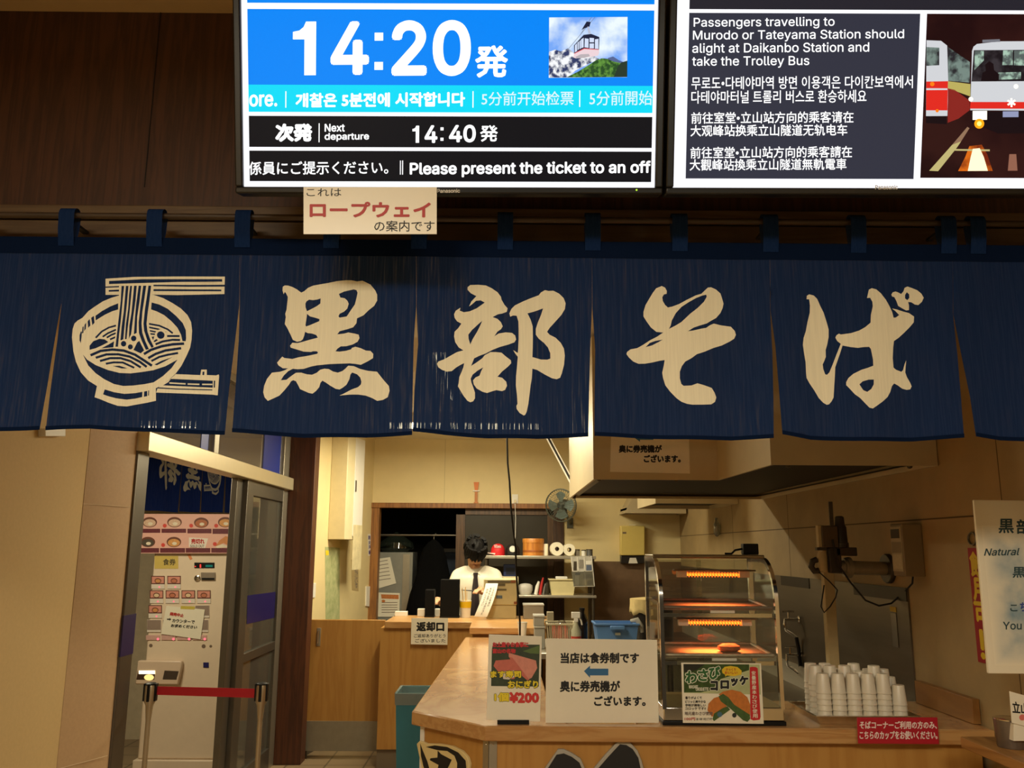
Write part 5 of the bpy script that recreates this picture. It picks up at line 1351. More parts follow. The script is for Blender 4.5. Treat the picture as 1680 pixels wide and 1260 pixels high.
m = MB(); m.lathe(c2 + Vector((0, -.05, 0)), [(.060, .001), (.063, .006), (.05, .012)], M('cap_black', (20, 19, 20)), 20, sx=1.0, sy=1.0); m.build('peak', bc)
# wooden tub
c3 = Vector((P(875, 900, Y=Ysh).x, Ysh + .02, z1 + .0005)); rr = 17.5 * Ysh / 1400
wt = empty('wooden_tub', c3, 'round lidded wooden tub on the upper steel shelf, next to the paper rolls', 'wooden tub')
tubw = WOOD('tub_wood', (206, 136, 56), (180, 108, 40), 0.45, (6, 6, .6), 2.0)
MB().lathe(c3, [(rr * .97, 0), (rr * .97, .13)], tubw, 28).build('tub_body', wt)
MB().lathe(c3 + Vector((0, 0, .118)), [(rr, 0), (rr, .034), (rr * .97, .04)], tubw, 28).build('lid', wt)
m = MB().lathe(c3 + Vector((0, 0, .03)), [(rr * .975, 0), (rr * .985, .004), (rr * .985, .016), (rr * .975, .02)], M('hoop_brown', (160, 90, 36), 0.5), 28); m.build('hoop', wt)
# paper rolls
for px, r_px, lab, turn in ((914, 10.6, 'larger white paper roll lying on the upper steel shelf, hole facing out', 0), (934, 9.4, 'smaller white paper roll lying on the upper steel shelf, at the end of the rolls', 0)):
    r_ = r_px * Ysh / 1400
    cc = Vector((P(px, 900, Y=SY0 + .03).x, SY0 + .03, z1 + r_ + .0005))
    m = MB(); n_ = 28; vs = []
    for (rad, yy) in ((r_, 0), (r_, .2), (.02, .2), (.02, 0)):
        for k in range(n_): vs.append(cc + Vector((rad * math.cos(2 * math.pi * k / n_), yy, rad * math.sin(2 * math.pi * k / n_))))
    m.add(vs, [(a * n_ + k, a * n_ + (k + 1) % n_, ((a + 1) % 4) * n_ + (k + 1) % n_, ((a + 1) % 4) * n_ + k) for a in range(4) for k in range(n_)], M('roll_paper', (238, 230, 204), 0.8, var=.02))
    o = m.build('paper_roll'); tag(o, lab, 'paper roll', 'paper rolls on the shelf')
    g = MB(); vs = []
    for (rad, yy) in ((.0195, .002), (.0195, .198), (.016, .198), (.016, .002)):
        for k in range(n_): vs.append(cc + Vector((rad * math.cos(2 * math.pi * k / n_), yy, rad * math.sin(2 * math.pi * k / n_))))
    g.add(vs, [(a * n_ + k, a * n_ + (k + 1) % n_, ((a + 1) % 4) * n_ + (k + 1) % n_, ((a + 1) % 4) * n_ + k) for a in range(4) for k in range(n_)], M('roll_core', (90, 66, 40), 0.7)); g.build('core', o)
cc = Vector((P(895.5, 900, Y=Ysh).x, Ysh + .02, z1 + .0005)); 
m = MB().lathe(cc, [(.023, 0), (.024, .105), (.02, .11)], M('roll_paper', (238, 230, 204)), 20); tag(m.build('paper_roll'), 'slim white roll standing upright between the wooden tub and the paper rolls', 'paper roll', 'paper rolls on the shelf')
cans = M('tin_silver', (190, 184, 172), 0.35, .6, var=.1, scale=60)
for px, r_, h_, lab, mt in ((947, .026, .06, 'small patterned tin on the upper shelf end, next to the paper rolls', cans), (957.5, .022, .055, 'small ribbed white jar on the upper shelf end, between two tins', white), (967, .03, .062, 'dull grey tin at the very end of the upper steel shelf', M('tin_grey', (112, 112, 110), 0.4, .5, var=.1))):
    cc = Vector((P(px, 900, Y=SY0 + .1).x, SY0 + .1, z1 + .0005))
    o = MB().lathe(cc, [(r_, 0), (r_, h_ * .85)], mt, 18).build('small_tin'); tag(o, lab, 'tin', 'tins at the shelf end')
    MB().lathe(cc + Vector((0, 0, h_ * .85)), [(r_ * 1.05, .0003), (r_ * 1.05, h_ * .13), (r_ * .8, h_ * .15)], steeldk if mt is not white else black, 18).build('lid', o)
# organiser hanging from the shelf end
OP = PY(SY0 - .012)
og = empty('hanging_organiser', OP.pw(955, 963), 'clear pocket organiser with white seams hanging from the steel shelf end', 'organiser')
m = MB(); m.pprism(OP, [(936, 913), (971, 912), (975, 962), (941, 962)], -.004, -.001, M('organiser_back', (206, 200, 186), 0.4, var=.15, scale=20)); m.build('backing', og)
m = MB()
for a_, b_ in (((937, 913), (942, 962)), ((970, 912), (975, 962)), ((941, 961.5), (975, 961.5)), ((939, 938), (973, 937)), ((947, 914), (949, 938)), ((958.5, 914), (960, 937)), ((959, 937), (961, 962))):
    d_ = Vector((b_[0] - a_[0], b_[1] - a_[1])).normalized(); nx, ny = -d_.y * .9, d_.x * .9
    m.pprism(OP, [(a_[0] + nx, a_[1] + ny), (b_[0] + nx, b_[1] + ny), (b_[0] - nx, b_[1] - ny), (a_[0] - nx, a_[1] - ny)], 0, .003, M('seam_white', (224, 218, 204), 0.5))
m.build('seam_frame', og)
m = MB()
for x0, y0, x1, y1, mt in ((941, 921, 946, 936, steeldk), (950, 918, 957, 932, cans), (961, 920, 970, 926, white), (962, 927, 971, 936, M('item_bluegrey', (96, 108, 130), 0.4)), (943, 944, 950, 960, white), (951, 942, 957, 960, M('item_cream', (214, 206, 184), 0.5)), (944, 940, 952, 943, M('item_bluegrey', (96, 108, 130))), (962, 942, 972, 959, cans)):
    m = MB(); m.pbox(OP, x0, y0, x1, y1, -.0008, .002, mt); m.build('pocket_item', og)
m = MB(); m.pprism(OP, [(937, 938), (972, 937), (974.5, 961.5), (941.5, 961.5)], .0035, .0045, GLASS('pocket_film', (235, 235, 228), .08, .12)); m.build('pocket', og)
m = MB()
for x in (941, 967):
    m = MB(); m.tube([OP.pw(x, 914, -.002), Vector((OP.pw(x, 914).x, SY0 - .014, z1 + .008)), Vector((OP.pw(x, 914).x, SY0 + .02, z1 + .004))], .002, steel, 6); m.build('hook', og)
# lower shelf goods
def lid_basket(c, w, d, h, mt, nm, lab, cat, slots=False, flare=.85):
    r = empty(nm, c, lab, cat)
    m = MB(); a0, a1 = w / 2 * flare, w / 2; e0, e1 = d / 2 * flare, d / 2; th = .004
    ring = lambda a, e, z: [(c.x - a, c.y - e, c.z + z), (c.x + a, c.y - e, c.z + z), (c.x + a, c.y + e, c.z + z), (c.x - a, c.y + e, c.z + z)]
    if not slots:
        vs = ring(a0, e0, 0) + ring(a1, e1, h) + ring(a1 - th, e1 - th, h) + ring(a0 - th, e0 - th, th)
        fs = [(3, 2, 1, 0)] + [(k * 4 + i, k * 4 + (i + 1) % 4, (k + 1) * 4 + (i + 1) % 4, (k + 1) * 4 + i) for k in range(3) for i in range(4)] + [(12, 13, 14, 15)]
        m.add(vs, fs, mt)
    else:
        m.add(ring(a0, e0, 0) + ring(a0, e0, .012) + ring(a0 - th, e0 - th, .012), [(3, 2, 1, 0)] + [(k * 4 + i, k * 4 + (i + 1) % 4, (k + 1) * 4 + (i + 1) % 4, (k + 1) * 4 + i) for k in range(2) for i in range(4)] + [(8, 9, 10, 11)], mt)
        nb = 15
        R0, R1 = ring(a0, e0, .012), ring(a1, e1, h)
        for s_i in range(4):
            for k in range(nb + 1):
                f_ = k / nb
                p0 = Vector(R0[s_i]).lerp(Vector(R0[(s_i + 1) % 4]), f_); p1 = Vector(R1[s_i]).lerp(Vector(R1[(s_i + 1) % 4]), f_)
                m.tube([p0, p1], .0035, mt, 4)
    m.build('basket_body' if slots else 'tray_body', r)
    m = MB(); vs = ring(a1 + .008, e1 + .008, h - .012) + ring(a1 + .008, e1 + .008, h) + ring(a1 - th, e1 - th, h) + ring(a1 - th, e1 - th, h - .012)
    m.add(vs, [(k * 4 + i, k * 4 + (i + 1) % 4, ((k + 1) % 4) * 4 + (i + 1) % 4, ((k + 1) % 4) * 4 + i) for k in range(4) for i in range(4)], mt); m.build('rim', r, bevel=.002)
    return r
k_ = (SY0 + .1) / 1400
cb = Vector((P(922, 950, Y=SY0 + .12).x, SY0 + .13, z2 + .0005))
lid_basket(cb, 41 * k_, .20, .145, M('basket_cream', (222, 208, 156), 0.45, var=.03), 'plastic_basket', 'cream plastic basket on the lower steel shelf under the pocket organiser', 'basket')
m = MB().box(cb.x - .06, cb.x + .05, cb.y - .05, cb.y + .05, cb.z + .005, cb.z + .165, white); tag(m.build('white_packet', bevel=.006), 'white packet standing inside the cream basket on the lower shelf', 'packet')
c = Vector((P(862, 950, Y=SY0 + .14).x, SY0 + .14, z2 + .0005))
m = MB().lathe(c, [(.055, 0), (.07, .04), (.068, .08), (.045, .095), (.012, .10)], M('bag_white', (206, 200, 188), 0.5, var=.1), 16, sx=1.0, sy=.8); tag(m.build('white_bag', sharp=60), 'small knotted white bag on the lower shelf behind the cash register', 'bag')
for px, h_, r_, tilt, mt, nm, lab in ((879, .12, .018, .03, white, 'spray_nozzle', 'thin white bottle leaning among tools on the lower steel shelf'), (886, .155, .013, .03, M('tool_red', (184, 40, 36), 0.5), 'red_tool', 'red handled tool standing among bottles on the lower steel shelf'), (891.5, .1, .011, .02, M('tool_grey', (128, 124, 118), 0.4, .4), 'grey_tool', 'grey metal tool leaning beside the red handled tool on the shelf'), (897.5, .11, .018, 0.0, M('jar_dark', (52, 46, 36), 0.3), 'dark_jar', 'small dark jar beside the cream basket on the lower shelf')):
    c = Vector((P(px, 950, Y=SY0 + .1).x, SY0 + .1, z2 + .0005))
    o = MB().tube([c, c + Vector((tilt * .5, 0, h_ * .6)), c + Vector((tilt, 0, h_))], [r_, r_, r_ * .55], mt, 12).build(nm); tag(o, lab, 'bottle' if 'bottle' in lab else 'jar' if 'jar' in lab else 'tool')
c = Vector((P(836.5, 928, Y=SY0 + .2).x, SY0 + .25, 0))
zz = P(836, 950, Y=SY0 + .25).z
zcs = P(836, 945.3, Y=SY0 + .2).z + .0006
m = MB().box(P(826, 930, Y=SY0 + .13).x, P(848, 930, Y=SY0 + .13).x, SY0 + .13, SY0 + .25, zcs, P(836, 926, Y=SY0 + .13).z, M('box_blue', (34, 48, 92), 0.4)); o = m.build('blue_box', bevel=.006)
tag(o, 'dark blue container stacked behind the cash register, under the upper shelf', 'container'); g = MB(); g.pbox(PY(SY0 + .25), 830, 931, 844, 942, .1205, .124, M('box_blue_dark', (16, 22, 40), 0.4)); g.build('lid_panel', o)
m = MB().box(P(822, 945, Y=SY0 + .25).x, P(850, 945, Y=SY0 + .25).x, SY0 + .06, SY0 + .30, z2 + .0006, P(836, 945.3, Y=SY0 + .2).z, cream)
tag(m.build('cream_case', bevel=.004), 'pale case under the dark blue container, behind the cash register', 'case')

# ------------------------------------------------------------------ work table behind the front counter
WZ = .955
wtb = empty('work_table', (.95, 6.2, 0), 'stainless work table behind the counter signs, with baskets on it', 'work table')
wx0, wx1, wy0, wy1 = .192, 1.12, 5.75, 6.65
MB().box(wx0, wx1, wy0, wy1, WZ - .04, WZ, steel).build('table_top', wtb, bevel=.004)
for x in (wx0 + .04, wx1 - .04):
    for y in (wy0 + .04, wy1 - .04): MB().tube([(x, y, 0), (x, y, WZ - .04)], .02, steeldk, 10).build('leg', wtb)
YW = 6.0
kw = YW / 1400
def wx(px, Y=YW): return P(px, 1000, Y=Y).x
zt_of = lambda py, Y=YW: P(900, py, Y=Y).z
ht = lambda py, Y=YW: max(.02, zt_of(py, Y) - WZ)
cb = Vector((wx(920), YW + .02, WZ + .0005))
lid_basket(cb, 44 * kw, .22, ht(1021), M('basket_grey', (190, 180, 150), 0.5, var=.03), 'slotted_basket', 'pale slotted plastic basket with red bundles on the work table', 'basket', slots=True)
for k in range(3):
    c = cb + Vector((-.045 + k * .038, -.02, .012)); m = MB().tube([c, c + Vector((.004, .0, .05)), c + Vector((0, .01, ht(1028)))], [.018, .02, .012], M('bundle_red', (206, 60, 52), 0.5, var=.15, scale=50), 10)
    tag(m.build('red_bundle'), ['first red wrapped bundle inside the slotted basket, counting from the basket edge by the boxes', 'middle one of three red wrapped bundles inside the slotted basket', 'red wrapped bundle inside the slotted basket, closest to the spray bottle'][k], 'bundle', 'red bundles in the basket')
# clear wrap over basket
c = cb + Vector((.01, .04, 0)); m = MB().lathe(c + Vector((0, 0, .03)), [(.05, 0), (.07, .05), (.06, .10), (.02, .15)], GLASS('wrap_film', (225, 225, 220), .14, .08), 14); tag(m.build('clear_bag'), 'crumpled clear plastic bag standing in the slotted basket', 'bag')
# spray bottle
c = Vector((wx(944.5, YW - .1), YW - .12, WZ + .0005))
sb = empty('spray_bottle', c, 'spray bottle with white trigger and red label beside the slotted basket', 'spray bottle')
hh = ht(1004, YW - .12)
MB().lathe(c, [(.032, 0), (.034, .01), (.034, hh * .5), (.014, hh * .68), (.014, hh * .75)], M('bottle_clear', (178, 176, 150), 0.25, var=.03), 20).build('bottle_body', sb)
MB().lathe(c + Vector((0, 0, .02)), [(.0345, 0), (.0345, hh * .3)], M('label_red', (196, 70, 52), 0.5, var=.15, scale=60), 20).build('label', sb)
m = MB().box(c.x - .014, c.x + .014, c.y - .012, c.y + .012, c.z + hh * .74, c.z + hh * .84, white).box(c.x - .03, c.x + .028, c.y - .011, c.y + .011, c.z + hh * .84, c.z + hh, white)
m.tube([c + Vector((.02, 0, hh * .86)), c + Vector((.034, 0, hh * .78)), c + Vector((.04, 0, hh * .66))], .006, white, 8); m.build('trigger_head', sb, bevel=.003)
c = Vector((wx(957), YW + .1, WZ + .0005)); hb = ht(997, YW + .1)
db = empty('dark_bottle', c, 'tall black bottle standing behind the spray bottle on the work table', 'bottle')
MB().lathe(c, [(.036, 0), (.038, .01), (.038, hb * .7), (.018, hb * .86), (.016, hb * .93)], M('bottle_black', (18, 14, 13), 0.25), 20).build('bottle_body', db)
MB().lathe(c + Vector((0, 0, hb * .93)), [(.019, 0), (.019, hb * .07)], black, 14).build('bottle_cap', db)
# grey boxes
bx_m = M('box_grey', (150, 148, 138), 0.45, var=.03); bx_l = M('box_lid_grey', (176, 174, 164), 0.4)
def lidbox(px0, px1, pt, pb, Y, lab, zb=None, dep=.16):
    x0, x1 = P(px0, 1000, Y=Y).x, P(px1, 1000, Y=Y).x; zt = P(800, pt, Y=Y).z; zb = P(800, pb, Y=Y).z if zb is None else zb
    r = empty('storage_box', ((x0 + x1) / 2, Y + dep / 2, zb), lab, 'storage box', 'grey boxes by the counter')
    MB().box(x0 + .004, x1 - .004, Y + .004, Y + dep - .004, zb + .0004, zt - .015, bx_m).build('box_body', r, bevel=.004)
    MB().box(x0, x1, Y, Y + dep, zt - .014, zt, bx_l).build('lid', r, bevel=.003)
    return zt
zt = lidbox(876, 895, 1027, 1046, YW - .02, 'lower grey lidded box of two, beside the slotted basket', WZ)
zt = lidbox(875, 894, 1009, 1027, YW - .02, 'upper grey lidded box of two, beside the slotted basket', zt)
lidbox(858, 893, 991, 1005, 7.05, 'wide flat grey box on the rear counter beside the cash register', RZ, .2)
m = MB().box(wx(898, YW + .1), wx(909, YW + .1), YW + .14, YW + .2, WZ + .0005, WZ + .0005 + ht(1005, YW + .1), M('carton_tan', (160, 148, 120), 0.5)); tag(m.build('small_carton', bevel=.003), 'small tan carton standing behind the slotted basket', 'carton')
# single white cup on the counter end
cz_ = CT + .0005
Yc = P(857, 1041, Z=CT).y
Yc = min(Yc, YE - .06)
c = Vector((P(857, 1030, Y=Yc).x, Yc, cz_))
hq = P(857, 1020, Y=Yc).z - CT
hq = min(max(hq, .07), .11)
def cup(c, h, mt, nm, inv=False):
    s0, s1 = (.024, .034)
    m = MB(); n_ = 20
    prof = [(s0, 0), (s1, h), (s1 + .002, h), (s1 + .002, h - .004), (s1 - .0012, h - .003), (s0 - .001, .002)]
    if inv: prof = [(r, h - z) for r, z in prof]
    vs = [c + Vector((r * math.cos(2 * math.pi * k / n_), r * math.sin(2 * math.pi * k / n_), z)) for r, z in prof for k in range(n_)]
    fs = [(i * n_ + k, i * n_ + (k + 1) % n_, (i + 1) * n_ + (k + 1) % n_, (i + 1) * n_ + k) for i in range(5) for k in range(n_)]
    fs += [tuple(range(n_)), tuple(5 * n_ + k for k in range(n_))]
    m.add(vs, fs, mt); return m
tag(cup(c, hq, white, 'c').build('paper_cup'), 'single white paper cup at the far end of the counter, by the black cord', 'cup')
# blue tub with cloth
YB2 = 6.05
c = Vector(((wx(976, YB2) + wx(1041, YB2)) / 2, YB2 + .0, WZ + .0005))
tb_ = lid_basket(c, 66 * YB2 / 1400 , .24, ht(1020, YB2), M('tub_blue', (96, 140, 196), 0.4, var=.03), 'wash_tub', 'light blue plastic tub on the work table behind the arrow notice', 'tub')
hz_ = c.z + ht(1020, YB2)
m = MB().box(c.x - .05, c.x + .05, c.y - .15, c.y - .128, hz_ - .04, hz_ - .014, M('tub_blue', (96, 140, 196))); m.build('handle', tb_, bevel=.006)
m = MB().box(c.x - .015, c.x + .02, c.y - .128, c.y - .1235 + .003, hz_ - .075, hz_ - .058, M('label_buff', (190, 190, 170), 0.5)); m.build('label', tb_)
m = MB().tube([Vector((c.x + .10, c.y - .06, hz_ + .012)), Vector((c.x + .14, c.y - .075, hz_ + .02)), Vector((c.x + .165, c.y - .09, hz_ - .02)), Vector((c.x + .172, c.y - .09, hz_ - .06))], [.012, .02, .018, .012], M('rag_grey', (176, 172, 160), 0.9, var=.08, bump=.4), 10); tag(m.build('cleaning_rag', sharp=80), 'pale rag hanging over the rim of the blue tub', 'cloth')
# pot with towel
c = Vector((wx(1074, 6.05) + .03, 6.3, WZ + .0005))
pt_ = empty('stock_pot', c, 'large dark stock pot behind the food warmer, half covered by a towel', 'pot')
hp = ht(1000, 6.0)
MB().lathe(c, [(.135, 0), (.14, .01), (.14, hp), (.146, hp + .004)], M('pot_dark', (58, 52, 46), 0.4, .7, var=.1), 30).build('pot_body', pt_)
MB().lathe(c + Vector((0, 0, hp + .004)), [(.144, 0), (.13, .02), (.03, .035), (.012, .045)], M('pot_lid', (86, 80, 70), 0.35, .8), 30).build('lid', pt_)
m = MB(); vs = []; nn = 12
for i in range(nn + 1):
    for j in range(9):
        t = math.radians(150 + i / nn * 110); rr_ = .05 + .1125 * min(1, j / 5) ; z = hp + .058 - .012 * j / 5 if j <= 5 else hp + .03 - (j - 5) * .028 - .012 * math.sin(i * 1.3)
        rr_ += .006 * math.sin(i * 2.1 + j)* (j > 5)
        vs.append(c + Vector((rr_ * math.cos(t), rr_ * math.sin(t), z + .012)))
m.add(vs, [(i * 9 + j, i * 9 + j + 1, (i + 1) * 9 + j + 1, (i + 1) * 9 + j) for i in range(nn) for j in range(8)], M('towel_beige', (206, 182, 122), 0.95, var=.06, bump=.3))
o = m.build('kitchen_towel', sharp=80); md = o.modifiers.new('thick', 'SOLIDIFY'); md.thickness = .006; tag(o, 'beige kitchen towel draped over the dark stock pot', 'towel')
# right-hand stove/sink bench under the hood
sk = empty('sink_bench', (1.5, 5.9, 0), 'stainless sink bench along the right wall under the hoods', 'sink bench')
MB().box(1.22, XR - .012, 4.05, 8.5, .80, .84, steeldk).build('bench_top', sk, bevel=.004)
MB().box(1.26, XR - .012, 4.09, 8.48, .12, .80, steeldk).build('cabinet_body', sk)
MB().box(XR - .03, XR - .012, 4.05, 8.5, .84, .96, steel).build('back_lip', sk)
# ------------------------------------------------------------------ hot food warmer
wf = P(1089, 1190, Z=CT); wr_ = P(1290, 1192, Z=CT)
WX0, WX1, WY0 = wf.x, wr_.x, wf.y
WY1 = WY0 + .34
WH = P(1150, 915, Y=WY0 + .18).z - CT
fw_ = empty('food_warmer', ((WX0 + WX1) / 2, (WY0 + WY1) / 2, CT), 'glass food warmer with two glowing heater bars on the counter', 'food warmer')
prof = [(0, .055), (.004, .12), (.010, WH * .72)] + [(.010 + .15 * (1 - math.cos(t)), WH * .72 + (WH * .28) * math.sin(t)) for t in [math.radians(a) for a in range(10, 91, 10)]] + [(.34, WH)]
bz0 = CT + .0006
MB().box(WX0 - .004, WX1 + .004, WY0 - .004, WY1, bz0, bz0 + .014, black).build('rubber_base', fw_, bevel=.002)
MB().box(WX0, WX1, WY0, WY1, bz0 + .014, CT + .062, chrome).build('steel_base', fw_, bevel=.004)
PRF = [(WY0 + y, CT + z) for y, z in prof]
def rail(x0, x1, off, mt, nm):
    m = MB(); n = len(PRF); vs = []
    for i, (y, z) in enumerate(PRF):
        a, b = PRF[max(0, i - 1)], PRF[min(n - 1, i + 1)]
        d = Vector((0, b[0] - a[0], b[1] - a[1])).normalized(); nn = Vector((0, -d.z, d.y))
        p = Vector((0, y, z))
        for xx, k in ((x0, .002), (x1, .002), (x1, -off), (x0, -off)): q_ = p + nn * k; vs.append((xx, q_.y, q_.z))
    m.add(vs, [(i * 4 + k, i * 4 + (k + 1) % 4, (i + 1) * 4 + (k + 1) % 4, (i + 1) * 4 + k) for i in range(n - 1) for k in range(4)] + [(3, 2, 1, 0), tuple((n - 1) * 4 + k for k in range(4))], mt)
    return m.build(nm, fw_)
rail(WX0 - .002, WX0 + .012, .016, chrome, 'side_rail'); rail(WX1 - .012, WX1 + .002, .016, chrome, 'side_rail')
m = MB(); n = len(PRF) - 1
m.add([(WX0 + .012, y, z) for y, z in PRF[:n]] + [(WX1 - .012, y, z) for y, z in PRF[:n]], [(i, n + i, n + i + 1, i + 1) for i in range(n - 1)], GLASS('case_glass', (240, 242, 238), .035, .01))
m.build('curved_glass', fw_)
m = MB()
for x in (WX0 + .005, WX1 - .005):
    m = MB(); k = [(x, y, z) for y, z in PRF] + [(x, WY1, CT + .06)]
    m.add(k, [tuple(range(len(k)))], MATS['case_glass']); m.build('side_glass', fw_)
MB().box(WX0, WX1, WY0 + .15, WY1, CT + WH - .002, CT + WH + .012, M('warmer_top', (150, 138, 112), 0.35, .7, var=.06)).build('top_panel', fw_, bevel=.004)
for x in (WX0 + .008, WX1 - .008): MB().box(x - .009, x + .009, WY1 - .018, WY1, CT + .06, CT + WH, chrome).build('rear_post', fw_)
MB().box(WX0 + .01, WX0 + (WX1 - WX0) * .52, WY1 - .012, WY1 - .008, CT + .07, CT + WH - .01, MATS['case_glass']).build('rear_glass', fw_)
MB().box(WX0 + (WX1 - WX0) * .48, WX1 - .01, WY1 - .006, WY1 - .002, CT + .07, CT + WH - .01, MATS['case_glass']).build('rear_glass', fw_)
foil = M('foil_tray', (190, 176, 152), 0.38, .7, var=.12, scale=40, bump=.5)
trayd = M('tray_steel', (130, 116, 102), 0.45, .6, var=.08)
EHOT = E('heater_glow', (255, 92, 24), 2.6); ECORE = E('heater_core', (255, 128, 34), 3.6)
def tier(zf, zb, zheat, foily, nm):
    z_ = zf
    mx = (WX0 + .02, WX1 - .02)
    y0, y1 = WY0 + .035, WY1 - .02
    m = MB(); mt = foil if foily else trayd
    vs = [(mx[0], y0, z_), (mx[1], y0, z_), (mx[1], y1, z_ + .012), (mx[0], y1, z_ + .012)]
    m.add(vs + [(x, y, z - .003) for x, y, z in vs], [(0, 1, 2, 3), (7, 6, 5, 4), (0, 4, 5, 1), (1, 5, 6, 2), (2, 6, 7, 3), (3, 7, 4, 0)], mt)
    for a, b in ((0, 1), (1, 2), (2, 3), (3, 0)):
        m.tube([Vector(vs[a]) + Vector((0, 0, .006)), Vector(vs[b]) + Vector((0, 0, .006))], .007, mt, 8)
    o = m.build('food_tray', fw_)
    MB().box((mx[0] + mx[1]) / 2 - .03, (mx[0] + mx[1]) / 2 + .06, y0 - .012, y0 - .006, z_ - .012, z_ - .003, white).build('price_holder', o)
    MB().box(WX0 + .012, WX1 - .012, y0 - .006, y0 + .004, z_ - .028, z_ - .014, chrome).box(WX0 + .012, WX1 - .012, y1, y1 + .006, z_ - .02, z_ - .004, chrome).build('shelf_rail', fw_)
    # heater
    xh0, xh1 = P(1127, 944, Y=WY0 + .18).x, P(1212, 944, Y=WY0 + .18).x
    yh = WY0 + .18
    MB().box(xh0 - .05, xh1 + .06, yh - .03, yh + .03, zheat + .014, zheat + .020, trayd).build('heater_reflector', fw_, bevel=.002)
    pts = []
    N_ = 150
    for i in range(N_ + 1):
        t = i / N_; a = t * 2 * math.pi * 18
        pts.append((xh0 + (xh1 - xh0) * t, yh + .008 * math.cos(a), zheat + .008 * math.sin(a)))
    m = MB(); m.tube(pts, .0022, EHOT, 5); o = m.build('heater_coil', fw_)
    m = MB(); m.tube([(xh0, yh, zheat), (xh1, yh, zheat)], .0045, ECORE, 8); m.build('heater_core', o)
    area('heater_bar_glow', ((xh0 + xh1) / 2, yh, zheat - .012), xh1 - xh0, .02, 2.4, (1.0, .20, .045), spread=105)
    m = MB(); m.box(xh0 - .04, xh0 - .002, yh - .01, yh + .01, zheat - .01, zheat + .014, white).box(xh1 + .002, xh1 + .04, yh - .01, yh + .01, zheat - .01, zheat + .014, white); m.build('lamp_holder', o)
zu = P(1180, 1000, Y=WY0 + .035).z; zl = P(1180, 1078, Y=WY0 + .035).z
tier(zu, 0, P(1168, 943, Y=WY0 + .18).z, False, 'u'); tier(zl, 0, P(1172, 1022, Y=WY0 + .18).z, True, 'l')
c = Vector((P(1197, 1060, Y=WY0 + .14).x, WY0 + .15, zl + .0075)); 
m = MB().lathe(c, [(.028, 0), (.04, .008), (.038, .02), (.022, .028), (.004, .029)], M('croquette', (150, 74, 36), 0.7, var=.2, scale=90, bump=.6), 20, sx=1.1, sy=.8); tag(m.build('croquette'), 'single browned croquette on the lower tray of the food warmer', 'croquette')
for x, dz_, px in ((1, 0, 0),):
    m = MB(); m.pprism(PXL(WX0 + .013), [P_ for P_ in ()] or [(0, 0)] * 3, 0, .001, white) if False else None
MB().box(WX0 - .0045, WX0 - .0022, WY0 + .03, WY0 + .05, CT + WH * .50, CT + WH * .72, M('switch_strip', (150, 138, 112), 0.4)).build('switch_strip', fw_)
# wasabi croquette card on the warmer front
WP = PY(WY0 - .008)
q = lambda p: [(1040 + x / 5.479, 1030 + y / 5.479) for x, y in p]
wc = board('croquette_card', WP, q([(425, 313), (1143, 320), (1168, 864), (440, 855)]), 'colourful croquette menu card with green and black lettering on the food warmer front', 'menu card', th=.0015)
g = MB()
g.pflat(WP, q([(445, 325), (1130, 330), (1140, 600), (450, 585)]), .0003, M('card_pale_green', (190, 196, 146), 0.35, var=.12, scale=14))
g.pflat(WP, q([(445, 325), (1035, 328), (1035, 380), (780, 460), (700, 560), (600, 580), (450, 580)]), .0005, M('card_leaf', (64, 92, 40), 0.35, var=.25, scale=50))
g.pflat(WP, q([(445, 325), (640, 327), (560, 380), (450, 400)]), .0007, M('card_leaf_dark', (34, 36, 24), 0.4, var=.1))
g.pflat(WP, q([(660, 740), (670, 680), (720, 630), (790, 612), (840, 640), (830, 720), (720, 790), (700, 800)]), .0008, M('croquette_orange', (206, 122, 48), 0.5, var=.12, scale=90))
g.pflat(WP, q([(760, 600), (800, 572), (880, 556), (960, 575), (1020, 625), (1045, 690), (1045, 790), (960, 760), (860, 650)]), .0010, M('croquette_orange', (206, 122, 48)))
g.pflat(WP, q([(705, 820), (720, 770), (800, 720), (840, 705), (865, 735), (760, 810), (720, 838)]), .0012, M('wasabi_green', (74, 104, 48), 0.5, var=.2, scale=70))
g.pflat(WP, q([(760, 615), (800, 592), (850, 625), (900, 690), (1040, 780), (1045, 815), (1020, 845), (980, 830), (860, 720), (780, 660)]), .0014, M('wasabi_green', (74, 104, 48)))
g.pflat(WP, q([(1040, 355), (1060, 350), (1095, 352), (1112, 365), (1138, 800), (1130, 825), (1075, 832), (1048, 820)]), .0012, M('card_red', (196, 40, 46), 0.4, var=.02))
g.pflat(WP, q([(x, y) for x, y in [(790, 375), (815, 350), (870, 342), (930, 352), (968, 385), (965, 420), (900, 435), (835, 428), (820, 440), (820, 422), (795, 405)]]), .0012, M('bubble_yellow', (226, 190, 40), 0.4, var=.02))
g.pdisc(WP, *q([(770, 778)])[0], 4.2, 4.2, .0016, M('badge_blue', (70, 110, 130), 0.5)); g.pdisc(WP, *q([(902, 785)])[0], 3.6, 3.8, .0016, M('badge_dark', (40, 44, 40), 0.5))
g.build('photo', wc)
g = MB(); wh = M('ink_card_white', (232, 232, 210), 0.5, var=0); gk = M('ink_green', (40, 96, 44), 0.5, var=0)
for ch, (x0, y0, x1, y1) in zip('わさび', ((462, 385, 565, 500), (572, 368, 668, 480), (672, 345, 775, 465))):
    a = q([(x0, y0), (x1, y1)])
    text(g, WP, ch, (a[0][0] - 1.2, a[0][1] - 1.2, a[1][0] + 1.2, a[1][1] + 1.2), wh, .0016, 2.2); text(g, WP, ch, (a[0][0], a[0][1], a[1][0], a[1][1]), gk, .0022, 1.0)
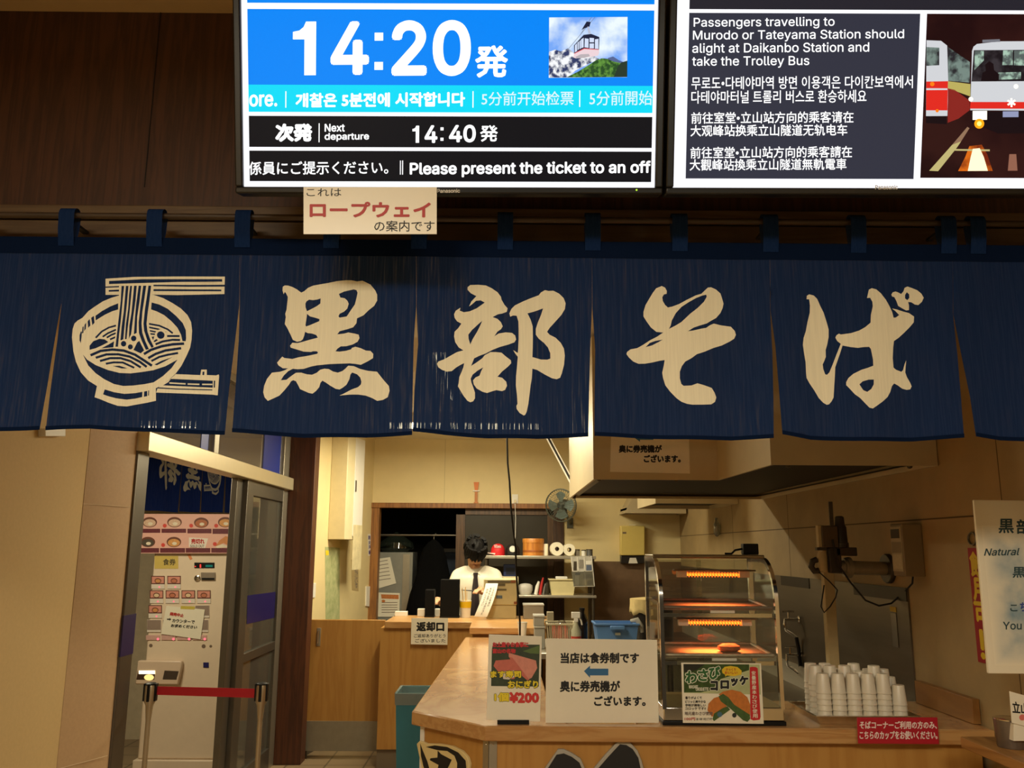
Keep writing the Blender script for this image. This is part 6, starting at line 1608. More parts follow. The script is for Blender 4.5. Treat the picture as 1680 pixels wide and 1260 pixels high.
for ch, (x0, y0, x1, y1) in zip('コロッケ', ((685, 475, 755, 565), (775, 470, 855, 550), (868, 450, 935, 525), (945, 430, 1028, 515))):
    a = q([(x0, y0), (x1, y1)])
    text(g, WP, ch, (a[0][0] - 1, a[0][1] - 1, a[1][0] + 1, a[1][1] + 1), wh, .0016, 2.0); text(g, WP, ch, (a[0][0], a[0][1], a[1][0], a[1][1]), ink, .0022, 1.2)
def ct_(s, x0, y0, x1, y1, mt, b=.15, d=.0018): a = q([(x0, y0), (x1, y1)]); text(g, WP, s, (a[0][0], a[0][1], a[1][0], a[1][1]), mt, d, b)
ct_('WASABI', 492, 515, 575, 545, wh); ct_('CROQUETTE', 555, 535, 670, 568, wh)
ct_('さっくり', 825, 362, 915, 385, rd); ct_('おいしい', 815, 390, 930, 415, rd)
for s, y in (('香りがよくて', 615), ('ピリッと爽やかな', 650), ('辛味が美味しい', 682), ('コロッケです!!', 712)): ct_(s, 460, y, 460 + (150 if y == 615 else 185), y + 26, ink, .12)
ct_('地元産わさび使用', 455, 752, 705, 785, M('ink_grey', (110, 96, 88))); ct_('100円', 455, 805, 550, 832, rd); ct_('あつあつをどうぞ', 560, 808, 700, 830, ink, .08)
vtext(g, WP, '安曇野産本わさび使用', q([(1056, 385), (1092, 385), (1112, 812), (1066, 812)]), wh, .0018, .1)
g.build('lettering', wc)
# small black gadget on the warmer top
c = P(1231, 914, Y=WY0 + .27)
m = MB().box(c.x - .032, c.x + .03, WY0 + .25, WY0 + .29, CT + WH + .0125, CT + WH + .056, black); o = m.build('timer_box', bevel=.004); tag(o, 'small black box with a lead, lying on top of the food warmer', 'box')
MB().tube([(c.x - .032, WY0 + .27, CT + WH + .035), (c.x - .06, WY0 + .27, CT + WH + .03), (c.x - .075, WY0 + .27, CT + WH + .016), (c.x - .10, WY0 + .28, CT + WH + .016)], .004, black, 8).build('lead', o)

# ------------------------------------------------------------------ cups on the steel tray
tA = P(1349, 1190, Z=CT); tB = P(1303, 1151, Z=CT + .03)
tx0, tx1 = tA.x - .02, P(1500, 1186, Z=CT).x
ty0, ty1 = tA.y, min(tB.y, YF + .53)
ctray = empty('cup_tray', ((tx0 + tx1) / 2, (ty0 + ty1) / 2, CT + .0005), 'shallow steel tray full of upside-down cup stacks, right of the food warmer', 'tray')
zt0 = CT + .0006
m = MB(); fl_ = .02
R0 = [(tx0 + fl_, ty0 + fl_, zt0), (tx1 - fl_, ty0 + fl_, zt0), (tx1 - fl_, ty1 - fl_, zt0), (tx0 + fl_, ty1 - fl_, zt0)]
R1 = [(tx0, ty0, zt0 + .03), (tx1, ty0, zt0 + .03), (tx1, ty1, zt0 + .03), (tx0, ty1, zt0 + .03)]
R2 = [(x + (.003 if i in (0, 3) else -.003), y + (.003 if i in (0, 1) else -.003), z) for i, (x, y, z) in enumerate(R1)]
R3 = [(x + (.003 if i in (0, 3) else -.003), y + (.003 if i in (0, 1) else -.003), z + .002) for i, (x, y, z) in enumerate(R0)]
m.add(R0 + R1 + R2 + R3, [(3, 2, 1, 0), (12, 13, 14, 15)] + [(k * 4 + i, k * 4 + (i + 1) % 4, (k + 1) * 4 + (i + 1) % 4, (k + 1) * 4 + i) for k in range(3) for i in range(4)], chrome)
m.build('tray_pan', ctray)
m = MB()
for i in range(4): m.tube([R1[i], R1[(i + 1) % 4]], .003, chrome, 8)
m.build('rolled_rim', ctray)
cupm = M('cup_white', (224, 214, 192), 0.35, var=.02)
try:
    b_ = cupm.node_tree.nodes['Principled BSDF']; b_.inputs['Subsurface Weight'].default_value = .0
except Exception: pass
def cup_mesh():
    m = MB(); n_ = 24; h = .07
    pr = [(.0264, 0), (.0275, .0), (.0275, .003), (.0266, .004), (.0215, h - .002), (.0205, h), (.0001, h - .001), (.0001, h - .002), (.0200, h - .002), (.0262, .002)]
    vs = [(r * math.cos(2 * math.pi * k / n_), r * math.sin(2 * math.pi * k / n_), z) for r, z in pr for k in range(n_)]
    fs = [(i * n_ + k, i * n_ + (k + 1) % n_, (i + 1) * n_ + (k + 1) % n_, (i + 1) * n_ + k) for i in range(len(pr) - 1) for k in range(n_)]
    m.add(vs, fs, cupm); return m
cup0 = None
rows = []
ybk = ty0 + .05
nx_ = 6; pit = (tx1 - tx0 - 2 * fl_ - .06) / (nx_ - 1)
for rI in range(3):
    for cI in range(nx_):
        x = tx0 + fl_ + .03 + cI * pit + (.0 if rI % 2 == 0 else -.004); y = ty0 + fl_ + .031 + rI * .062
        if y + .03 > ty1 - fl_: continue
        hgt = [6, 6, 6, 6, 6, 4][cI] if rI == 0 else [7, 7, 7, 6, 7, 5][cI] if rI == 1 else [7, 7, 6, 7, 6, 6][cI]
        rows.append((x, y, hgt))
for x, y, hgt in rows:
    for k in range(hgt):
        z = zt0 + .0025 + k * .02
        if cup0 is None:
            cup0 = cup_mesh().build('plastic_cup', org=(0, 0, 0)); o = cup0
            tag(o, 'white cup nested upside down in the stacks on the steel tray', 'cup', 'stacked white cups on the tray')
        else:
            o = cup0.copy(); C.objects.link(o)
        o.location = (x, y, z); o.rotation_euler = (0, 0, random.random() * 3)

# ------------------------------------------------------------------ return counter goods
YC = YR + .06
def rx(px, Y): return P(px, 1000, Y=Y).x
def zy(py, Y): return P(780, py, Y=Y).z
rg = empty('cash_register', (rx(820, 7.1), 7.2, RZ), 'old beige cash register on the rear counter in front of the person', 'cash register')
beige = M('register_beige', (190, 178, 134), 0.5, var=.04)
zt1, zt2 = zy(992, 7.05), zy(950, 7.05)
MB().box(rx(798, 7.05), rx(847, 7.05), 7.06, 7.33, RZ + .0006, zt1 - .004, beige).build('cash_drawer', rg, bevel=.004)
MB().box(rx(793, 7.05), rx(848, 7.05), 7.05, 7.30, zt1 - .002, zt2, beige).build('housing', rg, bevel=.006)
RP = PY(7.05)
g = MB(); dkp = M('register_dark', (96, 86, 58), 0.5)
g.pbox(RP, 800, 952.5, 846, 956.5, .0002, .006, dkp); g.build('top_groove', rg)
g = MB(); g.pbox(RP, 815, 957.5, 829, 961.5, .0002, .004, dkp); g.pbox(RP, 813, 966, 831, 969, .0002, .004, dkp); g.build('printer_slot', rg)
g = MB(); g.pbox(RP, 814, 977, 824, 982, .0002, .004, M('register_display', (84, 100, 116), 0.3)); g.build('display', rg)
g = MB(); g.pbox(RP, 843, 987, 848, 991, .0002, .004, M('rust', (130, 74, 36), 0.8)); g.pbox(RP, 838, 952, 846, 956, .006, .0075, M('rust', (130, 74, 36))); g.build('rust_stain', rg)
# curved leaning notice
m = MB(); vs = []; NI = 12
CPN = PY(6.95)
for i in range(NI + 1):
    t = i / NI
    l_, r_ = (797 - 19 * (t ** 1.25), 957 + 54.5 * t), (817 - 18 * (t ** 1.35), 957 + 55 * t)
    dep = .10 * (1 - t) ** 1.5
    for p_ in (l_, r_): vs.append(P(p_[0], p_[1], Y=6.93 + dep))
off = Vector((0, .0015, 0)); n_ = len(vs)
m.add(vs + [v + off for v in vs], [(2 * i, 2 * i + 2, 2 * i + 3, 2 * i + 1) for i in range(NI)] + [(n_ + 2 * i, n_ + 2 * i + 1, n_ + 2 * i + 3, n_ + 2 * i + 2) for i in range(NI)], paper)
cnote = m.build('curled_notice', sharp=180); tag(cnote, 'tall curled white notice with slanted vertical writing against the cash register', 'notice')
g = MB()
for k, s in enumerate(('ご注文のお客様は', '食券をお買い求めのうえ', 'お出しください')):
    fx = .72 - k * .24
    for i, ch in enumerate(s):
        t0_ = .10 + i * .075 + k * .03; t1_ = t0_ + .062
        def pt(fr, t): 
            l_, r_ = (797 - 19 * (t ** 1.25), 957 + 54.5 * t), (817 - 18 * (t ** 1.35), 957 + 55 * t)
            return (l_[0] + (r_[0] - l_[0]) * fr, l_[1] + (r_[1] - l_[1]) * fr), 6.93 + .10 * (1 - t) ** 1.5
        gv, gf = glyphs(ch)
        vv = []
        for (u, v) in gv:
            (px, py), Yq = pt(fx - .07 + u * .16, t1_ + (t0_ - t1_) * v); vv.append(P(px, py, Y=Yq - .002))
        g.add(vv, gf, ink)
g.build('lettering', cnote)
# black boxes, cup and white bits
for x0, x1, yt, Y, lab in ((697, 712, 968, 7.17, 'shorter black upright box on the rear counter, beside white packets'), (722, 753, 951, 7.12, 'taller black upright box on the rear counter in front of the person')):
    m = MB().box(rx(x0, Y), rx(x1, Y), Y, Y + .11, RZ + .0006, zy(yt, Y), M('box_black', (9, 9, 9), 0.7, spec=.15)); o = m.build('black_box', bevel=.004); tag(o, lab, 'box')
    MB().box(rx(x0, Y) - .003, rx(x1, Y) + .003, Y - .003, Y + .113, RZ + .0006, RZ + .012, black).build('base_rim', o)
Y = 7.27
for x0, x1, yt, lab in ((648, 668, 1004, 'flat white card lying alone on the rear counter, above the kick board end'), (685, 697, 999.5, 'white packet beside the shorter black box on the rear counter'), (713, 721, 999.5, 'white packet between the two black boxes on the rear counter')):
    m = MB().box(rx(x0, Y), rx(x1, Y), Y, Y + .06, RZ + .0006, max(RZ + .006, zy(yt, Y)), paper); tag(m.build('white_packet', bevel=.002), lab, 'packet')
Y = 7.12; c = Vector((rx(763, Y), Y + .06, RZ + .0006)); ch_ = zy(986, Y) - RZ; r_ = 9.5 * Y / 1400
kc = empty('chopstick_cup', c, 'white and yellow cup of chopsticks on the rear counter next to the cash register', 'cup')
MB().lathe(c, [(r_ * .82, 0), (r_, ch_), (r_ * .94, ch_), (r_ * .78, .004)], paper, 22).build('cup_body', kc)
MB().lathe(c + Vector((0, 0, ch_ * .58)), [(r_ * .945, 0), (r_ * 1.012, ch_ * .36)], M('cup_yellow', (232, 196, 20), 0.5, var=.03), 22).build('yellow_band', kc)
for k in range(5):
    a = k * 1.3; m = MB(); m.tube([c + Vector((.01 * math.cos(a), .01 * math.sin(a), .01)), c + Vector((-.012 + .022 * math.cos(a), .02 * math.sin(a), ch_ + .075 + .008 * k))], .003, M('chopstick_wood', (214, 178, 110), 0.6), 6); m.build('chopstick', kc)

# ------------------------------------------------------------------ store room things
LY = 9.0
lk = empty('steel_locker', P(645, 1000, Y=LY + .2).xy.to_3d(), 'grey steel locker in the dark back room with papers taped on it', 'locker')
lg = M('locker_grey', (150, 150, 140), 0.4, .3, var=.05)
lx0, lx1 = P(606, 1000, Y=LY).x, P(675, 1000, Y=LY).x; lz = P(640, 906, Y=LY).z
MB().box(lx0, lx1, LY, LY + .45, .05, lz, lg).build('cabinet', lk, bevel=.004)
MB().box(lx0 + .02, lx1 - .02, LY + .02, LY + .43, 0, .05, black).build('plinth', lk)
MB().box(lx1 - .10, lx1 - .03, LY - .006, LY, .1, lz - .02, alu).build('door_edge', lk)
LP = PY(LY - .008)
o = board('locker_paper', LP, [(610, 918), (640, 914), (650, 957), (612, 968)], 'tilted white sheet taped high on the grey locker', 'paper', th=.001)
g = MB()
for k in range(6): g.pflat(LP, [(616, 922 + k * 6), (636 + k, 918.5 + k * 6), (636 + k, 919.5 + k * 6), (616, 923 + k * 6)], .0006, M('mark_grey', (120, 100, 84)))
g.build('printed_lines', o)
o = board('locker_leaflet', LP, [(619, 972), (656, 973), (655, 1012), (618, 1012)], 'leaflet with an orange heading taped low on the grey locker', 'leaflet', th=.001)
g = MB(); g.pflat(LP, [(625, 975), (654, 976), (654, 983), (626, 982)], .0006, M('head_orange', (216, 130, 62), 0.6, var=.2, scale=90))
for k in range(5): g.prect(LP, 626, 988 + k * 4, 652, 989 + k * 4, .0006, M('mark_grey', (120, 100, 84)))
g.pdisc(LP, 629, 986, 3, 2.2, .0008, M('head_orange', (216, 130, 62))); g.build('printed_lines', o)
# black coat on a stand
cY = 8.84
ch0 = P(712, 886, Y=cY)
ct = empty('hanging_coat', (ch0.x, cY, P(712, 1010, Y=cY).z - .2), 'long black coat hanging in the dark doorway beside the locker', 'coat')
m = MB(); cm = M('coat_black', (9, 9, 10), 0.95, var=.1, spec=.1)
prf = []
zs_ = [P(712, y, Y=cY).z for y in (1035, 1010, 975, 940, 915, 900, 890, 885)]; ws = [.27, .25, .22, .16, .13, .10, .055, .012]
nseg = 26
vs = []
for z, w in zip(zs_, ws):
    for k in range(nseg):
        a = 2 * math.pi * k / nseg; rr_ = w * (1 + .08 * math.sin(5 * a + z * 6)); sh = (1.0 - min(1, (zs_[-1] - z) / .7)) * .0
        vs.append((ch0.x + .02 * (1 - (z - zs_[0]) / (zs_[-1] - zs_[0])) * -1 + rr_ * math.cos(a), cY + .38 * rr_ * math.sin(a), z))
m.add(vs, [(i * nseg + k, i * nseg + (k + 1) % nseg, (i + 1) * nseg + (k + 1) % nseg, (i + 1) * nseg + k) for i in range(len(zs_) - 1) for k in range(nseg)] + [tuple(range(nseg - 1, -1, -1)), tuple((len(zs_) - 1) * nseg + k for k in range(nseg))], cm)
m.build('coat_body', ct, sharp=80)
MB().tube([(ch0.x, cY, zs_[-1] - .01), (ch0.x, cY, zs_[-1] + .04), (ch0.x + .015, cY, zs_[-1] + .06), (ch0.x + .03, cY, zs_[-1] + .045)], .003, steel, 6).build('hanger_hook', ct)
m = MB().tube([(-1.9, cY, zs_[-1] + .042), (1.2, cY, zs_[-1] + .042)], .012, steeldk, 10); tag(m.build('clothes_rail'), 'thin steel clothes rail in the dark back room, carrying the coat', 'rail')
m = MB().box(P(718, 900, Y=10).x, P(752, 900, Y=10).x, 10.0, 10.4, P(735, 945, Y=10).z, P(735, 906, Y=10).z, M('crate_blue', (40, 58, 84), 0.5)); o = m.build('blue_crate', bevel=.01); tag(o, 'dark blue crate with a pale lid on the back room shelf', 'crate')
z_ = P(735, 945, Y=10).z
MB().box(P(716, 900, Y=10).x, P(754, 900, Y=10).x, 9.99, 10.41, P(735, 906, Y=10).z, P(735, 900, Y=10).z, M('crate_lid', (130, 128, 120), 0.5)).build('lid', o)
m = MB().box(P(680, 900, Y=10).x, .6, 9.95, 10.5, z_ - .03, z_ - .0005, steeldk); o = m.build('store_shelf'); tag(o, 'dark steel shelf deep in the back room, carrying a blue crate', 'shelf')
for x in (P(684, 900, Y=10).x, .55):
    for y in (10.0, 10.45): MB().tube([(x, y, 0), (x, y, z_ - .03)], .018, steeldk, 8).build('post', o)
c = P(650, 892, Y=LY + .2); c.z = lz + .0006
m = MB(); vs = []
m.lathe(c, [(.12, 0), (.17, .04), (.16, .10), (.10, .15), (.03, .19), (.01, .21)], GLASS('sack_film', (150, 160, 150), .12, .3, (70, 80, 70)), 14, sx=1.1, sy=.7); tag(m.build('plastic_sack', sharp=30), 'clear plastic sack lying on top of the grey locker', 'bag')

# ------------------------------------------------------------------ hanging cord
pts = [P(833, y, Y=4.6) for y in (600, 690, 722, 760)]
pts = [Vector((P(832, 722, Y=4.6).x, 4.6, KZ - .001))] + [P(x, y, Y=4.6) for x, y in ((832, 722), (833, 760), (836, 790), (838, 830), (842, 870), (846, 900), (847, 940), (850, 980), (853, 1020), (853, 1050), (853, 1100))]
pts.append(Vector((pts[-1].x, 4.6, CT + .004)))
tag(MB().tube(pts, .005, rubber, 8).build('power_cable', sharp=80), 'black electric cord hanging from the ceiling down to the counter', 'cable')

# ------------------------------------------------------------------ right wall machinery
MY = 3.93
mc = empty('motor_unit', (1.53, MY, .8406), 'dark motor and valve unit on a pale pole, piped to the right side wall', 'motor unit')
def MP(px, py, Y=MY): return P(px, py, Y=Y)
pole = M('pole_cream', (204, 184, 134), 0.5, var=.08); iron = M('iron_dark', (74, 65, 52), 0.4, .3, var=.12, scale=30); ironl = M('iron_grey', (168, 156, 132), 0.35, .5, var=.1, scale=20)
xa1, xb1_ = MP(1345, 900).x, MP(1352, 900).x
m = MB(); m.box(MP(1349, 900).x, MP(1366, 900).x, MY, MY + .04, .8406, MP(1350, 862).z, pole); m.build('pole', mc, bevel=.003)
m = MB(); m.box(MP(1337.5, 862).x, MP(1346, 862).x, MY - .03, MY - .001, MP(1340, 900).z, MP(1340, 862).z, pole); m.build('side_plate', mc, bevel=.002)
m = MB(); m.box(MP(1345, 900).x, MP(1371, 900).x, MY - .04, MY - .0005, MP(1350, 898).z, MP(1350, 863).z, M('case_brown', (92, 74, 50), 0.5)); m.build('control_case', mc, bevel=.004)
m = MB(); c = MP(1380, 898); c.y = MY; m.lathe(c, [(.034, 0), (.034, .02), (.030, .022), (.028, .09), (.022, .10), (.020, .135), (.014, .14)], iron, 22); m.build('motor_body', mc)
m = MB(); c = MP(1385, 915); c.y = MY; m.box(c.x - .045, c.x + .05, MY - .03, MY + .03, MP(1385, 912).z, MP(1385, 898).z, iron); m.build('flange_plate', mc, bevel=.004)
m = MB(); m.box(MP(1356, 900).x, MP(1376, 900).x, MY - .03, MY + .02, MP(1360, 940).z, MP(1360, 898).z, iron); m.build('valve_block', mc, bevel=.005)
m = MB(); c = MP(1347, 936); c.y = MY - .025; m.lathe(c, [(.012, -.008), (.020, 0), (.021, .07), (.016, .085)], pole, 20); m.build('small_tank', mc)
m = MB(); m.box(MP(1336, 900).x, MP(1352, 900).x, MY - .035, MY - .01, MP(1340, 903).z, MP(1340, 898).z, iron); m.build('tank_clip', mc)
pc = MP(1395, 931); yw = MY + .0
m = MB(); m.tube([(MP(1362, 931).x, MY, pc.z), (MP(1385, 931).x, MY, pc.z), (XR - .012, MY, pc.z - .004)], [.026, .032, .030], ironl, 18); m.build('pipe', mc)
m = MB(); m.lathe((MP(1384, 931).x, MY, pc.z), [(.042, 0), (.042, .012), (.046, .014), (.046, .03), (.036, .034)], ironl, 22, axis=(1, 0, 0)); m.build('pipe_collar', mc)
m = MB(); m.lathe((XR - .022, MY, pc.z - .004), [(.062, 0), (.066, .006), (.066, .0205)], iron, 26, axis=(1, 0, 0)); m.build('wall_flange', mc)
m = MB(); m.tube([MP(1344, 936, MY - .02), MP(1336, 937, MY - .02), MP(1331, 930, MY - .02), MP(1333, 921, MY - .02), MP(1340, 918, MY - .02)], .014, iron, 10); m.build('elbow_pipe', mc)
m = MB(); m.box(MP(1360, 840).x, MP(1366.5, 840).x, MY - .003, MY + .003, MP(1362, 862).z, MP(1362, 823).z, steeldk); m.build('strap_plate', mc)
m = MB(); pts = [MP(1343, 938, MY - .03), MP(1360, 953, MY - .035), MP(1374, 968, MY - .04), MP(1371, 980, MY - .04), MP(1362, 995, MY - .04), MP(1352, 1005, MY - .04), MP(1347, 995, MY - .04), MP(1352, 960, MY - .03)]; m.tube(pts, .003, rubber, 6); m.build('wire', mc)
m = MB(); pts = [MP(1366, 885, MY - .05), MP(1370, 905, MY - .05), MP(1378, 930, MY - .05), MP(1395, 955, MY - .05), MP(1420, 985, MY - .06), MP(1442, 994, MY - .07), MP(1462, 990, MY - .08), MP(1480, 975, MY - .09), MP(1489, 955, MY - .1), MP(1491, 944, MY - .1)]; m.tube(pts, .004, rubber, 6)
# wall control box
BXX = XR - .085
by0 = P(1482, 900, X=BXX).y; by1 = P(1463, 900, X=BXX).y
wz0, wz1 = P(1482, 946, Y=by0).z, P(1482, 859, Y=by0).z
wbx = empty('control_box', (XR - .04, (by0 + by1) / 2, wz0), 'grey-brown control box on the right side wall, a cable drooping from it', 'control box')
MB().box(BXX, XR - .0005, by0, by1, wz0, wz1, M('control_brown', (136, 118, 88), 0.5, var=.05)).build('housing', wbx, bevel=.004)
CPX = PXR(BXX - .0005)
MB().obox(CPX, -by1 + .006, -by0 - .006, wz0 + .02, wz1 - .012, 0, .003, M('control_face', (176, 160, 124), 0.5, var=.05)).build('front_panel', wbx)
MB().obox(CPX, -by1 + .012, -by0 - .02, wz1 - .06, wz1 - .022, .003, .005, M('control_display', (62, 52, 40), 0.3)).build('display', wbx)
MB().obox(CPX, -by1 + .012, -by0 - .012, wz0 + .03, wz0 + .09, .003, .004, M('control_label', (196, 180, 140), 0.6, var=.08, scale=90)).build('label', wbx)
MB().obox(CPX, -by1 + .012, -by0 - .012, wz1 - .12, wz1 - .075, .003, .004, M('control_plate', (140, 124, 92), 0.4)).build('label', wbx)
e_ = Vector((XR - .04, by0 + .03, wz0 + .002))
MB().tube([e_, e_ + Vector((-.005, 0, -.03))] + [p for p in reversed(pts[:-2])], .004, rubber, 8).build('cable', wbx)
# yellow tag + scraper hanging on steel wall
tz = P(1465, 1000, X=XR - .01)
o = MB().obox(PXR(XR - .0085), -tz.y - .03, -tz.y + .03, tz.z - .01, tz.z + .012, 0, .002, M('tag_yellow', (206, 176, 20), 0.5)).build('yellow_tag'); tag(o, 'small yellow tag stuck on the steel splash wall under the cable', 'tag')
m = MB().obox(PXR(XR - .0085), -tz.y - .025, -tz.y + .028, tz.z - .16, tz.z - .015, 0, .003, M('scraper_steel', (150, 142, 128), 0.3, .9)); tag(m.build('steel_plate', bevel=.001), 'narrow steel plate on the steel splash wall just under the yellow tag', 'plate')
# taps
def tap(px0, py, Y, lab, hose):
    b = P(px0 + 24, py, X=XR - .009); Yt = b.y
    r = empty('wall_tap', (XR - .009, Yt, b.z - .05), lab, 'tap')
    x1_ = P(px0, py, Y=Yt).x
    MB().lathe((XR - .0088, Yt, b.z), [(.022, 0), (.022, .008), (.012, .012)], chrome, 16, axis=(-1, 0, 0)).build('wall_rose', r)
    MB().tube([(XR - .02, Yt, b.z), (x1_, Yt, b.z), (x1_ - .004, Yt, b.z - .03)], .010, chrome, 12).build('tap_body', r)
    MB().tube([(x1_ + .02, Yt, b.z + .008), (x1_ + .02, Yt, b.z + .045)], .006, chrome, 10).tube([(x1_ - .01, Yt, b.z + .047), (x1_ + .055, Yt, b.z + .047)], .006, chrome, 10).build('cross_handle', r)
    MB().tube([(x1_ - .004, Yt, b.z - .028), (x1_ + .002, Yt, b.z - .06), (x1_ + .035, Yt, b.z - .08), (x1_ + .06, Yt, b.z - .10)], .007, chrome, 10).build('spout', r)
    if hose: MB().tube([(x1_ + .06, Yt, b.z - .098), (x1_ + .07, Yt, b.z - .16), (x1_ + .075, Yt, b.z - .26), (x1_ + .085, Yt, .85)], .011, rubber, 10).build('hose', r)
tap(1288, 1017, 5.0, 'upper chrome wall tap with a black hose, beside the food warmer', True)
tap(1291, 1075, 5.0, 'lower chrome wall tap without a hose, beside the food warmer', False)
# lamp-like bulb on the wall
c = P(1178, 868, X=XR - .02); m = MB().lathe((XR - .03, c.y, c.z - .06), [(.006, 0), (.026, .02), (.028, .09), (.014, .12), (.012, .15)], GLASS('bottle_film', (210, 214, 205), .15, .3), 16); tag(m.build('hanging_bottle', sharp=60), 'small clear bottle hanging on the right side wall under the hoods', 'bottle')
# ------------------------------------------------------------------ right foreground
zs2 = P(1575, 1208, Y=3.0).z
sxl = P(1575, 1208, Y=3.0).x
m = MB().box(sxl, XR - .0005, 1.5, 3.0, zs2 - .035, zs2, WOOD('plank_wood', (176, 128, 70), (150, 104, 52), 0.45, (9, .8, 9), 2.0)); o = m.build('wall_plank', bevel=.003); tag(o, 'narrow wooden plank shelf on the side wall, a metal cup standing on it', 'shelf')
for y in (1.8, 2.6): MB().box(sxl + .02, XR - .001, y - .01, y + .01, zs2 - .10, zs2 - .0355, steeldk).build('bracket', o)
c = P(1661, 1226, Z=zs2); c.z += .0006; r_ = 23.5 * c.y / 1400
mcu = empty('metal_cup', c, 'dark metal cup on the plank shelf below the white poster', 'cup')
hcu = 42 * c.y / 1400
MB().lathe(c, [(r_ * .86, 0), (r_ * .9, .004), (r_, hcu), (r_ * .95, hcu), (r_ * .86, .006)], M('cup_steel', (136, 124, 112), 0.3, .6, var=.1, scale=12, stretch=(6, 6, 1)), 28).build('cup_body', mcu)
MB().lathe(c + Vector((0, 0, hcu - .004)), [(r_ * .94, 0), (r_ * 1.02, .002), (r_ * 1.02, .005), (r_ * .94, .006)], chrome, 28).build('rim', mcu)
MP_ = PY(2.78)
o = board('small_card', MP_, [(1656, 1134), (1692, 1144), (1694, 1195), (1660, 1186)], 'small white card with black characters and a pink mark behind the metal cup', 'card', th=.002)
g = MB(); text(g, MP_, '立山', [(1660, 1150), (1686, 1154), (1687, 1172), (1661, 1170)], ink, bold=.5); g.pdisc(MP_, 1677, 1177, 5, 5, .0005, M('pink_mark', (224, 120, 110), 0.5)); g.build('lettering', o)
MB().pbox(MP_, 1664, 1188, 1688, 1216, -.03, -.004, lam).build('card_foot', o)
# large white poster board
PP = PY(2.80)
pw2 = [(1598, 820), (1731, 822), (1729, 1109), (1622, 1105)]
pw2 = [(1598, 820), PPx if False else (1728, 822), (1728, 1108), (1622, 1105)]
xr_lim = XR - .004
uvp = [PP.uv(1598, 820), (xr_lim, PP.uv(1680, 821)[1]), (xr_lim, PP.uv(1680, 1106)[1]), PP.uv(1622, 1105)]
xl_ = (uvp[0][0] + uvp[3][0]) / 2
uvp[0] = (uvp[0][0], uvp[0][1])
m = MB().prism(PP, uvp, -.012, 0, M('poster_board', (240, 230, 204), 0.25, var=.01, spec=.5)); pb_ = m.build('poster_board', bevel=.002); tag(pb_, 'large glossy white poster about natural water, mounted out from the side wall', 'poster')
g = MB()
cl = bpy.data.materials.new('poster_cloud'); cl.use_nodes = True
nt = cl.node_tree; bs = nt.nodes['Principled BSDF']; bs.inputs['Roughness'].default_value = .28
cu0 = PP.uv(1610, 862); cu1 = (xr_lim - .002, PP.uv(1680, 1092)[1])
hw_, hh_ = (cu1[0] - cu0[0]) / 2, (cu0[1] - cu1[1]) / 2
sp_ = N(nt, 'ShaderNodeSeparateXYZ'); vv_ = coords(nt, (1, 1, 1)); nt.links.new(vv_, sp_.inputs[0])
def mth(op, a, b=None):
    n_ = N(nt, 'ShaderNodeMath', operation=op)
    for k_, q_ in enumerate((a, b)):
        if q_ is None: continue
        if isinstance(q_, (int, float)): n_.inputs[k_].default_value = q_
        else: nt.links.new(q_, n_.inputs[k_])
    return n_.outputs[0]
ex_ = mth('SUBTRACT', hw_, mth('ABSOLUTE', sp_.outputs['X'])); ez_ = mth('SUBTRACT', hh_, mth('ABSOLUTE', mth('SUBTRACT', sp_.outputs['Z'], hh_)))
nz_ = N(nt, 'ShaderNodeTexNoise', Scale=9.0, Detail=5.0); nt.links.new(vv_, nz_.inputs['Vector'])
fd_ = mth('MULTIPLY', mth('MINIMUM', ex_, ez_), 14.0); fd_ = mth('MINIMUM', mth('MAXIMUM', fd_, 0.0), 1.0)
rp_ = N(nt, 'ShaderNodeValToRGB'); rp_.color_ramp.elements[0].position = .34; rp_.color_ramp.elements[1].position = .68
rp_.color_ramp.elements[0].color = lin((132, 158, 170)); rp_.color_ramp.elements[1].color = lin((232, 224, 200)); nt.links.new(nz_.outputs['Fac'], rp_.inputs['Fac'])
mx_ = N(nt, 'ShaderNodeMix', data_type='RGBA'); nt.links.new(fd_, mx_.inputs['Factor']); mx_.inputs[6].default_value = lin((240, 230, 204)); nt.links.new(rp_.outputs['Color'], mx_.inputs[7])
nt.links.new(mx_.outputs[2], bs.inputs['Base Color'])
slab(PP, g, cu0[0], cu1[1], cu1[0], cu0[1], .0004, cl)
g.build('watercolour', pb_)
g = MB(); tl = M('ink_teal', (40, 70, 76), 0.5, var=0)
text(g, PP, '黒', (1638, 851, 1663, 875), tl, bold=.6, d=.001); text(g, PP, '部', (1667, 852, 1692, 876), tl, bold=.6, d=.001)
text(g, PP, 'Natural', [(1617, 900), (1674, 899), (1671, 911), (1614, 912)], tl, bold=.35, d=.001)
text(g, PP, '黒', (1661, 930, 1682, 948), tl, bold=.4, d=.001); text(g, PP, 'こ', (1657, 992, 1669, 1003), tl, bold=.3, d=.001); text(g, PP, 'ち', (1673, 988, 1685, 1003), M('ink_blue', (50, 70, 150), 0.5, var=0), bold=.5, d=.001)
text(g, PP, 'You', (1645, 1020, 1676, 1033), tl, bold=.3, d=.001)
g.build('lettering', pb_)
m = MB(); zc_ = (uvp[0][1] + uvp[3][1]) / 2
for dz2 in (.12, -.12): MB().box(xr_lim - .12, XR - .001, 2.8125, 2.835, zc_ + dz2 - .01, zc_ + dz2 + .01, steeldk).build('wall_bracket', pb_)
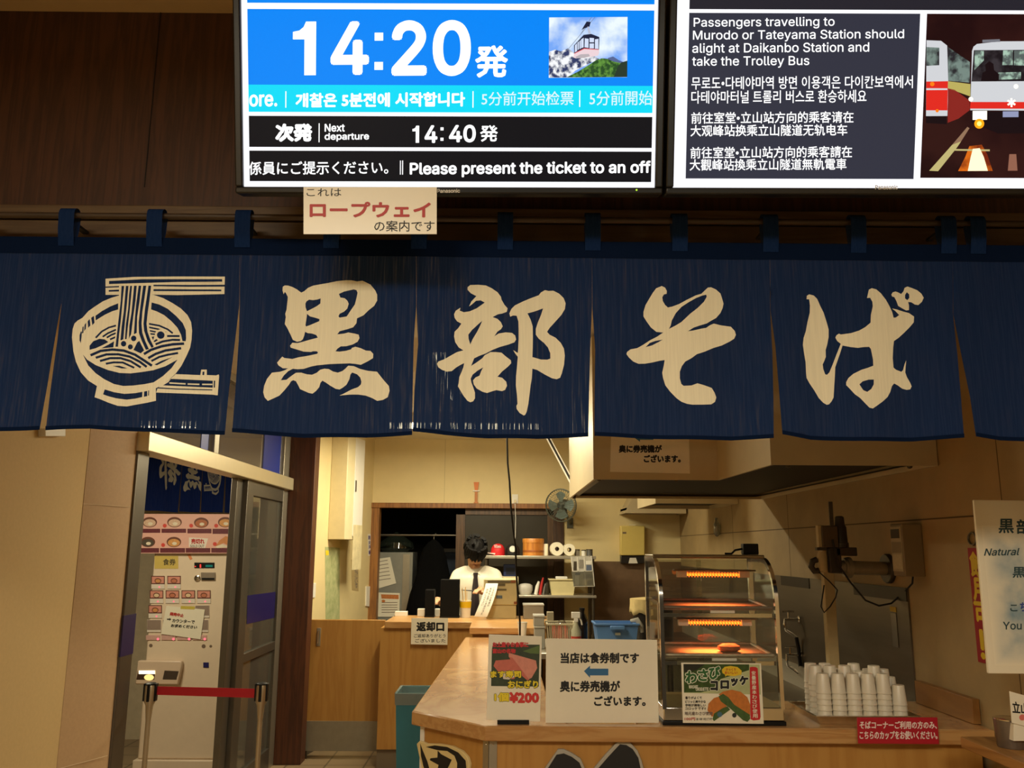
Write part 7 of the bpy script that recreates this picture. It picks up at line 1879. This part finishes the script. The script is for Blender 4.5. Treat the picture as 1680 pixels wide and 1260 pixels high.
# red vertical banner on the right wall
BP = PXR(XR - .003)
yb0 = P(1588, 900, X=XR - .003).y; zt9 = P(1588, 899, X=XR - .003).z; zb9 = P(1607, 1086, X=XR - .003).z
bw9 = .12
m = MB().obox(BP, -yb0, -yb0 + bw9, zb9, zt9, 0, .0015, M('banner_red', (156, 24, 40), 0.55, var=.03)); rb = m.build('wall_banner'); tag(rb, 'dark red vertical banner with yellow characters, half hidden behind the white poster', 'banner')
g = MB(); ylb = M('banner_yellow', (222, 190, 40), 0.5, var=0)
def bchar(ch, z0, z1, w, du=0.0, bold=True):
    gv, gf = glyphs(ch); cx = -yb0 + bw9 * .5 + du
    offs = [(0, 0), (.004, 0), (-.004, 0), (0, .004), (0, -.004)] if bold else [(0, 0)]
    for k, (ox, oz) in enumerate(offs): g.add([BP.w(cx - w / 2 + u * w + ox, z0 + v * (z1 - z0) + oz, .002 + k * 1e-5) for u, v in gv], gf, ylb)
Hb = zt9 - zb9
bchar('飲', zt9 - Hb * .25, zt9 - Hb * .04, .10); bchar('用', zt9 - Hb * .46, zt9 - Hb * .27, .09); bchar('可', zt9 - Hb * .68, zt9 - Hb * .48, .10); bchar('!', zt9 - Hb * .96, zt9 - Hb * .72, .026, -.02)
g.build('lettering', rb)
c = P(1596, 884, X=XR - .004)
m = MB(); m.tube([(XR - .006, c.y + .028 * math.cos(t), c.z + .022 * math.sin(t)) for t in [i * math.pi / 8 for i in range(17)]], .004, steeldk, 6, caps=False); m.build('hanging_ring', rb)

# ------------------------------------------------------------------ person behind the counter
PYY = 7.75
def Q(px, py, Y=PYY): return P(px, py, Y=Y)
skin = M('skin', (206, 156, 118), 0.55, var=.03, scale=30)
hc = Q(779, 906); 
Rm = Matrix.Rotation(math.radians(12), 4, 'Z') @ Matrix.Rotation(math.radians(44), 4, 'X')
def HL(x, y, z): return hc + (Rm @ Vector((x, y, z)))
pm = MB()
# head
NU, NV = 28, 20
vs = []
for j in range(NV + 1):
    ph = math.pi * j / NV
    for i in range(NU):
        th = 2 * math.pi * i / NU
        x, y, z = math.sin(ph) * math.cos(th), math.sin(ph) * math.sin(th), math.cos(ph)
        X_, Y_, Z_ = x * .076, y * .095, z * .118
        if z < 0: X_ *= 1 - .32 * (-z) ** 1.5; Y_ *= 1 - .12 * (-z)
        if y < 0 and z < 0: Y_ *= 1 - .05 * (-z)
        vs.append(HL(X_, Y_, Z_))
pm.add(vs, [(j * NU + i, j * NU + (i + 1) % NU, (j + 1) * NU + (i + 1) % NU, (j + 1) * NU + i) for j in range(NV) for i in range(NU)], skin)
pm.tube([HL(0, -.088, .02), HL(0, -.108, -.022), HL(0, -.094, -.036)], [.009, .014, .010], skin, 10)
pm.ball(HL(0, -.082, -.062), .020, skin, sx=1.3, sy=.6, sz=.5); pm.ball(HL(0, -.078, -.098), .022, skin)
for s in (-1, 1):
    pm.ball(HL(s * .077, .005, -.012), .022, skin, sx=.45, sy=.8, sz=1.4); pm.ball(HL(s * .036, -.078, -.032), .024, skin); pm.ball(HL(s * .032, -.086, .030), .018, skin, sx=1.4, sz=.5)
nb_ = Vector((Q(779, 937).x, PYY + .05, Q(779, 937).z))
pm.tube([HL(0, .035, -.07), nb_, nb_ + Vector((0, .01, -.08))], [.055, .056, .08], skin, 16)
sh = {-1: Vector((Q(751, 944).x, PYY + .05, Q(751, 944).z)), 1: Vector((Q(812, 944).x, PYY + .05, Q(812, 944).z))}
cx = (sh[-1].x + sh[1].x) / 2
def torso(mb, mt, g=0.0):
    pr = [(.15 + g, .92), (.145 + g, 1.0), (.14 + g, 1.08), (.155 + g, 1.2), (.17 + g, 1.30), (.165 + g, sh[1].z - .02), (.12 + g, sh[1].z + .025), (.06 + g, sh[1].z + .06)]
    mb.lathe((cx, PYY + .05, 0), pr, mt, 28, sx=1.0, sy=.66)
torso(pm, skin)
el = {-1: Vector((Q(737, 990).x, PYY - .02, Q(737, 990).z)), 1: Vector((Q(826, 990).x, PYY - .05, Q(826, 990).z))}
wr3 = {-1: Q(722, 987, 7.52), 1: Q(797, 971, 7.50)}
hd3 = {-1: Q(716, 985, 7.44), 1: Q(786, 968, 7.44)}
for s in (-1, 1):
    pm.ball(sh[s] - Vector((s * .012, 0, .015)), .044, skin); pm.tube([sh[s] - Vector((s * .012, 0, .015)), el[s]], [.044, .038], skin, 14); pm.ball(el[s], .040, skin); pm.tube([el[s], wr3[s]], [.038, .026], skin, 14)
    w0_, h0 = wr3[s], hd3[s]; d = (h0 - w0_).normalized(); side = d.cross(Vector((0, 0, 1))).normalized(); upv = side.cross(d)
    pmid = w0_ + d * .05
    pm.tube([w0_ - d * .01, w0_ + d * .03, w0_ + d * .085], [.024, .034, .030], skin, 14)
    for k in range(4):
        b0_ = w0_ + d * .075 + side * ((k - 1.5) * .017); L_ = [.068, .076, .072, .056][k]; cu = -upv
        pm.tube([b0_, b0_ + d * L_ * .45 + cu * .006, b0_ + d * L_ * .75 + cu * .022, b0_ + d * L_ * .85 + cu * .042], [.010, .0095, .009, .0075], skin, 10)
    tb0 = w0_ + d * .025 + side * (-s * .026); pm.tube([tb0, tb0 + d * .03 + side * (-s * .018) - upv * .006, tb0 + d * .062 + side * (-s * .012) - upv * .022], [.013, .011, .008], skin, 10)
for s in (-1, 1):
    hip = Vector((cx + s * .085, PYY + .05, .92)); kn = Vector((cx + s * .10, PYY + .03, .50)); an = Vector((cx + s * .105, PYY + .07, .09))
    pm.tube([hip, kn, an], [.085, .058, .042], skin, 16); pm.tube([an + Vector((0, .04, -.04)), an + Vector((0, -.05, -.05)), an + Vector((0, -.15, -.062))], [.042, .038, .026], skin, 12)
body = pm.build('person', org=(cx, PYY + .05, 0))
md = body.modifiers.new('fuse', 'REMESH'); md.mode = 'VOXEL'; md.voxel_size = .006; md.use_smooth_shade = True
tag(body, 'person with black hair, white shirt and dark tie looking down behind the cash register', 'person')
# shirt
shm = M('shirt_white', (222, 214, 194), 0.8, var=.03, scale=9, bump=.2)
s_m = MB(); torso(s_m, shm, .018)
for s in (-1, 1):
    s_m.ball(sh[s] + Vector((0, 0, -.006)), .062, shm); s_m.tube([sh[s] + Vector((0, 0, -.005)), (sh[s] + el[s]) / 2 + Vector((s * .006, 0, 0)), el[s]], [.062, .063, .055], shm, 16); s_m.ball(el[s], .056, shm)
    s_m.tube([nb_ + Vector((s * .03, .01, -.012)), nb_.lerp(sh[s], .55) + Vector((0, .005, .012)), sh[s] + Vector((0, 0, .0))], [.055, .058, .060], shm, 16)
    s_m.tube([el[s], el[s].lerp(wr3[s], .5), el[s].lerp(wr3[s], .88)], [.055, .048, .040], shm, 16)
so_ = s_m.build('shirt', body); md = so_.modifiers.new('fuse', 'REMESH'); md.mode = 'VOXEL'; md.voxel_size = .010; md.use_smooth_shade = True
md = so_.modifiers.new('relax', 'SMOOTH'); md.iterations = 8; md.factor = .5
so_['label'] = 'white long-sleeved shirt'
zc9 = sh[1].z + .055; yf = PYY + .05 - .075
m = MB()
for s in (-1, 1):
    a = Vector((cx + s * .012, yf - .03, zc9 - .035)); b = Vector((cx + s * .075, PYY + .03, zc9 + .03)); c = Vector((cx + s * .07, yf - .018, zc9 - .085)); e = Vector((cx + s * .10, PYY + .02, zc9 - .015))
    off = Vector((0, -.008, .003))
    m.add([a, b, e, c, a + off, b + off, e + off, c + off], [(0, 1, 2, 3), (7, 6, 5, 4), (0, 4, 5, 1), (1, 5, 6, 2), (2, 6, 7, 3), (3, 7, 4, 0)], shm)
m.build('collar', body, bevel=.002)
# tie
tm_ = M('tie_dark', (34, 22, 26), 0.6, var=.05)
m = MB(); tx = cx - .004
secs = [(.022, zc9 - .03, -.142), (.017, zc9 - .075, -.150), (.020, zc9 - .09, -.152), (.030, zc9 - .18, -.168), (.038, zc9 - .32, -.172), (.040, zc9 - .42, -.165), (.002, zc9 - .47, -.16)]
vs = []
for w, z, y in secs: vs += [(tx - w, PYY + .05 + y + .01, z), (tx, PYY + .05 + y - .006, z), (tx + w, PYY + .05 + y + .01, z), (tx, PYY + .05 + y + .018, z)]
m.add(vs, [(i * 4 + k, i * 4 + (k + 1) % 4, (i + 1) * 4 + (k + 1) % 4, (i + 1) * 4 + k) for i in range(len(secs) - 1) for k in range(4)] + [(0, 1, 2, 3), (27, 26, 25, 24)], tm_)
to_ = m.build('tie', body); to_['label'] = 'dark neck tie'
# trousers
trm = M('trousers_dark', (30, 28, 32), 0.8, var=.05); m = MB()
m.lathe((cx, PYY + .05, 0), [(.12, .80), (.165, .86), (.172, .95), (.168, 1.03)], trm, 24, sy=.7)
for s in (-1, 1): m.tube([(cx + s * .085, PYY + .05, .92), (cx + s * .10, PYY + .03, .50), (cx + s * .105, PYY + .07, .07)], [.10, .075, .062], trm, 16)
m.build('trousers', body)
for s in (-1, 1):
    m = MB(); m.tube([(cx + s * .105, PYY + .13, .035), (cx + s * .105, PYY + .02, .042), (cx + s * .105, PYY - .10, .035)], [.036, .05, .03], black, 12); m.box(cx + s * .105 - .04, cx + s * .105 + .04, PYY - .12, PYY + .16, .0005, .015, black); m.build('shoe', body)
# hair
hm_ = M('hair_black', (17, 14, 12), 0.7, spec=.2, var=.2, scale=60, stretch=(1, 1, .2))
m = MB(); vs = []
NU, NV = 30, 14
for j in range(NV + 1):
    for i in range(NU):
        th = 2 * math.pi * i / NU
        front = max(0, -math.sin(th))
        phm = math.radians(114 - 44 * front ** 1.5 + 8 * abs(math.cos(th)))
        ph = phm * j / NV
        bump = 1 + .03 * math.sin(7 * th + j) + .02 * math.sin(13 * th)
        vs.append(HL(math.sin(ph) * math.cos(th) * .095 * bump, math.sin(ph) * math.sin(th) * .113 * bump + .004, math.cos(ph) * .138 * bump + .002))
m.add(vs, [(j * NU + i, (j + 1) * NU + i, (j + 1) * NU + (i + 1) % NU, j * NU + (i + 1) % NU) for j in range(NV) for i in range(NU)], hm_)
for k in range(60):
    th = math.radians(-165 + 150 * random.random()) if k < 42 else math.radians(random.random() * 180)
    x, y = math.cos(th), math.sin(th)
    z0 = .09 + .03 * random.random(); ln = .055 + .05 * random.random()
    p0 = HL(x * .085, y * .10, z0); p1 = HL(x * .098, y * .116, z0 - ln * .6); p2 = HL(x * .092 + .012 * (random.random() - .5), y * .112, z0 - ln * 1.15)
    m.tube([p0, p1, p2], [.016, .015, .005], hm_, 6)
for k in range(2):
    a = random.random() * 6.28; p0 = HL(.05 * math.cos(a), .05 * math.sin(a), .12); m.tube([p0, HL(.06 * math.cos(a), .06 * math.sin(a), .15), HL(.08 * math.cos(a), .08 * math.sin(a), .148)], [.018, .012, .003], hm_, 6)
m.build('hair', body, sharp=80)
for s in (-1, 1):
    m = MB(); m.ball(HL(s * .031, -.0865, .004), .011, M('eye_white', (220, 210, 196), 0.3), sx=1.3, sy=.6, sz=.6); m.ball(HL(s * .031, -.094, .002), .0055, ink, sy=.6); m.build('eye', body)
    m = MB(); m.tube([HL(s * .016, -.098, .026), HL(s * .034, -.099, .032), HL(s * .052, -.088, .028)], [.003, .005, .002], hm_, 6); m.build('eyebrow', body)
m = MB(); m.tube([HL(-.022, -.090, -.062), HL(0, -.096, -.061), HL(.022, -.090, -.062)], [.002, .004, .002], M('lip', (160, 90, 80), 0.5), 8); m.build('mouth', body)
# thin dark tool in the hand
a = hd3[1] + Vector((.01, -.005, -.01)); b = Q(757, 968, 7.42)
o = MB().tube([a + Vector((.03, .01, -.004)), a, b], [.007, .007, .003], M('pen_dark', (40, 36, 34), 0.4), 10).build('dark_pen'); tag(o, 'thin dark pen held in the hand of the person at the register', 'pen')
